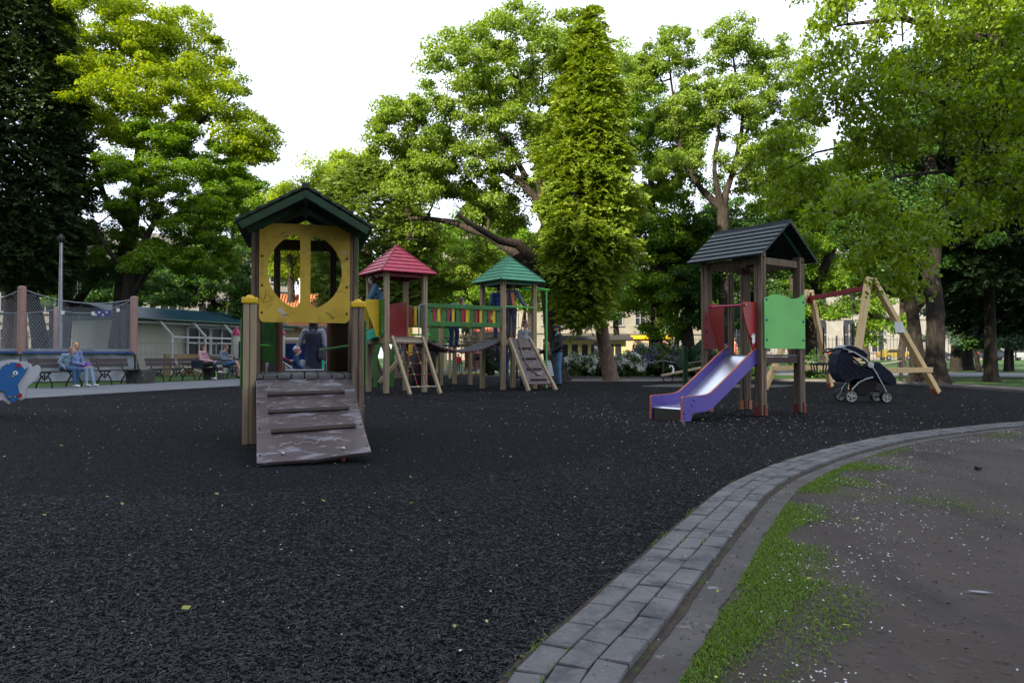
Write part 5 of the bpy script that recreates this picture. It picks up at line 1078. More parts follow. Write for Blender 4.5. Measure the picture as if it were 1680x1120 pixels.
    a = inv @ (W(1221, 502, 11.75)-o); b = inv @ (W(1113, 600, 12.6)-o)
    mb = MB(); mb.beam(a, b, .05, .14); mb.build('sloping_beam', green_d, root, bevel=.005)
    c = inv @ (W(1124, 568, 12.4)-o); mb = MB(); mb.box((c.x, c.y, c.z/2), (.07, .09, c.z), R(-36)); mb.build('beam_prop', green_d, root, bevel=.005)
slide_tower()

# ---------------------------------------------------------------- 3. big two tower climbing frame
def climbing_frame():
    root = thing('climbing_frame', 'large climbing frame with red and green roofed towers joined by a plank bridge', 'climbing frame', (-2.94, 17.1, 0), math.atan2(.57, .82))
    dz = 1.33
    def postw(x, y, z0, z1, w=.115, nm='post'): return grooved_post(x, y, z0, z1, w).build(nm, wood_tan, root, bevel=.006)
    for x, y, zt in ((0, 0, 2.90), (1, 0, 2.90), (1, 1, 2.90), (0, 1, 2.90)): postw(x, y, 0, zt)
    for x, y in ((3.3, 0), (4.3, 0), (4.3, 1), (3.3, 1)): postw(x, y, 0, 2.90)
    for x, y in ((3.3, 3.3), (4.3, 4.2), (4.35, 3.35), (3.3, 4.2)): postw(x, y, 0, 2.05, .11)
    def proof(cx, cy, c, m):
        zb, za, h = 2.85, 3.54, .70; n = 7; rf = MB()
        for q in range(4):
            a0 = R(45+90*q); a1 = R(135+90*q); c0 = Vector((math.cos(a0), math.sin(a0), 0))*h*math.sqrt(2); c1 = Vector((math.cos(a1), math.sin(a1), 0))*h*math.sqrt(2); nr = ((c0+c1)/2).normalized()*.5+Vector((0, 0, .5))
            for k in range(n):
                t0 = k/n; t1 = (k+1)/n+.03
                def P(cc, t, off): return Vector((cx, cy, za))+Vector((cc.x*t, cc.y*t, (zb-za)*t))+nr.normalized()*off
                rf.add([P(c0, t0, 0), P(c0, t1, 0), P(c1, t1, 0), P(c1, t0, 0), P(c0, t0, .012), P(c0, t1, .034), P(c1, t1, .034), P(c1, t0, .012)], [(0, 3, 2, 1), (4, 5, 6, 7), (0, 1, 5, 4), (1, 2, 6, 5), (2, 3, 7, 6), (3, 0, 4, 7)])
        o = rf.build('roof', m, root); rg = MB()
        for q in range(4): a0 = R(45+90*q); e = Vector((math.cos(a0), math.sin(a0), 0))*h*math.sqrt(2); rg.tube([Vector((cx, cy, za+.03)), Vector((cx+e.x, cy+e.y, zb+.02))], .026, 6)
        rg.build('ridge_trim', c, o)
        rg = MB(); rg.box((cx, cy-.5, 2.80), (1.0, .05, .10)); rg.box((cx, cy+.5, 2.80), (1.0, .05, .10)); rg.box((cx-.5, cy, 2.80), (.05, .95, .10)); rg.box((cx+.5, cy, 2.80), (.05, .95, .10)); rg.build('roof_frame', c, root)
    proof(.5, .5, mat('red_trim', (.20, .008, .015), .45), mat('crimson_roof_boards', (.30, .012, .035), .38, c2=(.46, .035, .08), scale=(6, 6, 6)))
    proof(3.8, .5, mat('green_trim', (.02, .13, .06), .45), mat('mint_green_roof_boards', (.035, .19, .10), .38, c2=(.075, .28, .17), scale=(6, 6, 6)))
    for x0 in (0, 3.3):
        dk = MB()
        for i in range(7): dk.box((x0+.5, .07+.143*i, dz-.02), (1.0 if 0 < i < 6 else .88, .135, .04))
        dk.build('deck', wood_grey, root); fr = MB()
        fr.box((x0+.5, -.02, dz-.10), (.88, .05, .13)); fr.box((x0+.5, 1.02, dz-.10), (.88, .05, .13)); fr.box((x0-.02, .5, dz-.10), (.05, .88, .13)); fr.box((x0+1.02, .5, dz-.10), (.05, .88, .13)); fr.build('deck_frame', wood_tan, root, bevel=.004)
    # rope ladder on the red tower
    rt = [Vector((.13, -.03, dz)), Vector((.93, -.03, dz))]; rb = [Vector((.03, -1.0, 0)), Vector((.93, -1.0, 0))]
    rb = [Vector((.13, -.98, 0)), Vector((.90, -.98, 0))]
    for a, b in zip(rt, rb): mb = MB(); mb.beam(a, b, .065, .085, (0, 1, 0)); mb.build('ladder_rail', wood_tan, root, bevel=.006)
    def LP(s, t): return (rt[0].lerp(rb[0], t)).lerp(rt[1].lerp(rb[1], t), s)
    for t in (.09, .87): mb = MB(); mb.tube([LP(0, t), LP(1, t)], .016, 8); mb.build('ladder_bar', steel, root, smooth=True)
    mb = MB()
    for s in (.33, .66): mb.tube([LP(s, .09), LP(s, .87)], .011, 6)
    for t in (.28, .47, .66): mb.tube([LP(0, t), LP(.5, t+.008), LP(1, t)], .010, 6)
    rp = mb.build('rope_net', red_rope, root)
    for s in (.33, .66):
        for t in (.28, .47, .66): mb = MB(); mb.ball(LP(s, t), .025, 8); mb.build('rope_joint', green_n, rp)
        for t in (.09, .87): mb = MB(); mb.ball(LP(s, t), .028, 8); mb.build('rope_clamp', yellow_p, rp)
    mb = MB(); mb.tube([(.82, -.06, dz+.02), (.82, -.06, dz+.74), (.86, -.06, dz+.78), (.97, -.06, dz+.78)], .015, 8); mb.tube([(.97, -.07, dz+.02), (.97, -.07, dz+.78)], .015, 8); mb.build('grab_handle', steel, root, smooth=True)
    # red board panels on the far side
    P = [(.45, dz), (.98, dz), (.98, 2.22)]+[(.98-.53*t, 2.22-.10*t*t) for t in np.linspace(.1, 1, 8)]
    mb = MB(); mb.plate(P, [], .018, frame((1, 0, 0), (0, 0, 1), (0, .93, 0))); mb.build('red_panel', red_b, root); mb = MB(); mb.plate([(.06, dz), (.43, dz), (.43, 2.14), (.06, 2.14)], [], .018, frame((1, 0, 0), (0, 0, 1), (0, .93, 0))); mb.build('red_panel', red_b, root)
    mb = MB(); mb.tube([(.20, .88, dz), (.20, .88, 2.1), (.24, .88, 2.16), (.34, .88, 2.16), (.38, .88, 2.1), (.38, .88, dz)], .016, 8); mb.build('panel_handle', iron, root, smooth=True)
    # green panel and yellow slide guards on the left side
    mb = MB(); mb.box((-.065, .13, 1.78), (.016, .26, .86)); mb.build('green_panel', green_p, root, bevel=.003); bolts([(-.075, y, z) for y in (.03, .23) for z in (1.45, 1.78, 2.1)], (-1, 0, 0), .016).build('bolt_cap', green_n, root)
    for y in (.27, .90):
        P = [(0, 1.30), (0, 2.20), (.36, 2.20)]+[(.36-.26*t**1.3+.02*math.sin(6.28*t), 2.20-.86*t) for t in np.linspace(.08, 1, 12)]
        mb = MB(); mb.plate(P, [], .018, frame((-1, 0, 0), (0, 0, 1), (-.04, y, 0))); mb.build('slide_guard', yellow_p, root, bevel=.003)
    fl = [(.0, 1.36), (-.2, 1.36), (-.4, 1.25), (-1.5, .42), (-1.75, .33), (-2.1, .32)]
    for y in (.30, .86):
        P = [(x, z+.16) for x, z in fl]+[(x, z-.06) for x, z in fl[::-1]]; mb = MB(); mb.plate(P, [], .03, frame((1, 0, 0), (0, 0, 1), (0, y+.015, 0))); mb.build('slide_side', teal, root, bevel=.008)
    mb = MB(); n0 = len(fl); mb.add([(x, .31, z) for x, z in fl]+[(x, .85, z) for x, z in fl], [(i, i+1, n0+i+1, n0+i) for i in range(n0-1)]); mb.build('slide_chute', teal, root, smooth=True)
    mb = MB(); mb.box((-2.0, .58, .15), (.05, .5, .30)); mb.build('slide_foot', teal, root)
    # bridge railings
    for y in (-.02, 1.02):
        mb = MB(); mb.box((2.15, y, 2.10), (2.20, .045, .105)); mb.build('top_rail', green_p, root, bevel=.006); mb = MB(); mb.box((2.15, y, 1.66), (2.20, .045, .115)); mb.build('bottom_rail', green_p, root, bevel=.006)
        cols = [green_p, red_b, yellow_p]; i = 0; x = 1.13
        while x < 3.22:
            mb = MB(); wd = .105 if i % 3 == 0 else .075; mb.box((x, y+(.03 if y > .5 else -.03)*-1, 1.885), (wd, .02, .50)); mb.build('slat', cols[i % 3] if y < .5 else cols[(i+1) % 3], root, bevel=.003); i += 1; x += .135
    # sagging plank bridge
    def zb(x): t = (x-1.02)/2.26; return dz-.03-.30*4*t*(1-t)
    for k in range(20):
        x = 1.09+k*.1115; sl = (zb(x+.01)-zb(x-.01))/.02; M = Matrix.Rotation(-math.atan(sl), 3, 'Y'); mb = MB(); mb.box((x, .5, zb(x)), (.098, .92, .032), M=M); mb.build('bridge_plank', wood_grey, root, bevel=.004)
    mb = MB()
    for y in (.06, .94): mb.tube([(1.02+2.26*t, y, zb(1.02+2.26*t)-.035) for t in np.linspace(0, 1, 16)], .014, 6)
    br = mb.build('bridge_cable', iron, root)
    mb = MB()
    for k in range(19): mb.ball((1.145+k*.1115, .045, zb(1.145+k*.1115)-.035), .018, 6)
    mb.build('cable_bead', mat('crimson_bead', (.30, .03, .08), .5), br)
    # ramp with cleats and rope on the green tower
    a0, a1 = Vector((3.47, -.03, dz)), Vector((4.13, -.03, dz)); b0, b1 = Vector((3.36, -1.05, 0)), Vector((4.22, -1.05, 0))
    for a, b in ((a0, b0), (a1, b1)): mb = MB(); mb.beam(a, b, .07, .09, (0, 1, 0)); mb.build('ramp_rail', wood_tan, root, bevel=.006)
    def RQ(s, t): return a0.lerp(b0, t).lerp(a1.lerp(b1, t), s)
    mb = MB(); up = Vector((0, -.8, .62))*.012; q = [RQ(.03, 0), RQ(.97, 0), RQ(.97, .88), RQ(.03, .88)]; mb.add([p-up for p in q]+[p+up for p in q], [(0, 1, 2, 3), (7, 6, 5, 4), (0, 4, 5, 1), (1, 5, 6, 2), (2, 6, 7, 3), (3, 7, 4, 0)]); rmp = mb.build('climbing_ramp', rust, root)
    for t in (.20, .40, .60, .80): mb = MB(); mb.beam(RQ(.22, t)+up*3, RQ(.82, t)+up*3, .04, .035, (0, -.8, .62)); mb.build('cleat', mat('dark_cleat_wood', (.035, .022, .018), .6, .4, (20, 20, 20)), rmp, bevel=.005)
    mb = MB(); P = [Vector((3.93, -.05, 2.08)), Vector((3.84, -.09, 1.75)), Vector((3.78, -.12, 1.45)), RQ(.40, .02)+up*4, RQ(.28, .3)+up*4, RQ(.30, .5)+up*3, RQ(.42, .64)+up*3, RQ(.56, .71)+up*3]; Q = catmull([p.xy.to_3d()+Vector((0, 0, p.z)) for p in [P[0]]+P+[P[-1]]], .05) if False else P
    mb.tube(Q, .016, 6); mb.build('climbing_rope', mat('grey_rope', (.16, .14, .12), .8, .2, (50, 50, 50)), root, smooth=True)
    mb = MB(); mb.tube([RQ(.53, .70)+up*3, RQ(.63, .715)+up*3], .024, 8); mb.build('rope_end', steel, root)
    # bright green pipes
    mb = MB(); mb.tube([(3.36, -.04, 2.16), (4.24, -.04, 2.16)], .022, 8); mb.build('safety_bar', green_n, root, smooth=True)
    for x in (3.92, 4.16): mb = MB(); mb.tube([(x, .93, dz), (x, .93, 2.06), (x+.07, .93, 2.12)], .016, 8); mb.build('grab_handle', iron, root, smooth=True)
    mb = MB(); mb.tube([(4.72+.42*math.cos(a), .55+.42*math.sin(a), 2.72+.03*math.sin(a)) for a in np.linspace(0, 6.283, 25)], .022, 8, caps=False); mb.tube([(4.32, .02, 2.70), (4.72, .13, 2.70)], .02, 8); mb.build('pole_ring', green_n, root, smooth=True)
    mb = MB(); mb.tube([(4.84, .16, 0), (4.84, .16, 2.70)], .026, 10); mb.build('sliding_pole', green_n, root, smooth=True)
    # net tunnel behind the bridge
    mb = MB(); zt = 1.22
    for k in range(7):
        y = 1.15+k*.34; mb.tube([(3.8+.42*math.cos(a), y, 1.62+.45*math.sin(a)) for a in np.linspace(0, 6.283, 17)], .012, 5, caps=False)
    mb.build('tunnel_ring', teal_rope, root)
    mb = MB()
    for k in range(9):
        a = R(200+140*k/8); mb.tube([(3.8+.42*math.cos(a), 1.05+y, 1.62+.45*math.sin(a)-.05*math.sin(math.pi*y/2.2)) for y in np.linspace(0, 2.2, 8)], .014, 5)
    for k in range(24):
        y = 1.1+k*.092; mb.tube([(3.8+.42*math.cos(a), y, 1.61+.45*math.sin(a)) for a in np.linspace(R(200), R(340), 8)], .012, 5)
    mb.build('tunnel_net', mat('cream_rope', (.22, .19, .11), .8, .4, (30, 30, 30)), root)
    dk = MB(); dk.box((3.8, 3.8, 1.20), (1.0, 1.0, .05)); dk.build('rear_deck', wood_grey, root)
    mb = MB(); mb.box((3.8, 4.25, 1.75), (.95, .02, .95)); mb.build('green_panel', green_p, root)
    mb = MB(); mb.lathe((2.75, 3.35, 0), [(.34, .02), (.36, .05), (.36, 1.30), (.34, 1.33)], 28); mb.build('drum', mat('dark_brown_plastic', (.012, .008, .008), .6, .3), root, smooth=True)
    # curved green boards and yellow strut behind the rope ladder
    P = [(0, .05), (.10, 0), (.16, .3), (.10, .7), (.22, 1.1), (.45, 1.45), (.35, 1.55), (.08, 1.2), (-.02, .7), (.04, .3)]
    for x in (1.5, 1.0): mb = MB(); mb.plate(P, [], .02, frame((1, 0, 0), (0, 0, 1), (x, 3.0, 0))); mb.build('curved_board', green_p, root)
    mb = MB(); mb.box((1.95, 2.6, 1.45), (.10, .04, 1.1)); mb.build('yellow_board', yellow_p, root)
    mb = MB(); mb.beam((1.1, 2.8, .15), (2.25, 2.8, 1.35), .07, .09); mb.build('brace', wood_tan, root)
    mb = MB(); mb.tube([(1.9, 3.2, 1.50), (2.9, 3.2, 1.50)], .02, 8); mb.build('low_bar', green_n, root)
climbing_frame()

# ---------------------------------------------------------------- rope climbing net further back
def back_net():
    d = 29.5; root = thing('rope_climber', 'dark red rope net with small discs hanging behind the bridge over the far lawn', 'rope net', (W(765, 600, d).x, d, 0)); x0 = root.location.x
    for i in range(3):
        for px in (741, 785): pass
    mb = MB()
    for px in (738, 792): x = W(px, 600, d).x-x0; mb.box((x, 0, .85), (.1, .1, 1.7))
    mb.box((0, 0, 1.66), (W(792, 600, d).x-W(738, 600, d).x, .08, .08)); mb.build('frame', wood_tan, root)
    mb = MB(); pxs = (748, 757, 765, 773, 781)
    for px in pxs: x = W(px, 600, d).x-x0; mb.tube([(x, 0, .12), (x, 0, 1.62)], .014, 5)
    for z in (.14, .62, 1.05): mb.tube([(W(742, 600, d).x-x0, 0, z), (W(788, 600, d).x-x0, 0, z)], .014, 5)
    r_ = mb.build('ropes', red_rope, root); mb = MB()
    for px in pxs:
        for z in (.16, .62): mb.lathe((W(px, 600, d).x-x0, 0, z), [(.03, -.04), (.05, 0), (.03, .04)], 8)
    mb.build('rope_beads', red_rope, r_)
back_net()

# ---------------------------------------------------------------- swing
def swing():
    root = thing('swing_set', 'swing set frame of fresh yellow timber legs with a dark red top beam', 'swing', (7.9, 16.06, 0)); o = root.location.copy()
    A2 = Vector((7.9, 16.06, 2.50)); R2 = Vector((9.47, 16.3, 0)); L2 = Vector((6.95, 15.0, 0)); A1 = Vector((7.80, 19.2, 2.50)); R1 = Vector((8.62, 19.8, 0)); L1 = Vector((6.35, 18.4, 0))
    for A, Rr, Ll in ((A2, R2, L2), (A1, R1, L1)):
        u = (Rr-Ll).normalized(); n = Vector((-u.y, u.x, 0))
        for side, B in ((1, Rr), (-1, Ll)):
            top = A+u*side*.10; d = (B-top).normalized(); mb = MB(); mb.beam(top-o-d*.10, B-o+Vector((0, 0, .05)), .125, .12, n); leg = mb.build('leg', wood_new, root, bevel=.008)
            bt = [top + d*t - n*.064 - o for t in (.05, .32)]; bolts(bt, -n, .018).build('bolt', steel, leg)
            mb = MB(); f = B-d*.16; mb.beam(f-o-n*.0+u*side*-.07, B-o+Vector((0, 0, .02))+u*side*-.07, .10, .012, u); mb.build('foot_bracket', orange_e, leg)
        t = .775; p = (A-u*.1).lerp(Ll, t)-n*.085; q = (A+u*.1).lerp(Rr, t)-n*.085; mb = MB(); mb.beam(p-o-u*.18, q-o+u*.18, .05, .115); mb.build('cross_bar', wood_new, root, bevel=.006)
        mb = MB(); mb.plate([(-.16, -.24), (.16, -.24), (.10, .04), (-.10, .04)], [], .012, frame(u, (0, 0, 1), A+n*.07-o)); mb.build('beam_plate', red_b, root)
    bm_ = MB(); bm_.beam(A2-o+Vector((0, 0, -.12)), A1-o+Vector((0, 0, -.12)), .09, .11); bm_.build('top_beam', mat('dark_red_beam', (.22, .012, .03), .4, .2), root, bevel=.006)
    # swing seats hang from the beam: things of their own
    for k, (t0, lab) in enumerate(((.80, 'black rubber baby swing seat hanging right of the slide tower, empty'), (.33, 'black baby swing seat hanging behind the stroller'))):
        c = A2.lerp(A1, t0)+Vector((0, 0, -.17)); bd = (A1-A2).normalized(); ty = bd; tx = Vector((-bd.y, bd.x, 0)).normalized()
        st = thing('baby_swing', lab, 'baby swing', (c.x, c.y, .42), math.atan2(bd.y, bd.x)-R(90), 'baby swing seats')
        zc = c.z-.42
        for s in (-1, 1):
            mb = MB(); y = s*.17
            for i in range(10): mb.tube([(0, y*1.25, zc-i*.075), (0, y*1.24, zc-i*.075-.055)], .010, 5)
            mb.build('chain', steel, st); mb = MB(); mb.tube([(0, y*1.22, zc-.75), (0, y*1.15, .50)], .02, 8); mb.build('chain_sleeve', black_p, st)
            mb = MB(); mb.tube([(0, y*1.15, .5), (-.15, y*1.05, .27)], .012, 6); mb.tube([(0, y*1.15, .5), (.15, y*1.05, .27)], .012, 6); mb.build('chain', steel, st)
        mb = MB(); mb.beam((-.17, -.19, .26), (.17, -.19, .26), .03, .05); mb.beam((-.17, .19, .26), (.17, .19, .26), .03, .05); mb.beam((-.17, -.19, .26), (-.17, .19, .26), .03, .05); mb.beam((.17, -.19, .26), (.17, .19, .26), .03, .05)
        for x, y in ((-.17, -.17), (-.17, 0), (-.17, .17), (.17, -.17), (.17, 0), (.17, .17), (0, .19), (0, -.19)): mb.beam((x, y, .26), (x*.8, y*.8, .03), .035, .02, (0, 1, 0))
        mb.box((0, 0, .02), (.30, .34, .04)); mb.build('bucket', black_p, st, bevel=.008)
    # paper notice tied to the right leg
    u = (R2-A2).normalized(); p = A2.lerp(R2, .40); nt = thing('notice_sheet', 'white paper notice in a plastic sleeve tied to the right leg of the swing', 'notice', p)
    n = Vector((.35, -.93, 0)).normalized(); sx = Vector((n.y*-1, n.x, 0)); q = frame(sx, (0, 0, 1), -n*-.0+n*.075)
    mb = MB(); mb.plate([(-.17, -.12), (.14, -.115), (.05, .12), (-.19, .12)], [], .003, q); mb.build('paper', white_p, nt); mb = MB(); mb.plate([(-.17, -.13), (-.155, -.13), (-.178, .13), (-.195, .13)], [], .005, q); mb.build('green_clip', mat('pale_turquoise', (.2, .6, .5), .5), nt)
    mb = MB()
    for i, (w, z) in enumerate(((.14, .06), (.16, .03), (.12, .0), (.15, -.03), (.10, -.06))): mb.plate([(-.10, z), (-.10+w*.8, z), (-.10+w*.8, z+.006), (-.10, z+.006)], [], .0045, q)
    mb.build('faint_lines', mat('grey_ink', (.5, .5, .52), .8), nt)
swing()
# ---------------------------------------------------------------- spring rider at the left edge
def spring_rider():
    p = G(-40, 684); root = thing('spring_rider', 'blue and white dolphin shaped spring rider on a red coil spring', 'spring rider', (p.x, p.y, 0), math.atan2(p.x, p.y)*-1)
    s = 1200/p.y
    def out(pts): return [((x+24)/s*.97, (684-y)/s) for x, y in pts]
    blue = out([(-70, 640), (-55, 650), (-30, 652), (-12, 645), (-2, 643), (6, 641), (9, 643), (10, 649), (15, 656), (20, 661), (24, 660), (28, 655), (30, 645), (27, 632), (31, 624), (38, 612), (43, 601), (37, 606), (33, 601), (28, 595), (20, 594), (13, 595), (5, 601), (0, 610), (-8, 612), (-25, 606), (-50, 612), (-66, 604), (-80, 600), (-72, 618), (-80, 632)])
    white = out([(-75, 645), (-50, 656), (-20, 658), (0, 659), (12, 655), (22, 664), (28, 652), (33, 655), (39, 658), (45, 652), (46, 636), (58, 625), (65, 610), (64, 601), (60, 599), (54, 604), (50, 597), (44, 594), (34, 593), (30, 590), (22, 590), (10, 592), (-2, 602), (-20, 600), (-50, 606), (-60, 600), (-70, 610)])
    mb = MB(); mb.plate(blue, [], .02, frame((1, 0, 0), (0, 0, 1), (.055, -.12, 0))); mb.build('blue_side', blue_b, root, bevel=.003)
    wb = mat('grey_white_board', (.42, .43, .44), .5, .1)
    mb = MB(); mb.plate(white, [], .02, frame((1, 0, 0), (0, 0, 1), (.0, -.085, 0))); mb.build('white_side', wb, root, bevel=.003)
    mb = MB(); mb.plate([(x+.03, z+.0) for x, z in white], [], .02, frame((1, 0, 0), (0, 0, 1), (.0, .14, 0))); mb.build('white_side', wb, root, bevel=.003)
    mb = MB(); mb.plate([(x+.02, z) for x, z in blue], [], .02, frame((1, 0, 0), (0, 0, 1), (.0, .175, 0))); mb.build('blue_side', blue_b, root, bevel=.003)
    q = out([(35, 599), (37, 649)]);
    for x, z in q: mb = MB(); mb.tube([(x, -.16, z), (x, .22, z)], .030, 12); mb.build('handle', mat('glossy_red_grip', (.32, .005, .01), .3), root, smooth=True)
    e = out([(30, 612)])[0]; mb = MB(); mb.lathe((e[0], -.142, e[1]), [(.030, 0), (.030, .006), (.001, .007)], 14, Matrix.Rotation(R(90), 3, 'X')); ey = mb.build('eye', white_p, root); mb = MB(); mb.lathe((e[0], -.150, e[1]), [(.013, 0), (.013, .004), (.001, .005)], 10, Matrix.Rotation(R(90), 3, 'X')); mb.build('pupil', black_p, ey)
    bolts([(x, -.142, z) for x, z in out([(26, 618), (20, 597), (22, 652), (30, 652)])], (0, -1, 0), .014).build('bolt', mat('brass', (.5, .32, .05), .35, metal=.7), root)
    mb = MB(); mb.box((0, .03, out([(0, 632)])[0][1]), (.30, .26, .04)); mb.build('seat', wb, root, bevel=.01)
    mb = MB(); mb.tube([((.10)*math.cos(t), .03+.10*math.sin(t), .03+.30*t/(2*math.pi*5)) for t in np.linspace(0, 2*math.pi*5, 110)], .014, 7); mb.build('spring', mat('red_spring', (.30, .01, .03), .4), root, smooth=True)
    mb = MB(); mb.box((0, .03, .34), (.24, .2, .03)); mb.box((0, .03, .018), (.26, .26, .03)); mb.build('spring_plate', iron, root)
spring_rider()
# ---------------------------------------------------------------- swan seesaw far right of the cypress
def seesaw():
    p = G(1120, 627); root = thing('seesaw', 'low wooden seesaw plank with a small white swan head near the flower bed', 'seesaw', (p.x, p.y, 0))
    d = p.y; a = W(1085, 616, d)-p; b = W(1165, 600, d+.3)-p
    mb = MB(); mb.beam(a, b, .16, .07); mb.build('plank', wood_tan, root, bevel=.01)
    mb = MB(); mb.tube([(a.x+.22+.17*math.cos(t), .0, .13+.12*math.sin(t)) for t in np.linspace(0, 6.28, 20)], .02, 6, caps=False); mb.build('tyre_buffer', black_p, root)
    c = W(1104, 612, d)-p; mb = MB(); mb.tube([c, c+Vector((.02, 0, .14)), c+Vector((-.02, 0, .23)), c+Vector((-.09, 0, .24)), c+Vector((-.12, 0, .18))], [.035, .03, .03, .035, .01], 8); mb.build('swan_head', white_p, root, smooth=True)
    mb = MB(); mb.box(((a.x+b.x)/2+.4, 0, .18), (.12, .3, .36)); mb.build('pivot', red_b, root)
seesaw()
# cable fence in front of the flower bed
def cable_fence():
    pts = [(848, 29.9), (942, 29.6), (1007, 29.2), (1088, 28.6), (1155, 28.0), (1213, 27.4), (1316, 26.8), (1399, 26.2), (1478, 25.4)]
    root = thing('cable_fence', 'low black posts linked by a sagging cable along the flower bed', 'fence', ((W(1088, 600, 28.6).x), 28.6, 0)); o = root.location
    P = [Vector((W(px, 600, d).x, d, 0)) for px, d in pts]
    for p in P: mb = MB(); mb.box(p-o+Vector((0, 0, .40)), (.09, .09, .80)); mb.box(p-o+Vector((0, 0, .82)), (.06, .06, .05)); mb.build('post', iron, root, bevel=.006)
    for a, b in zip(P[:-1], P[1:]): mb = MB(); mb.tube([a.lerp(b, t)-o+Vector((0, -.05, .72-.10*4*t*(1-t))) for t in np.linspace(0, 1, 9)], .014, 5); mb.build('cable', mat('grey_cable', (.25, .26, .26), .5), root)
cable_fence()
# ================================================================ LEFT SIDE: benches, trampoline, blocks, lamp, bouncy castle
def bench_proto():
    # local: x along the bench, -y is where the sitter faces
    root = thing('park_bench', 'x', 'bench'); L = 1.62
    for i, y in enumerate((-.20, -.095, .01, .115)): mb = MB(); mb.box((L/2, y, .435+(.006 if i in (0,) else 0)), (L, .092, .034)); mb.build('seat_slat', wood_brown, root, bevel=.005)
    for z, y in ((.60, .215), (.735, .255)): mb = MB(); M = Matrix.Rotation(R(-16), 3, 'X'); mb.box((L/2, y, z), (L, .032, .118), M=M); mb.build('back_slat', wood_brown, root, bevel=.005)
    for x in (.27, L-.27):
        mb = MB(); mb.tube([(x, -.24, .0), (x, -.23, .12), (x, -.17, .24), (x, -.10, .33), (x, -.16, .405)], [.024, .022, .022, .022, .024], 6); mb.tube([(x, .26, .0), (x, .22, .12), (x, .14, .24), (x, .09, .33), (x, .17, .41), (x, .235, .55), (x, .28, .80)], [.024, .022, .022, .022, .024, .02, .018], 6)
        mb.tube([(x, -.20, .413), (x, .19, .413)], .018, 6)
        mb.tube([(x, -.10+.0, .33), (x, -.07, .26), (x, 0, .225), (x, .06, .26), (x, .09, .33)], .015, 6); mb.tube([(x, .0+.055*math.cos(a), .285+.055*math.sin(a)) for a in np.linspace(0, 6.283, 12)], .011, 5, caps=False); mb.tube([(x, 0, .40), (x, 0, .19)], [.012, .018], 5)
        mb.build('cast_leg', iron, root, smooth=True)
    return root
proto = bench_proto()
bench_labels = ['brown slatted bench nearest the spring rider with the two blond girls on it', 'empty brown bench directly in front of the trampoline corner', 'empty brown bench in front of the plywood board, right of the first concrete block', 'brown bench where the woman in pink sits with her bag', 'brown bench where the man in blue shorts sits', 'farthest brown bench, partly hidden by the playhouse post']
def backX(d): return -12.9+.147*(d-19.4)
bench_rz = math.atan2(1, .147)      # bench local x runs away from the camera
BD = [19.45, 21.75, 24.25, 26.05, 27.95, 29.8]; BENCH = []
for i, dd in enumerate(BD):
    # local x -> (.145,.989); local -y (front) -> (+.989,-.145)
    loc = Vector((backX(dd)+.26, dd, .012))
    o = proto if i == 0 else copy_thing(proto, loc, bench_rz)
    o.location = loc; o.rotation_euler = (0, 0, bench_rz); o['label'] = bench_labels[i]; o['group'] = 'slatted park benches in a row along the path'; BENCH.append(loc)
def bench_pt(i, s, out, z):   # s metres along the bench, out metres towards the front
    L = BENCH[i]; a = Vector((.1454, .9894, 0)); f = Vector((.9894, -.1454, 0)); return L + a*s + f*out + Vector((0, 0, z))
FACE = math.atan2(.9894, .1454)      # heading helper
for (px, dd, w, lab) in ((231, 23.6, .62, 'square weathered concrete block between the trampoline corner and the third bench'), (350, 27.7, .52, 'square concrete block beside the woman in pink')):
    b = Vector((W(px, 610, dd).x, dd, 0)); mb = MB(); mb.box((0, 0, .21), (w, w, .42), bench_rz); mb.box((0, 0, .43), (w-.1, w-.1, .03), bench_rz); o = mb.build('concrete_block', conc_m, bevel=.015); o.location = b; tag(o, lab, 'concrete block', 'concrete blocks among the benches')
# lamp posts
def lamp(px, py_top, d, label, head=True, y0=600):
    b = Vector((W(px, 600, d).x, d, 0)); root = thing('street_lamp', label, 'street lamp', b, 0); zt = W(px, py_top, d).z
    mb = MB(); mb.lathe((0, 0, 0), [(.11, 0), (.11, .9), (.085, 1.0), (.075, 2.5), (.06, zt)], 14); mb.build('pole', steel, root, smooth=True)
    if head: mb = MB(); mb.tube([(0, 0, zt-.1), (.02, 0, zt+.25), (.35, 0, zt+.42)], .035, 8); mb.build('arm', steel, root, smooth=True); mb = MB(); mb.ball((.62, 0, zt+.42), (.32, .14, .09), 14); mb.build('lamp_head', mat('lamp_white', (.6, .62, .64), .4), root, smooth=True)
    else:
        mb = MB(); mb.lathe((0, 0, zt), [(.09, 0), (.14, .1), (.14, .2), (.02, .34)], 12); mb.build('lamp_head', iron, root, smooth=True)
lamp(98, 398, 27.5, 'grey steel lamp post rising through the dark conifer', False)
lamp(128, 250, 36, 'taller street lamp whose pale head shows between the conifer and the lime tree')
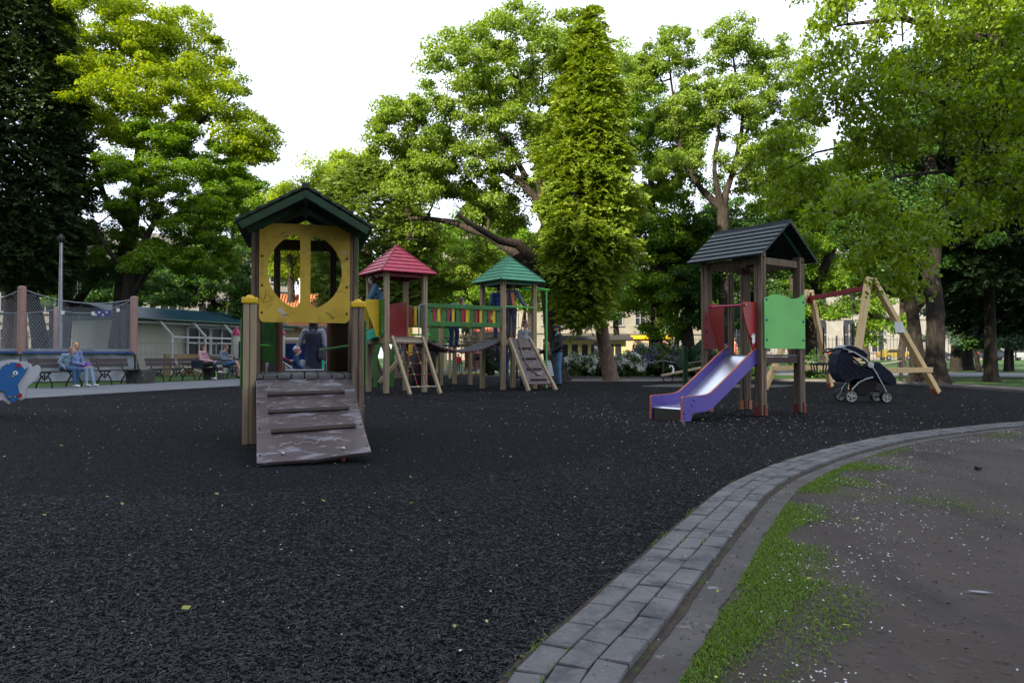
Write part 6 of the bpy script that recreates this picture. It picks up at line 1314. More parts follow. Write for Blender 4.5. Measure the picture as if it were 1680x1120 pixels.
# black cabinet/bin seen through the trampoline net
# trampoline
def trampoline():
    A, B, C = Vector((-16.1, 24.0, 0)), Vector((-13.45, 26.0, 0)), Vector((-16.6, 26.6, 0)); D = A+(C-B)
    root = thing('trampoline', 'large trampoline with pink padded net posts, blue edge pad and a grey tarpaulin skirt', 'trampoline', (A+C)/2); o = root.location.copy(); Q = [A-o, B-o, C-o, D-o]
    tarp = mat('grey_tarpaulin', (.14, .16, .175), .45, c2=(.26, .29, .31), scale=(2.2, 2.2, 3.5), bump=.6, detail=5)
    mb = MB(); n = 30
    for a, b in zip(Q, Q[1:]+Q[:1]):
        dr = (b-a); nn = Vector((dr.y, -dr.x, 0)).normalized(); m = 26
        for j in range(6):
            for i in range(m):
                def P(i, j): t = i/m; z = .03+.92*j/5; return a.lerp(b, t)+Vector((0, 0, z))+nn*(.035*math.sin(t*37+j*.6)+.03*math.sin(t*11+j*1.2)+.10*(1-j/5)*abs(math.sin(t*5)))
                mb.add([P(i, j), P(i+1, j), P(i+1, j+1), P(i, j+1)], [(0, 1, 2, 3)])
    bm = bmesh.new(); ob = mb.build('skirt', tarp, root, smooth=True)
    bm.from_mesh(ob.data); bmesh.ops.remove_doubles(bm, verts=bm.verts, dist=.004); bmesh.ops.recalc_face_normals(bm, faces=bm.faces); bm.to_mesh(ob.data); bm.free()
    mb = MB(); 
    for a, b in zip(Q, Q[1:]+Q[:1]):
        dr = (b-a); inn = Vector((-dr.y, dr.x, 0)).normalized()*.30; a = a-inn*.45; b = b-inn*.45; inn = inn*1.45; mb.add([a+Vector((0, 0, .97)), b+Vector((0, 0, .97)), b+inn+Vector((0, 0, .97)), a+inn+Vector((0, 0, .97)), a+Vector((0, 0, 1.04)), b+Vector((0, 0, 1.04)), b+inn+Vector((0, 0, 1.04)), a+inn+Vector((0, 0, 1.04))], [(0, 3, 2, 1), (4, 5, 6, 7), (0, 1, 5, 4), (1, 2, 6, 5), (2, 3, 7, 6), (3, 0, 4, 7)])
    mb.build('edge_pad', mat('blue_vinyl_pad', (.03, .07, .22), .4), root)
    mb = MB(); mb.add([q+Vector((0, 0, 1.0)) for q in Q], [(0, 1, 2, 3)]); mb.build('jump_mat', black_p, root)
    pad = mat('faded_pink_padding', (.32, .195, .165), .6, .12, (3, 3, 3)); ztp = [3.15, 2.98, 2.65, 2.9]
    for k, (q, zt) in enumerate(zip(Q, ztp)):
        mb = MB(); r = .125 if k < 2 else .075; mb.lathe(q, [(r, .95), (r, zt), (r*.6, zt+.03)], 14); mb.build('padded_post', pad, root, smooth=True)
    # net: real thin cords, diamond mesh
    net = MB(); 
    for k in (0, 1, 2, 3):
        a, b = Q[k], Q[(k+1) % 4]; za, zb_ = ztp[k], ztp[(k+1) % 4]; L = (b-a).length
        step = .070 if k in (0, 1) else .10; Hn = 2.3
        def top(t): return 1.02+(za*(1-t)+zb_*t-1.08)-.30*4*t*(1-t)
        nn = int((L+Hn)/step)
        for sgn in (1, -1):
            for i in range(nn):
                # line x = x0 + sgn*z
                x0 = i*step-(Hn if sgn > 0 else 0); pts = []
                for j in range(13):
                    z = Hn*j/12; x = x0+sgn*z*.6
                    if 0 <= x <= L and 1.02+z <= top(x/L): pts.append(a.lerp(b, x/L)+Vector((0, 0, 1.02+z)))
                if len(pts) > 1: net.tube(pts, .0036, 3, caps=False)
        net.tube([a.lerp(b, t)+Vector((0, 0, top(t))) for t in np.linspace(0, 1, 12)], .014, 5)
    net.build('safety_net', mat('pale_net_cord', (.30, .33, .36), .7), root)
    mb = MB()
    for t, z in ((.35, 2.35), (.62, 2.35), (.85, 2.5)): p = Q[0].lerp(Q[1], t)+Vector((.0, -.02, z)); mb.box(p, (.10, .03, .12), .3)
    mb.build('net_tag', white_p, root)
    p = Q[0].lerp(Q[1], .57)+Vector((0, .9, 2.40)); mb = MB(); mb.box(p, (.62, .03, .22)); fl = mb.build('pennant', mat('navy_cloth', (.01, .02, .16), .7), root); mb = MB()
    for i in range(4): mb.box(p+Vector((-.24+i*.13, -.02, .04 if i % 2 else -.05)), (.06, .01, .06)); 
    mb.build('pennant_stars', white_p, fl)
trampoline()
# black covered box below the lamp (seen through the net)
mb = MB(); b = Vector((W(95, 600, 28.1).x, 28.1, 0)); mb.box((0, 0, 1.35), (.50, .4, 2.7)); mb.box((0, 0, 2.74), (.56, .46, .08)); o = mb.build('dark_cabinet', mat('black_sheeting', (.01, .01, .012), .6), bevel=.02); o.location = b; tag(o, 'tall black cabinet at the foot of the lamp post', 'cabinet')
# wire mesh fence behind the benches
def wire_fence():
    A = Vector((W(224, 600, 26.9).x, 26.9, 0)); B = Vector((W(410, 600, 32.5).x, 32.5, 0)); root = thing('wire_fence', 'thin dark wire mesh fence with round posts between the benches and the pavilion', 'fence', A); L = (B-A).length; u = (B-A).normalized()
    mb = MB()
    for i in range(int(L/.11)): p = u*(i*.11); mb.tube([p+Vector((0, 0, .1)), p+Vector((0, 0, 1.38))], .0035, 3, caps=False)
    for z in (.1, .55, .95, 1.38): mb.tube([Vector((0, 0, z)), u*L+Vector((0, 0, z))], .006, 4)
    mb.build('mesh_panel', iron, root)
    for t in (0, .33, .66, 1): mb = MB(); mb.tube([u*L*t, u*L*t+Vector((0, 0, 1.45))], .03, 8); mb.build('post', grey_st, root, smooth=True)
wire_fence()
# bouncy castle behind the playhouse
def castle():
    root = thing('bouncy_castle', 'inflatable bouncy castle with cream columns and pink pointed tops behind the playhouse', 'bouncy castle', (-10.3, 33.0, 0), R(-14)); cream = mat('cream_vinyl', (.55, .54, .46), .4, .06, (2, 2, 2)); blu = mat('navy_vinyl', (.012, .035, .15), .4, .5, (1.6, 1.6, 1.6)); pink = mat('hot_pink_vinyl', (.50, .03, .14), .4); gry = mat('grey_vinyl', (.28, .30, .32), .4); 
    for (x, y, h) in ((-2.3, -.2, 1.55), (.1, -.4, 1.55), (2.4, 0, 1.55), (-2.3, 3, 1.75), (2.4, 3, 1.75)):
        mb = MB(); mb.lathe((x, y, .3), [(.17, 0), (.20, .1), (.19, h*.5), (.20, h-.1), (.16, h)], 14); c = mb.build('column', cream, root, smooth=True); mb = MB(); mb.lathe((x, y, .3+h), [(.22, 0), (.20, .08), (.10, .24), (.01, .40)], 14); mb.build('pointed_top', pink, c, smooth=True)
    mb = MB()
    for i in range(19): mb.lathe((-2.5+i*.28, -.35, 0), [(.10, .02), (.145, .12), (.145, .60), (.10, .72), (.02, .74)], 10)
    mb.build('grey_cushions', gry, root, smooth=True)
    mb = MB(); mb.box((0, 1.4, .28), (4.9, 3.3, .5)); mb.build('base', gry, root, bevel=.1)
    for (a, b) in (((-2.3, -.2), (-2.3, 3)), ((2.4, 0), (2.4, 3)), ((-2.3, 3), (2.4, 3))): mb = MB(); A = Vector((*a, 1.08)); B = Vector((*b, 1.08)); mb.beam(A, B, .14, .95); mb.build('wall', blu, root, bevel=.05)
    mb = MB(); mb.box((-1.75, -.2, 1.15), (.9, .16, .85)); mb.build('wall', blu, root, bevel=.05)
    mb = MB(); mb.box((-1.75, -.24, .70), (.95, .12, .05)); mb.build('orange_strip', orange_e, root)
    mb = MB(); mb.tube([(-.9, -.3, 1.75), (.1, -.4, .95)], .07, 8); mb.tube([(.1, -.2, 1.62), (2.4, -.1, 1.62)], .09, 8); mb.build('cream_roll', cream, root, smooth=True)
    mb = MB(); mb.add([(-.9, -.28, 1.70), (.1, -.38, .92), (.1, -.38, .72), (-.9, -.28, .72), (-.9, -.16, 1.70), (.1, -.26, .92), (.1, -.26, .72), (-.9, -.16, .72)], [(0, 1, 2, 3), (7, 6, 5, 4), (0, 4, 5, 1), (1, 5, 6, 2), (2, 6, 7, 3), (3, 7, 4, 0)]); mb.build('wall', blu, root)
castle()
# little ride-on car and a market stall far behind the red tower
def ride_car():
    d = 37; b = Vector((W(654, 612, d).x, d, 0)); root = thing('ride_on_car', 'small black and white pedal car parked on the path behind the red roofed tower', 'pedal car', b)
    P = [(-.75, .12), (-.78, .32), (-.55, .40), (-.2, .62), (.1, .62), (.28, .40), (.72, .34), (.75, .12)]
    mb = MB(); mb.plate(P, [], .6, frame((1, 0, 0), (0, 0, 1), (0, .3, 0))); mb.build('body', mat('dark_grey_plastic', (.03, .033, .036), .4), root, bevel=.05)
    mb = MB(); mb.box((-.35, -.02, .47), (.5, .5, .06)); mb.build('bonnet', white_p, root, bevel=.02)
    for x in (-.5, .5):
        for y in (-.3, .3): mb = MB(); mb.lathe((x, y, .17), [(.05, -.06), (.17, -.05), (.17, .05), (.05, .06)], 14, Matrix.Rotation(R(90), 3, 'X')); w = mb.build('wheel', black_p, root); mb = MB(); mb.lathe((x, y, .17), [(.01, -.066), (.09, -.064), (.09, .064), (.01, .066)], 10, Matrix.Rotation(R(90), 3, 'X')); mb.build('rim', mat('cream_plastic', (.5, .48, .35), .5), w)
ride_car()
def stall(px, py0, d, w, label, cc, wallc, z0=0):
    b = Vector((W(px, 600, d).x, d, 0)); root = thing('market_stall', label, 'stall', b, 0, 'stalls beyond the far path'); zt = W(px, py0, d).z
    mb = MB(); mb.box((0, 1.2, zt/2-.1), (w, 2.0, zt-.2)); mb.build('booth', wallc, root)
    mb = MB(); mb.add([(-w/2-.3, -.7, zt-.35), (w/2+.3, -.7, zt-.35), (w/2+.3, .4, zt), (-w/2-.3, .4, zt), (-w/2-.3, -.7, zt-.25), (w/2+.3, -.7, zt-.25), (w/2+.3, .4, zt+.06), (-w/2-.3, .4, zt+.06)], [(0, 3, 2, 1), (4, 5, 6, 7), (0, 1, 5, 4), (1, 2, 6, 5), (2, 3, 7, 6), (3, 0, 4, 7)]); mb.build('awning', cc, root)
    mb = MB(); mb.box((0, -.05, .95), (w, .5, .08)); mb.build('counter', wood_tan, root)
    mb = MB(); mb.box((0, .17, zt*.6), (w*.8, .04, zt*.35)); mb.build('opening', win_dark, root)
stall(795, 538, 56, 2.6, 'stall with a coral red awning behind the bridge and the green tower', mat('coral_awning', (.62, .16, .08), .7), mat('stall_white', (.55, .54, .52), .7))
stall(708, 556, 50, 1.7, 'pale yellow stall seen through the rope ladder of the red tower', mat('yellow_canvas', (.55, .48, .22), .7), mat('cream_board', (.50, .44, .22), .7))
stall(776, 572, 52, 1.2, 'small pink booth under the bridge beyond the far path', mat('pink_canvas', (.55, .22, .26), .7), mat('pink_board', (.50, .20, .25), .7))
stall(575, 560, 44, 1.3, 'tall pale yellow booth between the playhouse and the red tower', mat('yellow_canvas', (.55, .48, .22), .7), mat('cream_board', (.50, .44, .22), .7))
# ================================================================ STROLLER
def wheel_part(root, x, y, r, rim_m):
    w = MB(); prof = [(r*.80, -.022), (r*.94, -.026), (r, -.012), (r, .012), (r*.94, .026), (r*.80, .022)]
    w.lathe((x, y, r), prof+[prof[0]], 26, Matrix.Rotation(R(90), 3, 'X'), caps=False); t = w.build('wheel', black_p, root, smooth=True)
    w = MB(); w.lathe((x, y, r), [(r*.66, -.020), (r*.81, -.024), (r*.81, .024), (r*.66, .020), (r*.66, -.020)], 24, Matrix.Rotation(R(90), 3, 'X'), caps=False); w.lathe((x, y, r), [(r*.2, -.03), (r*.2, .03)], 12, Matrix.Rotation(R(90), 3, 'X'))
    for k in range(5): a = 2*math.pi*k/5; w.beam((x+r*.15*math.cos(a), y, r+r*.15*math.sin(a)), (x+r*.70*math.cos(a), y, r+r*.70*math.sin(a)), .03, .025, (0, 1, 0))
    w.build('rim', rim_m, t)
def stroller(loc, rz, label, fabric, scale=1.0, trim=None):
    root = thing('stroller', label, 'stroller', loc, rz); root.scale = (scale,)*3
    # local x forward (front wheels), z up
    rim = mat('silver_rim', (.42, .42, .40), .4, .05); al = mat('satin_aluminium', (.42, .43, .44), .35, .05, metal=.5)
    for y in (-.27, .27): wheel_part(root, -.34 if y < 0 else -.34, y, .118, rim)
    for y in (-.22, .22):
        for dy in (-.03, .03): wheel_part(root, .30, y+dy, .100, rim)
    for y in (-.25, .25):
        mb = MB(); mb.tube([(-.34, y, .13), (-.30, y, .26), (-.20, y, .37), (-.06, y, .44), (.06, y, .47)], [.017]*5, 8); mb.build('rear_strut', al, root, smooth=True)
        mb = MB(); mb.tube([(.32, y*.88, .17), (.24, y*.95, .33), (.10, y, .58), (.02, y, .70), (-.10, y, .82), (-.26, y, .92), (-.40, y, .985), (-.50, y, 1.0)], [.013, .013, .015, .020, .022, .020, .016, .014], 8); mb.build('handle_tube', al if y < 0 else black_p, root, smooth=True)
    mb = MB(); mb.tube([(-.48, -.25, 1.0), (-.58, -.25, 1.0), (-.66, -.22, .965), (-.70, -.1, .94), (-.70, .1, .94), (-.66, .22, .965), (-.58, .25, 1.0), (-.48, .25, 1.0)], .019, 8); mb.build('push_handle', black_p, root, smooth=True)
    mb = MB(); mb.tube([(-.34, -.27, .118), (-.34, .27, .118)], .014, 8); mb.tube([(.30, -.22, .10), (.30, .22, .10)], .014, 8); mb.tube([(-.30, 0, .22), (.28, 0, .20)], .014, 6); mb.build('axle', iron, root)
    # quilted seat shell: side profile extruded and rounded
    P = [(-.50, .42), (-.57, .55), (-.59, .72), (-.55, .90), (-.47, 1.005), (-.38, 1.05), (-.26, 1.03), (-.10, .95), (-.01, .86), (-.04, .82), (-.18, .88), (-.30, .86), (-.26, .76), (-.16, .68), (-.02, .62), (.14, .58), (.20, .55), (.16, .46), (.06, .43), (-.10, .44), (-.28, .42), (-.36, .37), (-.44, .37)]
    mb = MB(); mb.plate(P, [], .46, frame((1, 0, 0), (0, 0, 1), (0, .23, 0))); mb.build('seat_shell', fabric, root, bevel=.035)
    mb = MB(); mb.plate([(.02, .66), (.08, .73), (.16, .755), (.22, .74), (.28, .68), (.42, .56), (.50, .44), (.51, .36), (.47, .32), (.38, .33), (.24, .40), (.12, .50)], [], .42, frame((1, 0, 0), (0, 0, 1), (0, .21, 0))); mb.build('foot_muff', fabric, root, bevel=.045)
    tp = MB(); pts = [(-.47, 1.015), (-.38, 1.06), (-.26, 1.04), (-.10, .965), (.0, .875)]
    for a, b in zip(pts[:-1], pts[1:]): tp.beam((a[0], 0, a[1]), (b[0], 0, b[1]), .49, .018, (0, 0, 1))
    tp.build('hood_trim', mat('grey_fabric', (.28, .31, .34), .8) if trim is None else trim, root, bevel=.006)
    mb = MB()
    for q in range(5): x = -.52+q*.13; mb.tube([(x, -.236, .45), (x+.13, -.236, .62), (x+.06, -.236, .78)], .004, 4); 
    for q in range(4): x = -.10-q*.12; mb.tube([(x+.12, -.236, .48), (x-.05, -.236, .68)], .004, 4)
    mb.tube([(-.58, -.236, .75), (-.4, -.236, .74), (-.2, -.236, .66), (.0, -.236, .58)], .005, 4)
    mb.build('stitching', mat('dark_stitch', (.004, .005, .01), .9), root)
    mb = MB(); mb.plate([(-.22, .40), (.20, .46), (.16, .30), (.05, .17), (-.05, .12), (-.22, .14)], [], .36, frame((1, 0, 0), (0, 0, 1), (0, .18, 0))); mb.build('basket', mat('black_mesh_fabric', (.018, .015, .018), .8), root, bevel=.03)
    mb = MB(); mb.box((-.34, -.262, .945), (.08, .012, .03)); mb.build('clasp', white_p, root); mb = MB(); mb.lathe((.02, -.262, .70), [(.055, -.01), (.055, .01), (.02, .016)], 14, Matrix.Rotation(R(90), 3, 'X')); mb.build('joint_cover', white_p if trim is None else al, root)
    mb = MB(); mb.box((-.10, -.24, .80), (.03, .02, .05)); mb.build('red_buckle', red_b, root)
    return root
navy = mat('navy_quilted_fabric', (.008, .013, .032), .75, .35, (6, 6, 6), bump=.3)
p = G(1418, 659); stroller((p.x, p.y, 0), R(-4), 'navy blue quilted stroller with silver wheels standing empty near the swing', navy, 1.0)
# ================================================================ PEOPLE
skin = mat('skin', (.50, .29, .21), .55, .06, (8, 8, 8)); skin_d = mat('tanned_skin', (.40, .22, .15), .55, .06, (8, 8, 8))
HAIR = {'black': mat('black_hair', (.010, .009, .010), .5, .3, (30, 30, 6)), 'brown': mat('brown_hair', (.05, .025, .015), .5, .3, (30, 30, 6)), 'blond': mat('blond_hair', (.42, .28, .13), .5, .3, (30, 30, 6)), 'grey': mat('short_greying_hair', (.06, .05, .045), .6, .3, (30, 30, 6)), 'fair': mat('light_brown_hair', (.20, .12, .06), .5, .3, (30, 30, 6))}
def cloth(name, c, var=.15): return mat(name, c, .85, var, (10, 10, 10), bump=.15)
denim = cloth('blue_denim', (.045, .10, .20), .3); denim_l = cloth('pale_ripped_denim', (.24, .31, .42), .2); denim_d = cloth('dark_denim', (.015, .035, .10), .2); blackc = cloth('black_cloth', (.016, .016, .020)); greyc = cloth('grey_wool', (.17, .18, .20), .25); pinkc = cloth('pale_pink_jumper', (.50, .28, .32)); sky_blue = cloth('pale_blue_sweater', (.20, .28, .36)); 
def remesh(o, vox, it=3):
    m = o.modifiers.new('merge', 'REMESH'); m.mode = 'VOXEL'; m.voxel_size = vox; m.use_smooth_shade = True
    s = o.modifiers.new('relax', 'SMOOTH'); s.iterations = it; s.factor = .5; return o
def V3(*a): return Vector(a)
def pose(kind, H, **k):
    """joints in metres; person faces +y, x to the right"""
    J = {}
    def put(n, x, y, z): J[n] = V3(x*H, y*H, z*H)
    if kind in ('stand', 'walk', 'lean'):
        put('pelvis', 0, 0, .53); put('chest', 0, .0, .70); put('neck', 0, .0, .83); put('head', 0, .012, .925)
        for s, n in ((-1, 'L'), (1, 'R')):
            put('sh'+n, s*.105, 0, .805); put('el'+n, s*.135, -.01, .63); put('wr'+n, s*.14, .05, .485); put('hip'+n, s*.052, 0, .51); put('kn'+n, s*.055, .012, .285); put('an'+n, s*.055, -.01, .045)
    elif kind == 'sit':
        z = k.get('seat', .46)/H+.055
        put('pelvis', 0, 0, z); put('chest', 0, -.015, z+.17); put('neck', 0, .0, z+.30); put('head', 0, .015, z+.395)
        for s, n in ((-1, 'L'), (1, 'R')):
            put('sh'+n, s*.105, -.01, z+.275); put('el'+n, s*.13, .02, z+.11); put('wr'+n, s*.07, .14, z+.06); put('hip'+n, s*.052, .02, z-.005); put('kn'+n, s*.06, .255, z+.01); put('an'+n, s*.06, .27, .045)
    for n, v in k.items():
        if n in J: J[n] = V3(*v)*H
    for n in ('L', 'R'):
        if 'ha'+n not in J: d = (J['wr'+n]-J['el'+n]).normalized(); J['ha'+n] = J['wr'+n]+d*.055*H
        if 'to'+n not in J:
            kk = J['kn'+n]; a = J['an'+n]; J['to'+n] = a+V3(0, .085*H, -.022*H) if 'foot' not in k else a+V3(*k['foot'])*H
    return J
def person(label, loc, heading, H, J, top, legs, hair='brown', hairstyle='short', topmat=None, shoes=None, sleeves='long', legwear='long', extra=None, group=None, vox=.011, look=0.0, tilt=0.0, female=False, skm=None, topname='jacket', legname='trousers'):
    sk = skm or skin; w = .92 if female else 1.0; q = H/1.75
    if H < 1.4: hd = 1.22
    elif H < 1.6: hd = 1.08
    else: hd = 1.0
    b = MB(); h = J['head']; HR = .092*H/1.75*1.0*hd
    HM = Matrix.Rotation(look, 3, 'Z') @ Matrix.Rotation(tilt, 3, 'X')
    b.ball(h+HM @ V3(0, -.004, .018)*q, (HR*.84, HR*1.0, HR*1.08), 16, HM); b.ball(h+HM @ V3(0, HR*.30, -HR*.55), (HR*.58, HR*.62, HR*.62), 12, HM)
    b.rcone(h+HM @ V3(0, HR*.92, HR*.12), h+HM @ V3(0, HR*1.12, -HR*.22), HR*.10, HR*.17, 8)      # nose
    b.ball(h+HM @ V3(0, HR*.90, -HR*.56), (HR*.26, HR*.10, HR*.09), 8, HM)                             # mouth
    for s in (-1, 1): b.ball(h+HM @ V3(s*HR*.84, -.0, -HR*.05), (HR*.12, HR*.22, HR*.28), 8, HM)
    b.rcone(J['neck']-V3(0, 0, .03)*q, h-V3(0, 0, HR*.45), .052*q*w, .048*q*w)
    # torso
    up = (J['neck']-J['pelvis']).normalized(); rt = (J['shR']-J['shL']).normalized()
    b.rcone(J['pelvis']-rt*.055*q, J['pelvis']+rt*.055*q, .098*q*(1.02 if female else 1), .098*q*(1.02 if female else 1)); b.rcone(J['pelvis'], J['chest'], .105*q*w, .118*q*w); b.rcone(J['chest']-rt*.05*q, J['chest']+rt*.05*q, .102*q*w, .102*q*w); b.rcone(J['chest'], J['neck']-up*.03*q, .11*q*w, .06*q)
    for n in 'LR':
        s = -1 if n == 'L' else 1
        b.rcone(J['neck']-up*.05*q, J['sh'+n], .055*q, .056*q*w); b.rcone(J['sh'+n], J['el'+n], .052*q*w, .040*q*w); b.rcone(J['el'+n], J['wr'+n], .039*q*w, .026*q*w)
        a, c = J['wr'+n], J['ha'+n]; d = (c-a).normalized(); sd = d.cross(V3(0, 0, 1)); sd = sd.normalized() if sd.length > .1 else V3(1, 0, 0); nn = sd.cross(d)
        b.rcone(a, a+d*.06*q, .026*q, .030*q)
        for f in range(4): o = sd*(-.026+.0175*f)*q; l = (.060, .072, .068, .052)[f]*q; m = a+d*.075*q+o; b.rcone(a+d*.05*q+o*.7, m, .011*q, .0095*q, 6); b.rcone(m, m+(d*.75-nn*.45*(1 if s > 0 else 1)).normalized()*l*.75, .0095*q, .007*q, 6)
        b.rcone(a+d*.02*q-sd*s*.022*q, a+d*.055*q-sd*s*.052*q, .013*q, .009*q, 6)
        b.rcone(J['hip'+n], J['kn'+n], .080*q*w, .056*q*w); b.rcone(J['kn'+n], J['kn'+n].lerp(J['an'+n], .3), .054*q*w, .054*q*w); b.rcone(J['kn'+n].lerp(J['an'+n], .3), J['an'+n], .054*q*w, .034*q*w); b.rcone(J['an'+n]-V3(0, 0, .01), J['to'+n], .036*q, .026*q)
    o = b.build('person', sk, None, smooth=True); remesh(o, vox*max(.75, min(1, H/1.75)), 2); o.location = loc; o.rotation_euler = (0, 0, heading); tag(o, label, 'person', group)
    e = MB()
    for s in (-1, 1): e.ball(h+HM @ V3(s*HR*.36, HR*.84, HR*.10), HR*.105, 8)
    e.build('eyes', black_p, o)
    # garments
    t = MB(); g = .014*q
    t.rcone(J['pelvis']-rt*.055*q+up*.02*q, J['pelvis']+rt*.055*q+up*.02*q, .104*q+g*.7, .104*q+g*.7); t.rcone(J['pelvis']+up*.02*q, J['chest'], .110*q*w+g, .122*q*w+g); t.rcone(J['chest']-rt*.05*q, J['chest']+rt*.05*q, .106*q*w+g, .106*q*w+g); t.rcone(J['chest'], J['neck']-up*.035*q, .114*q*w+g, .064*q+g*.6)
    for n in 'LR':
        t.rcone(J['neck']-up*.06*q, J['sh'+n], .060*q+g*.5, .060*q*w+g); 
        if sleeves != 'none': t.rcone(J['sh'+n], J['el'+n] if sleeves == 'long' else J['sh'+n].lerp(J['el'+n], .8), .056*q*w+g, .046*q*w+g)
        if sleeves == 'long': t.rcone(J['el'+n], J['el'+n].lerp(J['wr'+n], .93), .045*q*w+g, .034*q*w+g)
    remesh(t.build(topname, top, o, smooth=True), vox, 3)
    l = MB(); g2 = .010*q
    if legwear != 'none':
        l.rcone(J['pelvis']-rt*.055*q-up*.01, J['pelvis']+rt*.055*q-up*.01, .102*q+g2, .102*q+g2)
        for n in 'LR':
            l.rcone(J['hip'+n], J['kn'+n] if legwear != 'short' else J['hip'+n].lerp(J['kn'+n], .85), .086*q*w+g2, .062*q*w+g2*(1.6 if legwear == 'short' else 1))
            if legwear == 'long': l.rcone(J['kn'+n], J['kn'+n].lerp(J['an'+n], .96), .060*q*w+g2, .046*q*w+g2)
            if legwear == 'skirt': pass
        if legwear == 'skirt':
            kc = (J['knL']+J['knR'])/2; l.rcone(J['pelvis']-rt*.03*q, kc.lerp(J['pelvis'], .0)-rt*.05*q, .115*q, .115*q); l.rcone(J['pelvis']+rt*.03*q, kc+rt*.05*q, .115*q, .115*q)
        remesh(l.build(legname, legs, o, smooth=True), vox, 2)
    if shoes:
        for n in 'LR':
            s = MB(); a = J['an'+n]; to = J['to'+n]; dd = (to-a); dd.z = dd.z*.4; ff = dd.normalized(); dn = V3(0, 0, -.018)*q; s.rcone(a-ff*.035*q+dn, a+ff*.03*q+dn, .042*q, .043*q); s.rcone(a+ff*.02*q+dn, to+V3(0, 0, .002)*q, .042*q, .032*q)
            remesh(s.build('shoe', shoes, o, smooth=True), .010, 1)
    # hair
    hm = HAIR[hair]; hb = MB()
    if hairstyle != 'bald':
        hb.ball(h+HM @ V3(0, -HR*.13, HR*.30), (HR*.93, HR*1.03, HR*1.0), 16, HM)
        hb.ball(h+HM @ V3(0, -HR*.45, -HR*.1), (HR*.80, HR*.72, HR*.95), 12, HM)
        if hairstyle == 'long':
            for s in (-1, 0, 1): hb.rcone(h+HM @ V3(s*HR*.6, -HR*.5, HR*.1), h+HM @ V3(s*HR*.75, -HR*.65, -HR*2.4), HR*.45, HR*.28)
            for s in (-1, 1): hb.rcone(h+HM @ V3(s*HR*.75, HR*.1, HR*.3), h+HM @ V3(s*HR*.85, HR*.05, -HR*1.9), HR*.28, HR*.22)
        if hairstyle == 'bob':
            for s in (-1, -.4, .4, 1): hb.rcone(h+HM @ V3(s*HR*.7, -HR*.25, HR*.1), h+HM @ V3(s*HR*.75, -HR*.3, -HR*1.15), HR*.42, HR*.36)
        if hairstyle == 'tail': hb.ball(h+HM @ V3(0, -HR*1.1, HR*.1), HR*.32, 10); hb.rcone(h+HM @ V3(0, -HR*1.2, 0), h+HM @ V3(0, -HR*1.5, -HR*1.3), HR*.26, HR*.12)
        if hairstyle == 'bun': hb.ball(h+HM @ V3(0, -HR*1.1, HR*.25), HR*.48, 10)
        remesh(hb.build('hair', hm, o, smooth=True), .011*q, 1)
    if extra: extra(o, J, q, h, HR, HM)
    return o
white_shoe = mat('white_trainers', (.60, .60, .62), .6, .05); black_shoe = mat('dark_shoes', (.012, .012, .014), .5)
seatz = .455
# heading: person faces +y locally; benches face world (+.989,-.145)
HF = -math.atan2(.9894, -.1454)
def ex_head(o, J, q, h, HR, HM):
    mb = MB(); mb.tube([h+HM @ V3(HR*1.0*math.cos(a), -HR*.1, HR*.3+HR*.98*math.sin(a)) for a in np.linspace(.1, 3.04, 12)], .012*q, 6); mb.build('hair_band', black_p, o)
def ex_tablet(o, J, q, h, HR, HM):
    ex_head(o, J, q, h, HR, HM)
J = pose('sit', 1.55, seat=.46, head=(-.0, .0, .745+.0), wrL=(-.04, .16, .41), wrR=(.06, .17, .41), elL=(-.13, .03, .44), elR=(.13, .04, .44), knL=(-.05, .27, .33), knR=(.06, .26, .33), anL=(-.05, .33, .045), anR=(.06, .26, .045))
z0 = (.46/1.55+.055)
for n, dz in (('head', .395), ('neck', .30)): J[n].z = (z0+dz)*1.55
p1 = bench_pt(0, 1.62-.33, .10, 0)
def torn(o, J, q, h, HR, HM):
    ex_head(o, J, q, h, HR, HM); mb = MB()
    for n in 'LR': k = J['kn'+n]; mb.ball(k+V3(0, .045, .045)*q, (.040*q, .034*q, .030*q), 10)
    mb.build('bare_knee', skin, o)
    mb = MB()
    for n in 'LR': pass
person('blond girl in denim jacket and ripped light jeans on the nearest bench', p1, HF, 1.55, J, cloth('light_denim_jacket', (.16, .23, .38), .25), denim_l, 'blond', 'long', shoes=white_shoe, extra=torn, female=True, look=-.5)
t = MB(); t.box((0, 0, .02), (.36, .26, .03)); t.ball((-.04, .03, .055), (.05, .04, .03), 10); o = t.build('lap_book', mat('purple_cover', (.16, .05, .36), .5), bevel=.006); o.location = bench_pt(0, 1.62-.33, .36, .60); o.rotation_euler = (0, .1, HF); tag(o, 'flat purple book lying on the lap of the blond girl in ripped jeans', 'book')
J = pose('sit', 1.50, seat=.46, neck=(0, .10, .61), head=(0, .165, .675), chest=(0, .035, .50), shL=(-.105, .07, .585), shR=(.105, .07, .585), elL=(-.15, -.02, .47), wrL=(-.16, -.03, .345), elR=(.14, .02, .46), wrR=(.10, .08, .37), knL=(-.05, .28, .33), knR=(.06, .26, .33), anL=(-.06, .19, .045), anR=(.06, .27, .045))
person('girl with a ponytail and pale blue sweater leaning forward on the nearest bench', bench_pt(0, .86, .09, 0), HF, 1.50, J, sky_blue, denim, 'fair', 'tail', shoes=white_shoe, female=True, look=-.2, topname='sweater')
J = pose('sit', 1.66, seat=.46, knL=(-.03, .27, .355), knR=(.03, .25, .375), anL=(-.03, .22, .045), anR=(.00, .37, .19), wrL=(-.06, .17, .42), wrR=(.07, .19, .42), neck=(0, .03, .63))
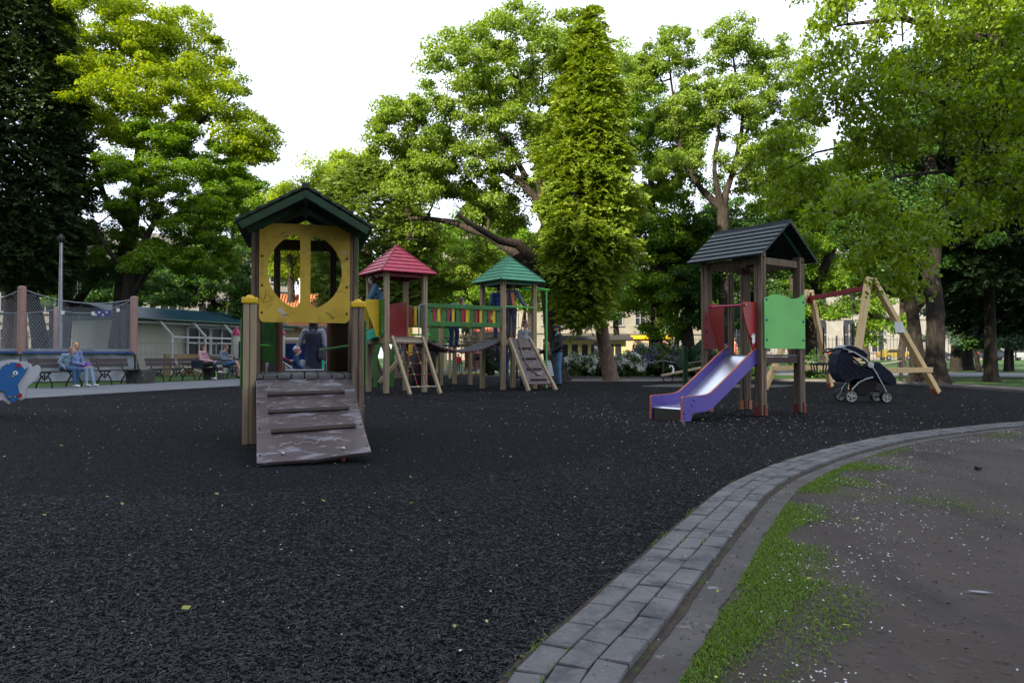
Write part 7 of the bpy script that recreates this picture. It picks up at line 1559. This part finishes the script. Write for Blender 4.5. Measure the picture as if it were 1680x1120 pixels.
def ex_glasses(o, J, q, h, HR, HM):
    mb = MB(); mb.tube([h+HM @ V3(HR*.85*math.cos(a), HR*.35+HR*.35*math.sin(a), HR*1.05) for a in np.linspace(.2, 2.9, 8)], .01, 6); mb.build('sunglasses', black_p, o)
person('dark haired woman in a pale pink jumper and black trousers sitting with crossed legs', bench_pt(3, 1.05, .08, 0), HF, 1.66, J, pinkc, blackc, 'brown', 'bun', shoes=white_shoe, extra=ex_glasses, female=True, topname='jumper')
mb = MB(); mb.box((0, 0, .13), (.38, .18, .26)); mb.tube([(-.12, 0, .25), (-.08, 0, .36), (.08, 0, .36), (.12, 0, .25)], .01, 6); o = mb.build('handbag', mat('navy_leather', (.012, .018, .035), .5), bevel=.03); o.location = bench_pt(3, .62, .12, .455); o.rotation_euler = (0, 0, HF+1.57); tag(o, 'dark navy handbag standing on the bench beside the woman in pink', 'bag')
mb = MB(); mb.box((0, 0, .012), (.26, .34, .012)); o = mb.build('magazine', mat('lilac_paper', (.26, .28, .50), .6)); o.location = bench_pt(3, 1.08, .40, .63); o.rotation_euler = (0, .35, HF); tag(o, 'folded lilac magazine on the knees of the woman in pink', 'magazine')
mb = MB(); mb.tube([(0, 0, 0), (.02, .05, .14), (-.03, .1, .34)], [.03, .02, .012], 6); o = mb.build('lime_green_scooter_part', mat('lime_plastic', (.25, .70, .05), .4)); o.name = 'toy_scooter'; o.location = bench_pt(3, 1.30, .42, .01); tag(o, 'lime green toy scooter stem by the feet of the woman in pink', 'toy')
J = pose('sit', 1.76, seat=.46, knL=(-.06, .255, .36), knR=(.05, .29, .37), anL=(-.08, .27, .045), anR=(.02, .44, .05), chest=(0, -.06, .47), neck=(0, -.04, .59), head=(0, .0, .685), shL=(-.105, -.05, .575), shR=(.105, -.05, .575), elL=(-.13, .0, .43), elR=(.13, .0, .43), wrL=(-.04, .13, .43), wrR=(.05, .13, .43))
person('man in a grey blue hoodie and denim shorts looking at his phone', bench_pt(4, .62, .12, 0), HF, 1.76, J, cloth('grey_blue_hoodie', (.13, .16, .22)), denim, 'grey', 'short', shoes=black_shoe, legwear='short', tilt=-.35, topname='hoodie', legname='shorts')
mb = MB(); mb.box((0, 0, 0), (.07, .012, .14)); o = mb.build('phone', black_p, bevel=.003); o.location = bench_pt(4, .62, .12+.34, .80); o.rotation_euler = (-.6, 0, HF); tag(o, 'black phone in the hands of the man in denim shorts', 'phone')
# child and woman seen through the playhouse
d = 14.5; b = Vector((W(512, 600, d).x, d, 0))
d = 15.5; b = Vector((W(514, 600, d).x, d, 0)); hr = lambda x, y: math.atan2(-x, y)
J = pose('walk', 1.72, elL=(-.19, .02, .62), wrL=(-.25, .15, .60), elR=(.15, -.02, .63), wrR=(.14, .06, .50), knL=(-.055, .03, .285), knR=(.055, -.02, .285), anR=(.055, -.09, .06))
def ex_bag(o, J, q, h, HR, HM):
    s = J['shL']; r = J['pelvis']+V3(.20, -.07, .0)*q; mb = MB(); mb.tube([s+V3(.03, -.10, .02), J['chest']+V3(.02, -.15, 0), r+V3(-.05, -.04, .15)], .014, 6); mb.tube([s+V3(.03, .08, .02), J['chest']+V3(.06, .14, 0), r+V3(0, .05, .12)], .014, 6); st = mb.build('bag_strap', blackc, o)
    mb = MB(); mb.box(r, (.14, .30, .26)); mb.build('shoulder_bag', mat('dark_grey_leather', (.03, .03, .036), .55), o, bevel=.04)
    mb = MB(); mb.lathe(J['pelvis']-V3(0, 0, .55)*q, [(.20*q, 0), (.185*q, .25*q), (.165*q, .55*q), (.16*q, .75*q), (.19*q, .88*q), (.185*q, .98*q), (.08*q, 1.06*q)], 18); mb.build('long_dress', mat('navy_cloth_dress', (.008, .012, .028), .85), o, smooth=True)
person('woman in a long navy dress with a shoulder bag seen through the playhouse', b, 0.10, 1.72, J, greyc, blackc, 'black', 'long', shoes=black_shoe, extra=ex_bag, female=True, topname='cardigan')
d = 14.6; b = Vector((W(484, 600, d).x, d, 0)); sp_root = stroller((b.x-.05, d, 0), R(20), 'dark pushchair with a red hood carrying the child in a woolly hat', mat('black_pushchair_fabric', (.02, .02, .024), .8), .82, mat('red_hood', (.50, .02, .05), .6))
def ex_hat(o, J, q, h, HR, HM):
    mb = MB(); mb.ball(h+V3(0, -.02, HR*.45), (HR*1.10, HR*1.12, HR*1.0), 14); a = mb.build('woolly_hat', mat('grey_white_knit', (.36, .34, .38), .9, .2, (40, 40, 40)), o, smooth=True)
    mb = MB(); mb.lathe(h+V3(0, -.01, HR*.22), [(HR*1.12, 0), (HR*1.16, HR*.15), (HR*1.14, HR*.34)], 16, caps=False); mb.build('hat_stripe', mat('crimson_knit', (.42, .02, .07), .9), a)
    mb = MB(); [mb.ball(h+V3(s*HR*.85, 0, HR*1.25), HR*.32, 8) for s in (-1, 1)]; mb.build('hat_ear', mat('pink_knit', (.5, .25, .35), .9), a)
J = pose('sit', 1.0, seat=.50, wrL=(-.10, .20, .60), wrR=(.10, .26, .50), knL=(-.06, .22, .60), knR=(.06, .22, .60), anL=(-.06, .34, .45), anR=(.06, .34, .45))
person('small child in a navy waistcoat and woolly hat sitting in the pushchair', (b.x+.08, d-.16, .02), R(-72), 1.0, J, denim_d, blackc, 'fair', 'short', shoes=white_shoe, extra=ex_hat, topname='waistcoat')
# girl at the top of the turquoise slide
rootM = Matrix.Rotation(math.atan2(.57, .82), 3, 'Z'); CF = Vector((-2.94, 17.1, 0))
def cf(x, y, z): return CF + rootM @ Vector((x, y, z))
J = pose('stand', 1.50, pelvis=(0, -.03, .53), chest=(0, .04, .69), neck=(0, .08, .805), head=(0, .12, .89), shL=(-.10, .075, .785), shR=(.10, .075, .785), elL=(-.13, .13, .645), elR=(.13, .13, .645), wrL=(-.13, .21, .53), wrR=(.13, .21, .53), hipL=(-.05, -.05, .51), hipR=(.05, -.05, .51), knL=(-.045, -.02, .28), knR=(.045, -.03, .28), anL=(-.045, -.02, .045), anR=(.045, -.03, .045))
def ex_skirt(o, J, q, h, HR, HM):
    a = (J['hipL']+J['hipR'])/2; mb = MB(); mb.lathe(a-V3(0, .02, .30*1.0), [(.155, 0), (.15, .12), (.135, .26), (.12, .40)], 18); mb.build('denim_skirt', cloth('faded_denim_skirt', (.12, .19, .38), .25), o, smooth=True)
person('dark haired girl in denim jacket and blue skirt atop the turquoise slide', cf(.02, .42, 1.345), R(100), 1.50, J, cloth('washed_denim_jacket', (.055, .13, .22), .4), denim, 'black', 'bob', extra=ex_skirt, legwear='none', female=True, tilt=-.25)
# children on the bridge and on the green tower
J = pose('stand', 1.40, pelvis=(0, -.10, .53), chest=(0, .06, .66), neck=(0, .16, .74), head=(0, .25, .80), shL=(-.11, .14, .73), shR=(.11, .14, .73), elL=(-.22, .17, .70), elR=(.22, .17, .70), wrL=(-.26, .22, .68), wrR=(.26, .22, .68), hipL=(-.05, -.09, .51), hipR=(.05, -.09, .51))
for k_ in list(J): 
    pass
person('dark haired boy in a denim jacket bending over the green bridge rail', cf(2.10, .46, 1.08), R(180)+math.atan2(.57, .82)+R(0), 1.46, {k: v*1.04 for k, v in J.items()}, cloth('boy_denim_jacket', (.07, .13, .24), .3), denim_d, 'brown', 'short', shoes=black_shoe, tilt=-.75)
J = pose('stand', 1.52, wrR=(.24, .03, .56), elR=(.18, .0, .66), elL=(-.16, 0, .64), wrL=(-.14, .08, .52), head=(.02, .02, .925))
def ex_orange(o, J, q, h, HR, HM):
    mb = MB()
    for s in (-1, 1): mb.add([(s*.035-.02, -.155, .78*1.52), (s*.10, -.135, .80*1.52), (s*.125, -.14, .56*1.52), (s*.085, -.16, .56*1.52), (s*.035-.02, -.12, .78*1.52), (s*.10, -.10, .80*1.52), (s*.125, -.10, .56*1.52), (s*.085, -.12, .56*1.52)], [(0, 1, 2, 3), (7, 6, 5, 4), (0, 4, 5, 1), (1, 5, 6, 2), (2, 6, 7, 3), (3, 7, 4, 0)])
    mb.build('orange_stripes', mat('orange_cloth', (.55, .19, .07), .8), o)
person('fair boy in a jacket with orange back stripes on the green roofed tower', cf(3.72, .24, 1.345), R(-12), 1.52, J, cloth('blue_grey_jacket', (.09, .12, .20)), cloth('dark_plaid_trousers', (.05, .05, .07), .5), 'fair', 'short', shoes=black_shoe, extra=ex_orange)
person('child in a dark blue jacket half hidden beside the boy with orange stripes', cf(3.48, .48, 1.345), R(20), 1.45, pose('stand', 1.45), cloth('royal_blue_jacket', (.015, .04, .16)), denim_d, 'brown', 'short', shoes=black_shoe)
J = pose('stand', 1.20, knL=(-.06, .10, .30), anL=(-.06, .0, .10), knR=(.06, .08, .28))
person('child in green shorts climbing through the net tunnel behind the bridge', cf(3.62, 2.35, 1.19), R(30), 1.20, J, cloth('green_shirt', (.06, .16, .08)), cloth('patterned_green_shorts', (.05, .14, .09), .7), 'brown', 'short', shoes=black_shoe, legwear='short', topname='shirt', legname='shorts')
# man in the grey coat, man in the cap, little girl
b = Vector((W(861, 600, 21.4).x, 21.4, 0)); person('tall dark haired man in a grey coat standing behind the climbing ramp', b, R(-128), 1.96, pose('stand', 1.96), cloth('grey_coat', (.20, .21, .23), .2), denim_d, 'brown', 'short', shoes=black_shoe, topname='coat', tilt=-.1)
def ex_cap(o, J, q, h, HR, HM):
    mb = MB(); mb.lathe(h+V3(0, 0, HR*.42), [(HR*1.04, 0), (HR*1.03, HR*.30), (HR*.75, HR*.62), (HR*.2, HR*.76)], 18, HM); mb.build('cap', blackc, o, smooth=True)
    mb = MB(); mb.ball(h+HM @ V3(0, HR*1.25, HR*.45), (HR*.62, HR*.60, HR*.07), 14, HM); mb.build('cap_peak', blackc, o)
    mb = MB(); mb.ball(h+HM @ V3(0, HR*.52, -HR*.72), (HR*.62, HR*.50, HR*.40), 12, HM); mb.build('beard', HAIR['black'], o)
    mb = MB(); mb.lathe(J['neck']-V3(0, 0, .03), [(.085, 0), (.078, .07)], 14, caps=False); mb.build('collar', cloth('turquoise_collar', (.05, .25, .28)), o)
b = Vector((W(916, 600, 21.6).x, 21.6, 0)); J = pose('stand', 1.82, elL=(-.15, .0, .63), elR=(.14, .0, .63), wrL=(-.05, .12, .535), wrR=(.05, .13, .525), knL=(-.06, .01, .285))
person('bearded man in a black cap, black jacket and blue jeans', b, R(100), 1.82, J, blackc, cloth('mid_blue_jeans', (.07, .15, .26), .3), 'black', 'short', shoes=black_shoe, extra=ex_cap)
def ex_stripes(o, J, q, h, HR, HM):
    a = (J['hipL']+J['hipR'])/2; H = 1.30
    sm = bpy.data.materials.new('striped_cloth'); sm.use_nodes = True; nt = sm.node_tree; t = nt.nodes.new('ShaderNodeTexCoord'); wv = nt.nodes.new('ShaderNodeTexWave'); wv.wave_type = 'BANDS'; wv.bands_direction = 'Z'; wv.inputs['Scale'].default_value = 7.5; cr = nt.nodes.new('ShaderNodeValToRGB'); cr.color_ramp.elements[0].position = .45; cr.color_ramp.elements[1].position = .5; cr.color_ramp.elements[0].color = (.03, .03, .07, 1); cr.color_ramp.elements[1].color = (.55, .55, .58, 1)
    nt.links.new(t.outputs['Object'], wv.inputs['Vector']); nt.links.new(wv.outputs['Fac'], cr.inputs['Fac']); nt.links.new(cr.outputs['Color'], nt.nodes['Principled BSDF'].inputs['Base Color'])
    mb = MB(); mb.lathe(a-V3(0, 0, .33), [(.20, 0), (.175, .15), (.14, .32), (.11, .42)], 20); mb.build('striped_skirt', sm, o, smooth=True)
b = Vector((W(897, 600, 20.3).x, 20.3, 0)); J = pose('stand', 1.28, elL=(-.14, .10, .74), wrL=(-.10, .20, .80), elR=(.12, .13, .74), wrR=(.05, .22, .82))
person('little girl in black top and striped skirt reaching for the green pole', b, R(55), 1.28, J, blackc, blackc, 'fair', 'long', shoes=mat('pink_shoes', (.6, .05, .22), .5), extra=ex_stripes, legname='leggings', topname='top', female=True)
b = Vector((W(827, 600, 22.9).x, 22.9, 0)); person('person in dark jacket and jeans standing under the green roofed tower', b, R(30), 1.76, pose('stand', 1.76), cloth('dark_navy_jacket', (.015, .018, .04)), denim_d, 'brown', 'short', shoes=black_shoe)
# people further away
b = Vector((W(1206, 600, 30.5).x, 30.5, 0)); person('person in a coral jacket and jeans seen behind the slide tower', b, R(60), 1.70, pose('stand', 1.70), cloth('coral_fleece', (.55, .20, .15)), denim, 'brown', 'short', shoes=black_shoe, vox=.016)
d = 56; b = Vector((W(966, 600, d).x, d, 0)); person('person in a dark blue shirt standing beyond the white flowers near the kiosk', b, R(10), 1.74, pose('stand', 1.74), cloth('dark_blue_shirt', (.02, .03, .08)), blackc, 'brown', 'short', shoes=black_shoe, vox=.022)
d = 44; b = Vector((W(752, 600, d).x, d, 0)); person('small child in a red jacket on the lawn under the bridge', b, R(180), 1.05, pose('stand', 1.05), cloth('red_jacket', (.55, .02, .03)), denim, 'brown', 'short', shoes=black_shoe, vox=.018)
d = 46; b = Vector((W(806, 600, d).x, d, 0)); person('distant person in dark clothes left of the green tower front post', b, R(40), 1.72, pose('walk', 1.72, knL=(-.055, .08, .29), anL=(-.055, .09, .045), anR=(.055, -.12, .06)), denim_l, denim, 'brown', 'short', shoes=black_shoe, vox=.020)
for px, dd, hc, lab, hh, tm in ((655, 50, 'brown', 'distant person in a blue jacket behind the rope ladder', 1.7, denim), (643, 58, 'blond', 'distant person in white seen left of the rope ladder', 1.6, cloth('white_shirt', (.6, .6, .6))), (672, 62, 'black', 'distant person in a red top behind the rope ladder', 1.65, cloth('crimson_top', (.4, .03, .06))), (691, 47, 'brown', 'distant child in bright pink behind the rope ladder', 1.3, cloth('bright_pink_top', (.6, .04, .25))), (772, 60, 'brown', 'distant person in pale pink beyond the bridge', 1.65, pinkc), (612, 56, 'black', 'distant person in dark clothes just right of the playhouse', 1.75, blackc)):
    b = Vector((W(px, 600, dd).x, dd, 0)); person(lab, b, random.uniform(-2, 2), hh, pose('stand', hh), tm, denim_d, hc, 'short', shoes=black_shoe, vox=.026)
for _o in bpy.data.objects:
    if _o.parent is None and 'label' in _o:
        _n = len(_o['label'].split())
        if _n > 16 or _n < 4: print('LABEL', _n, _o.name, _o['label'])
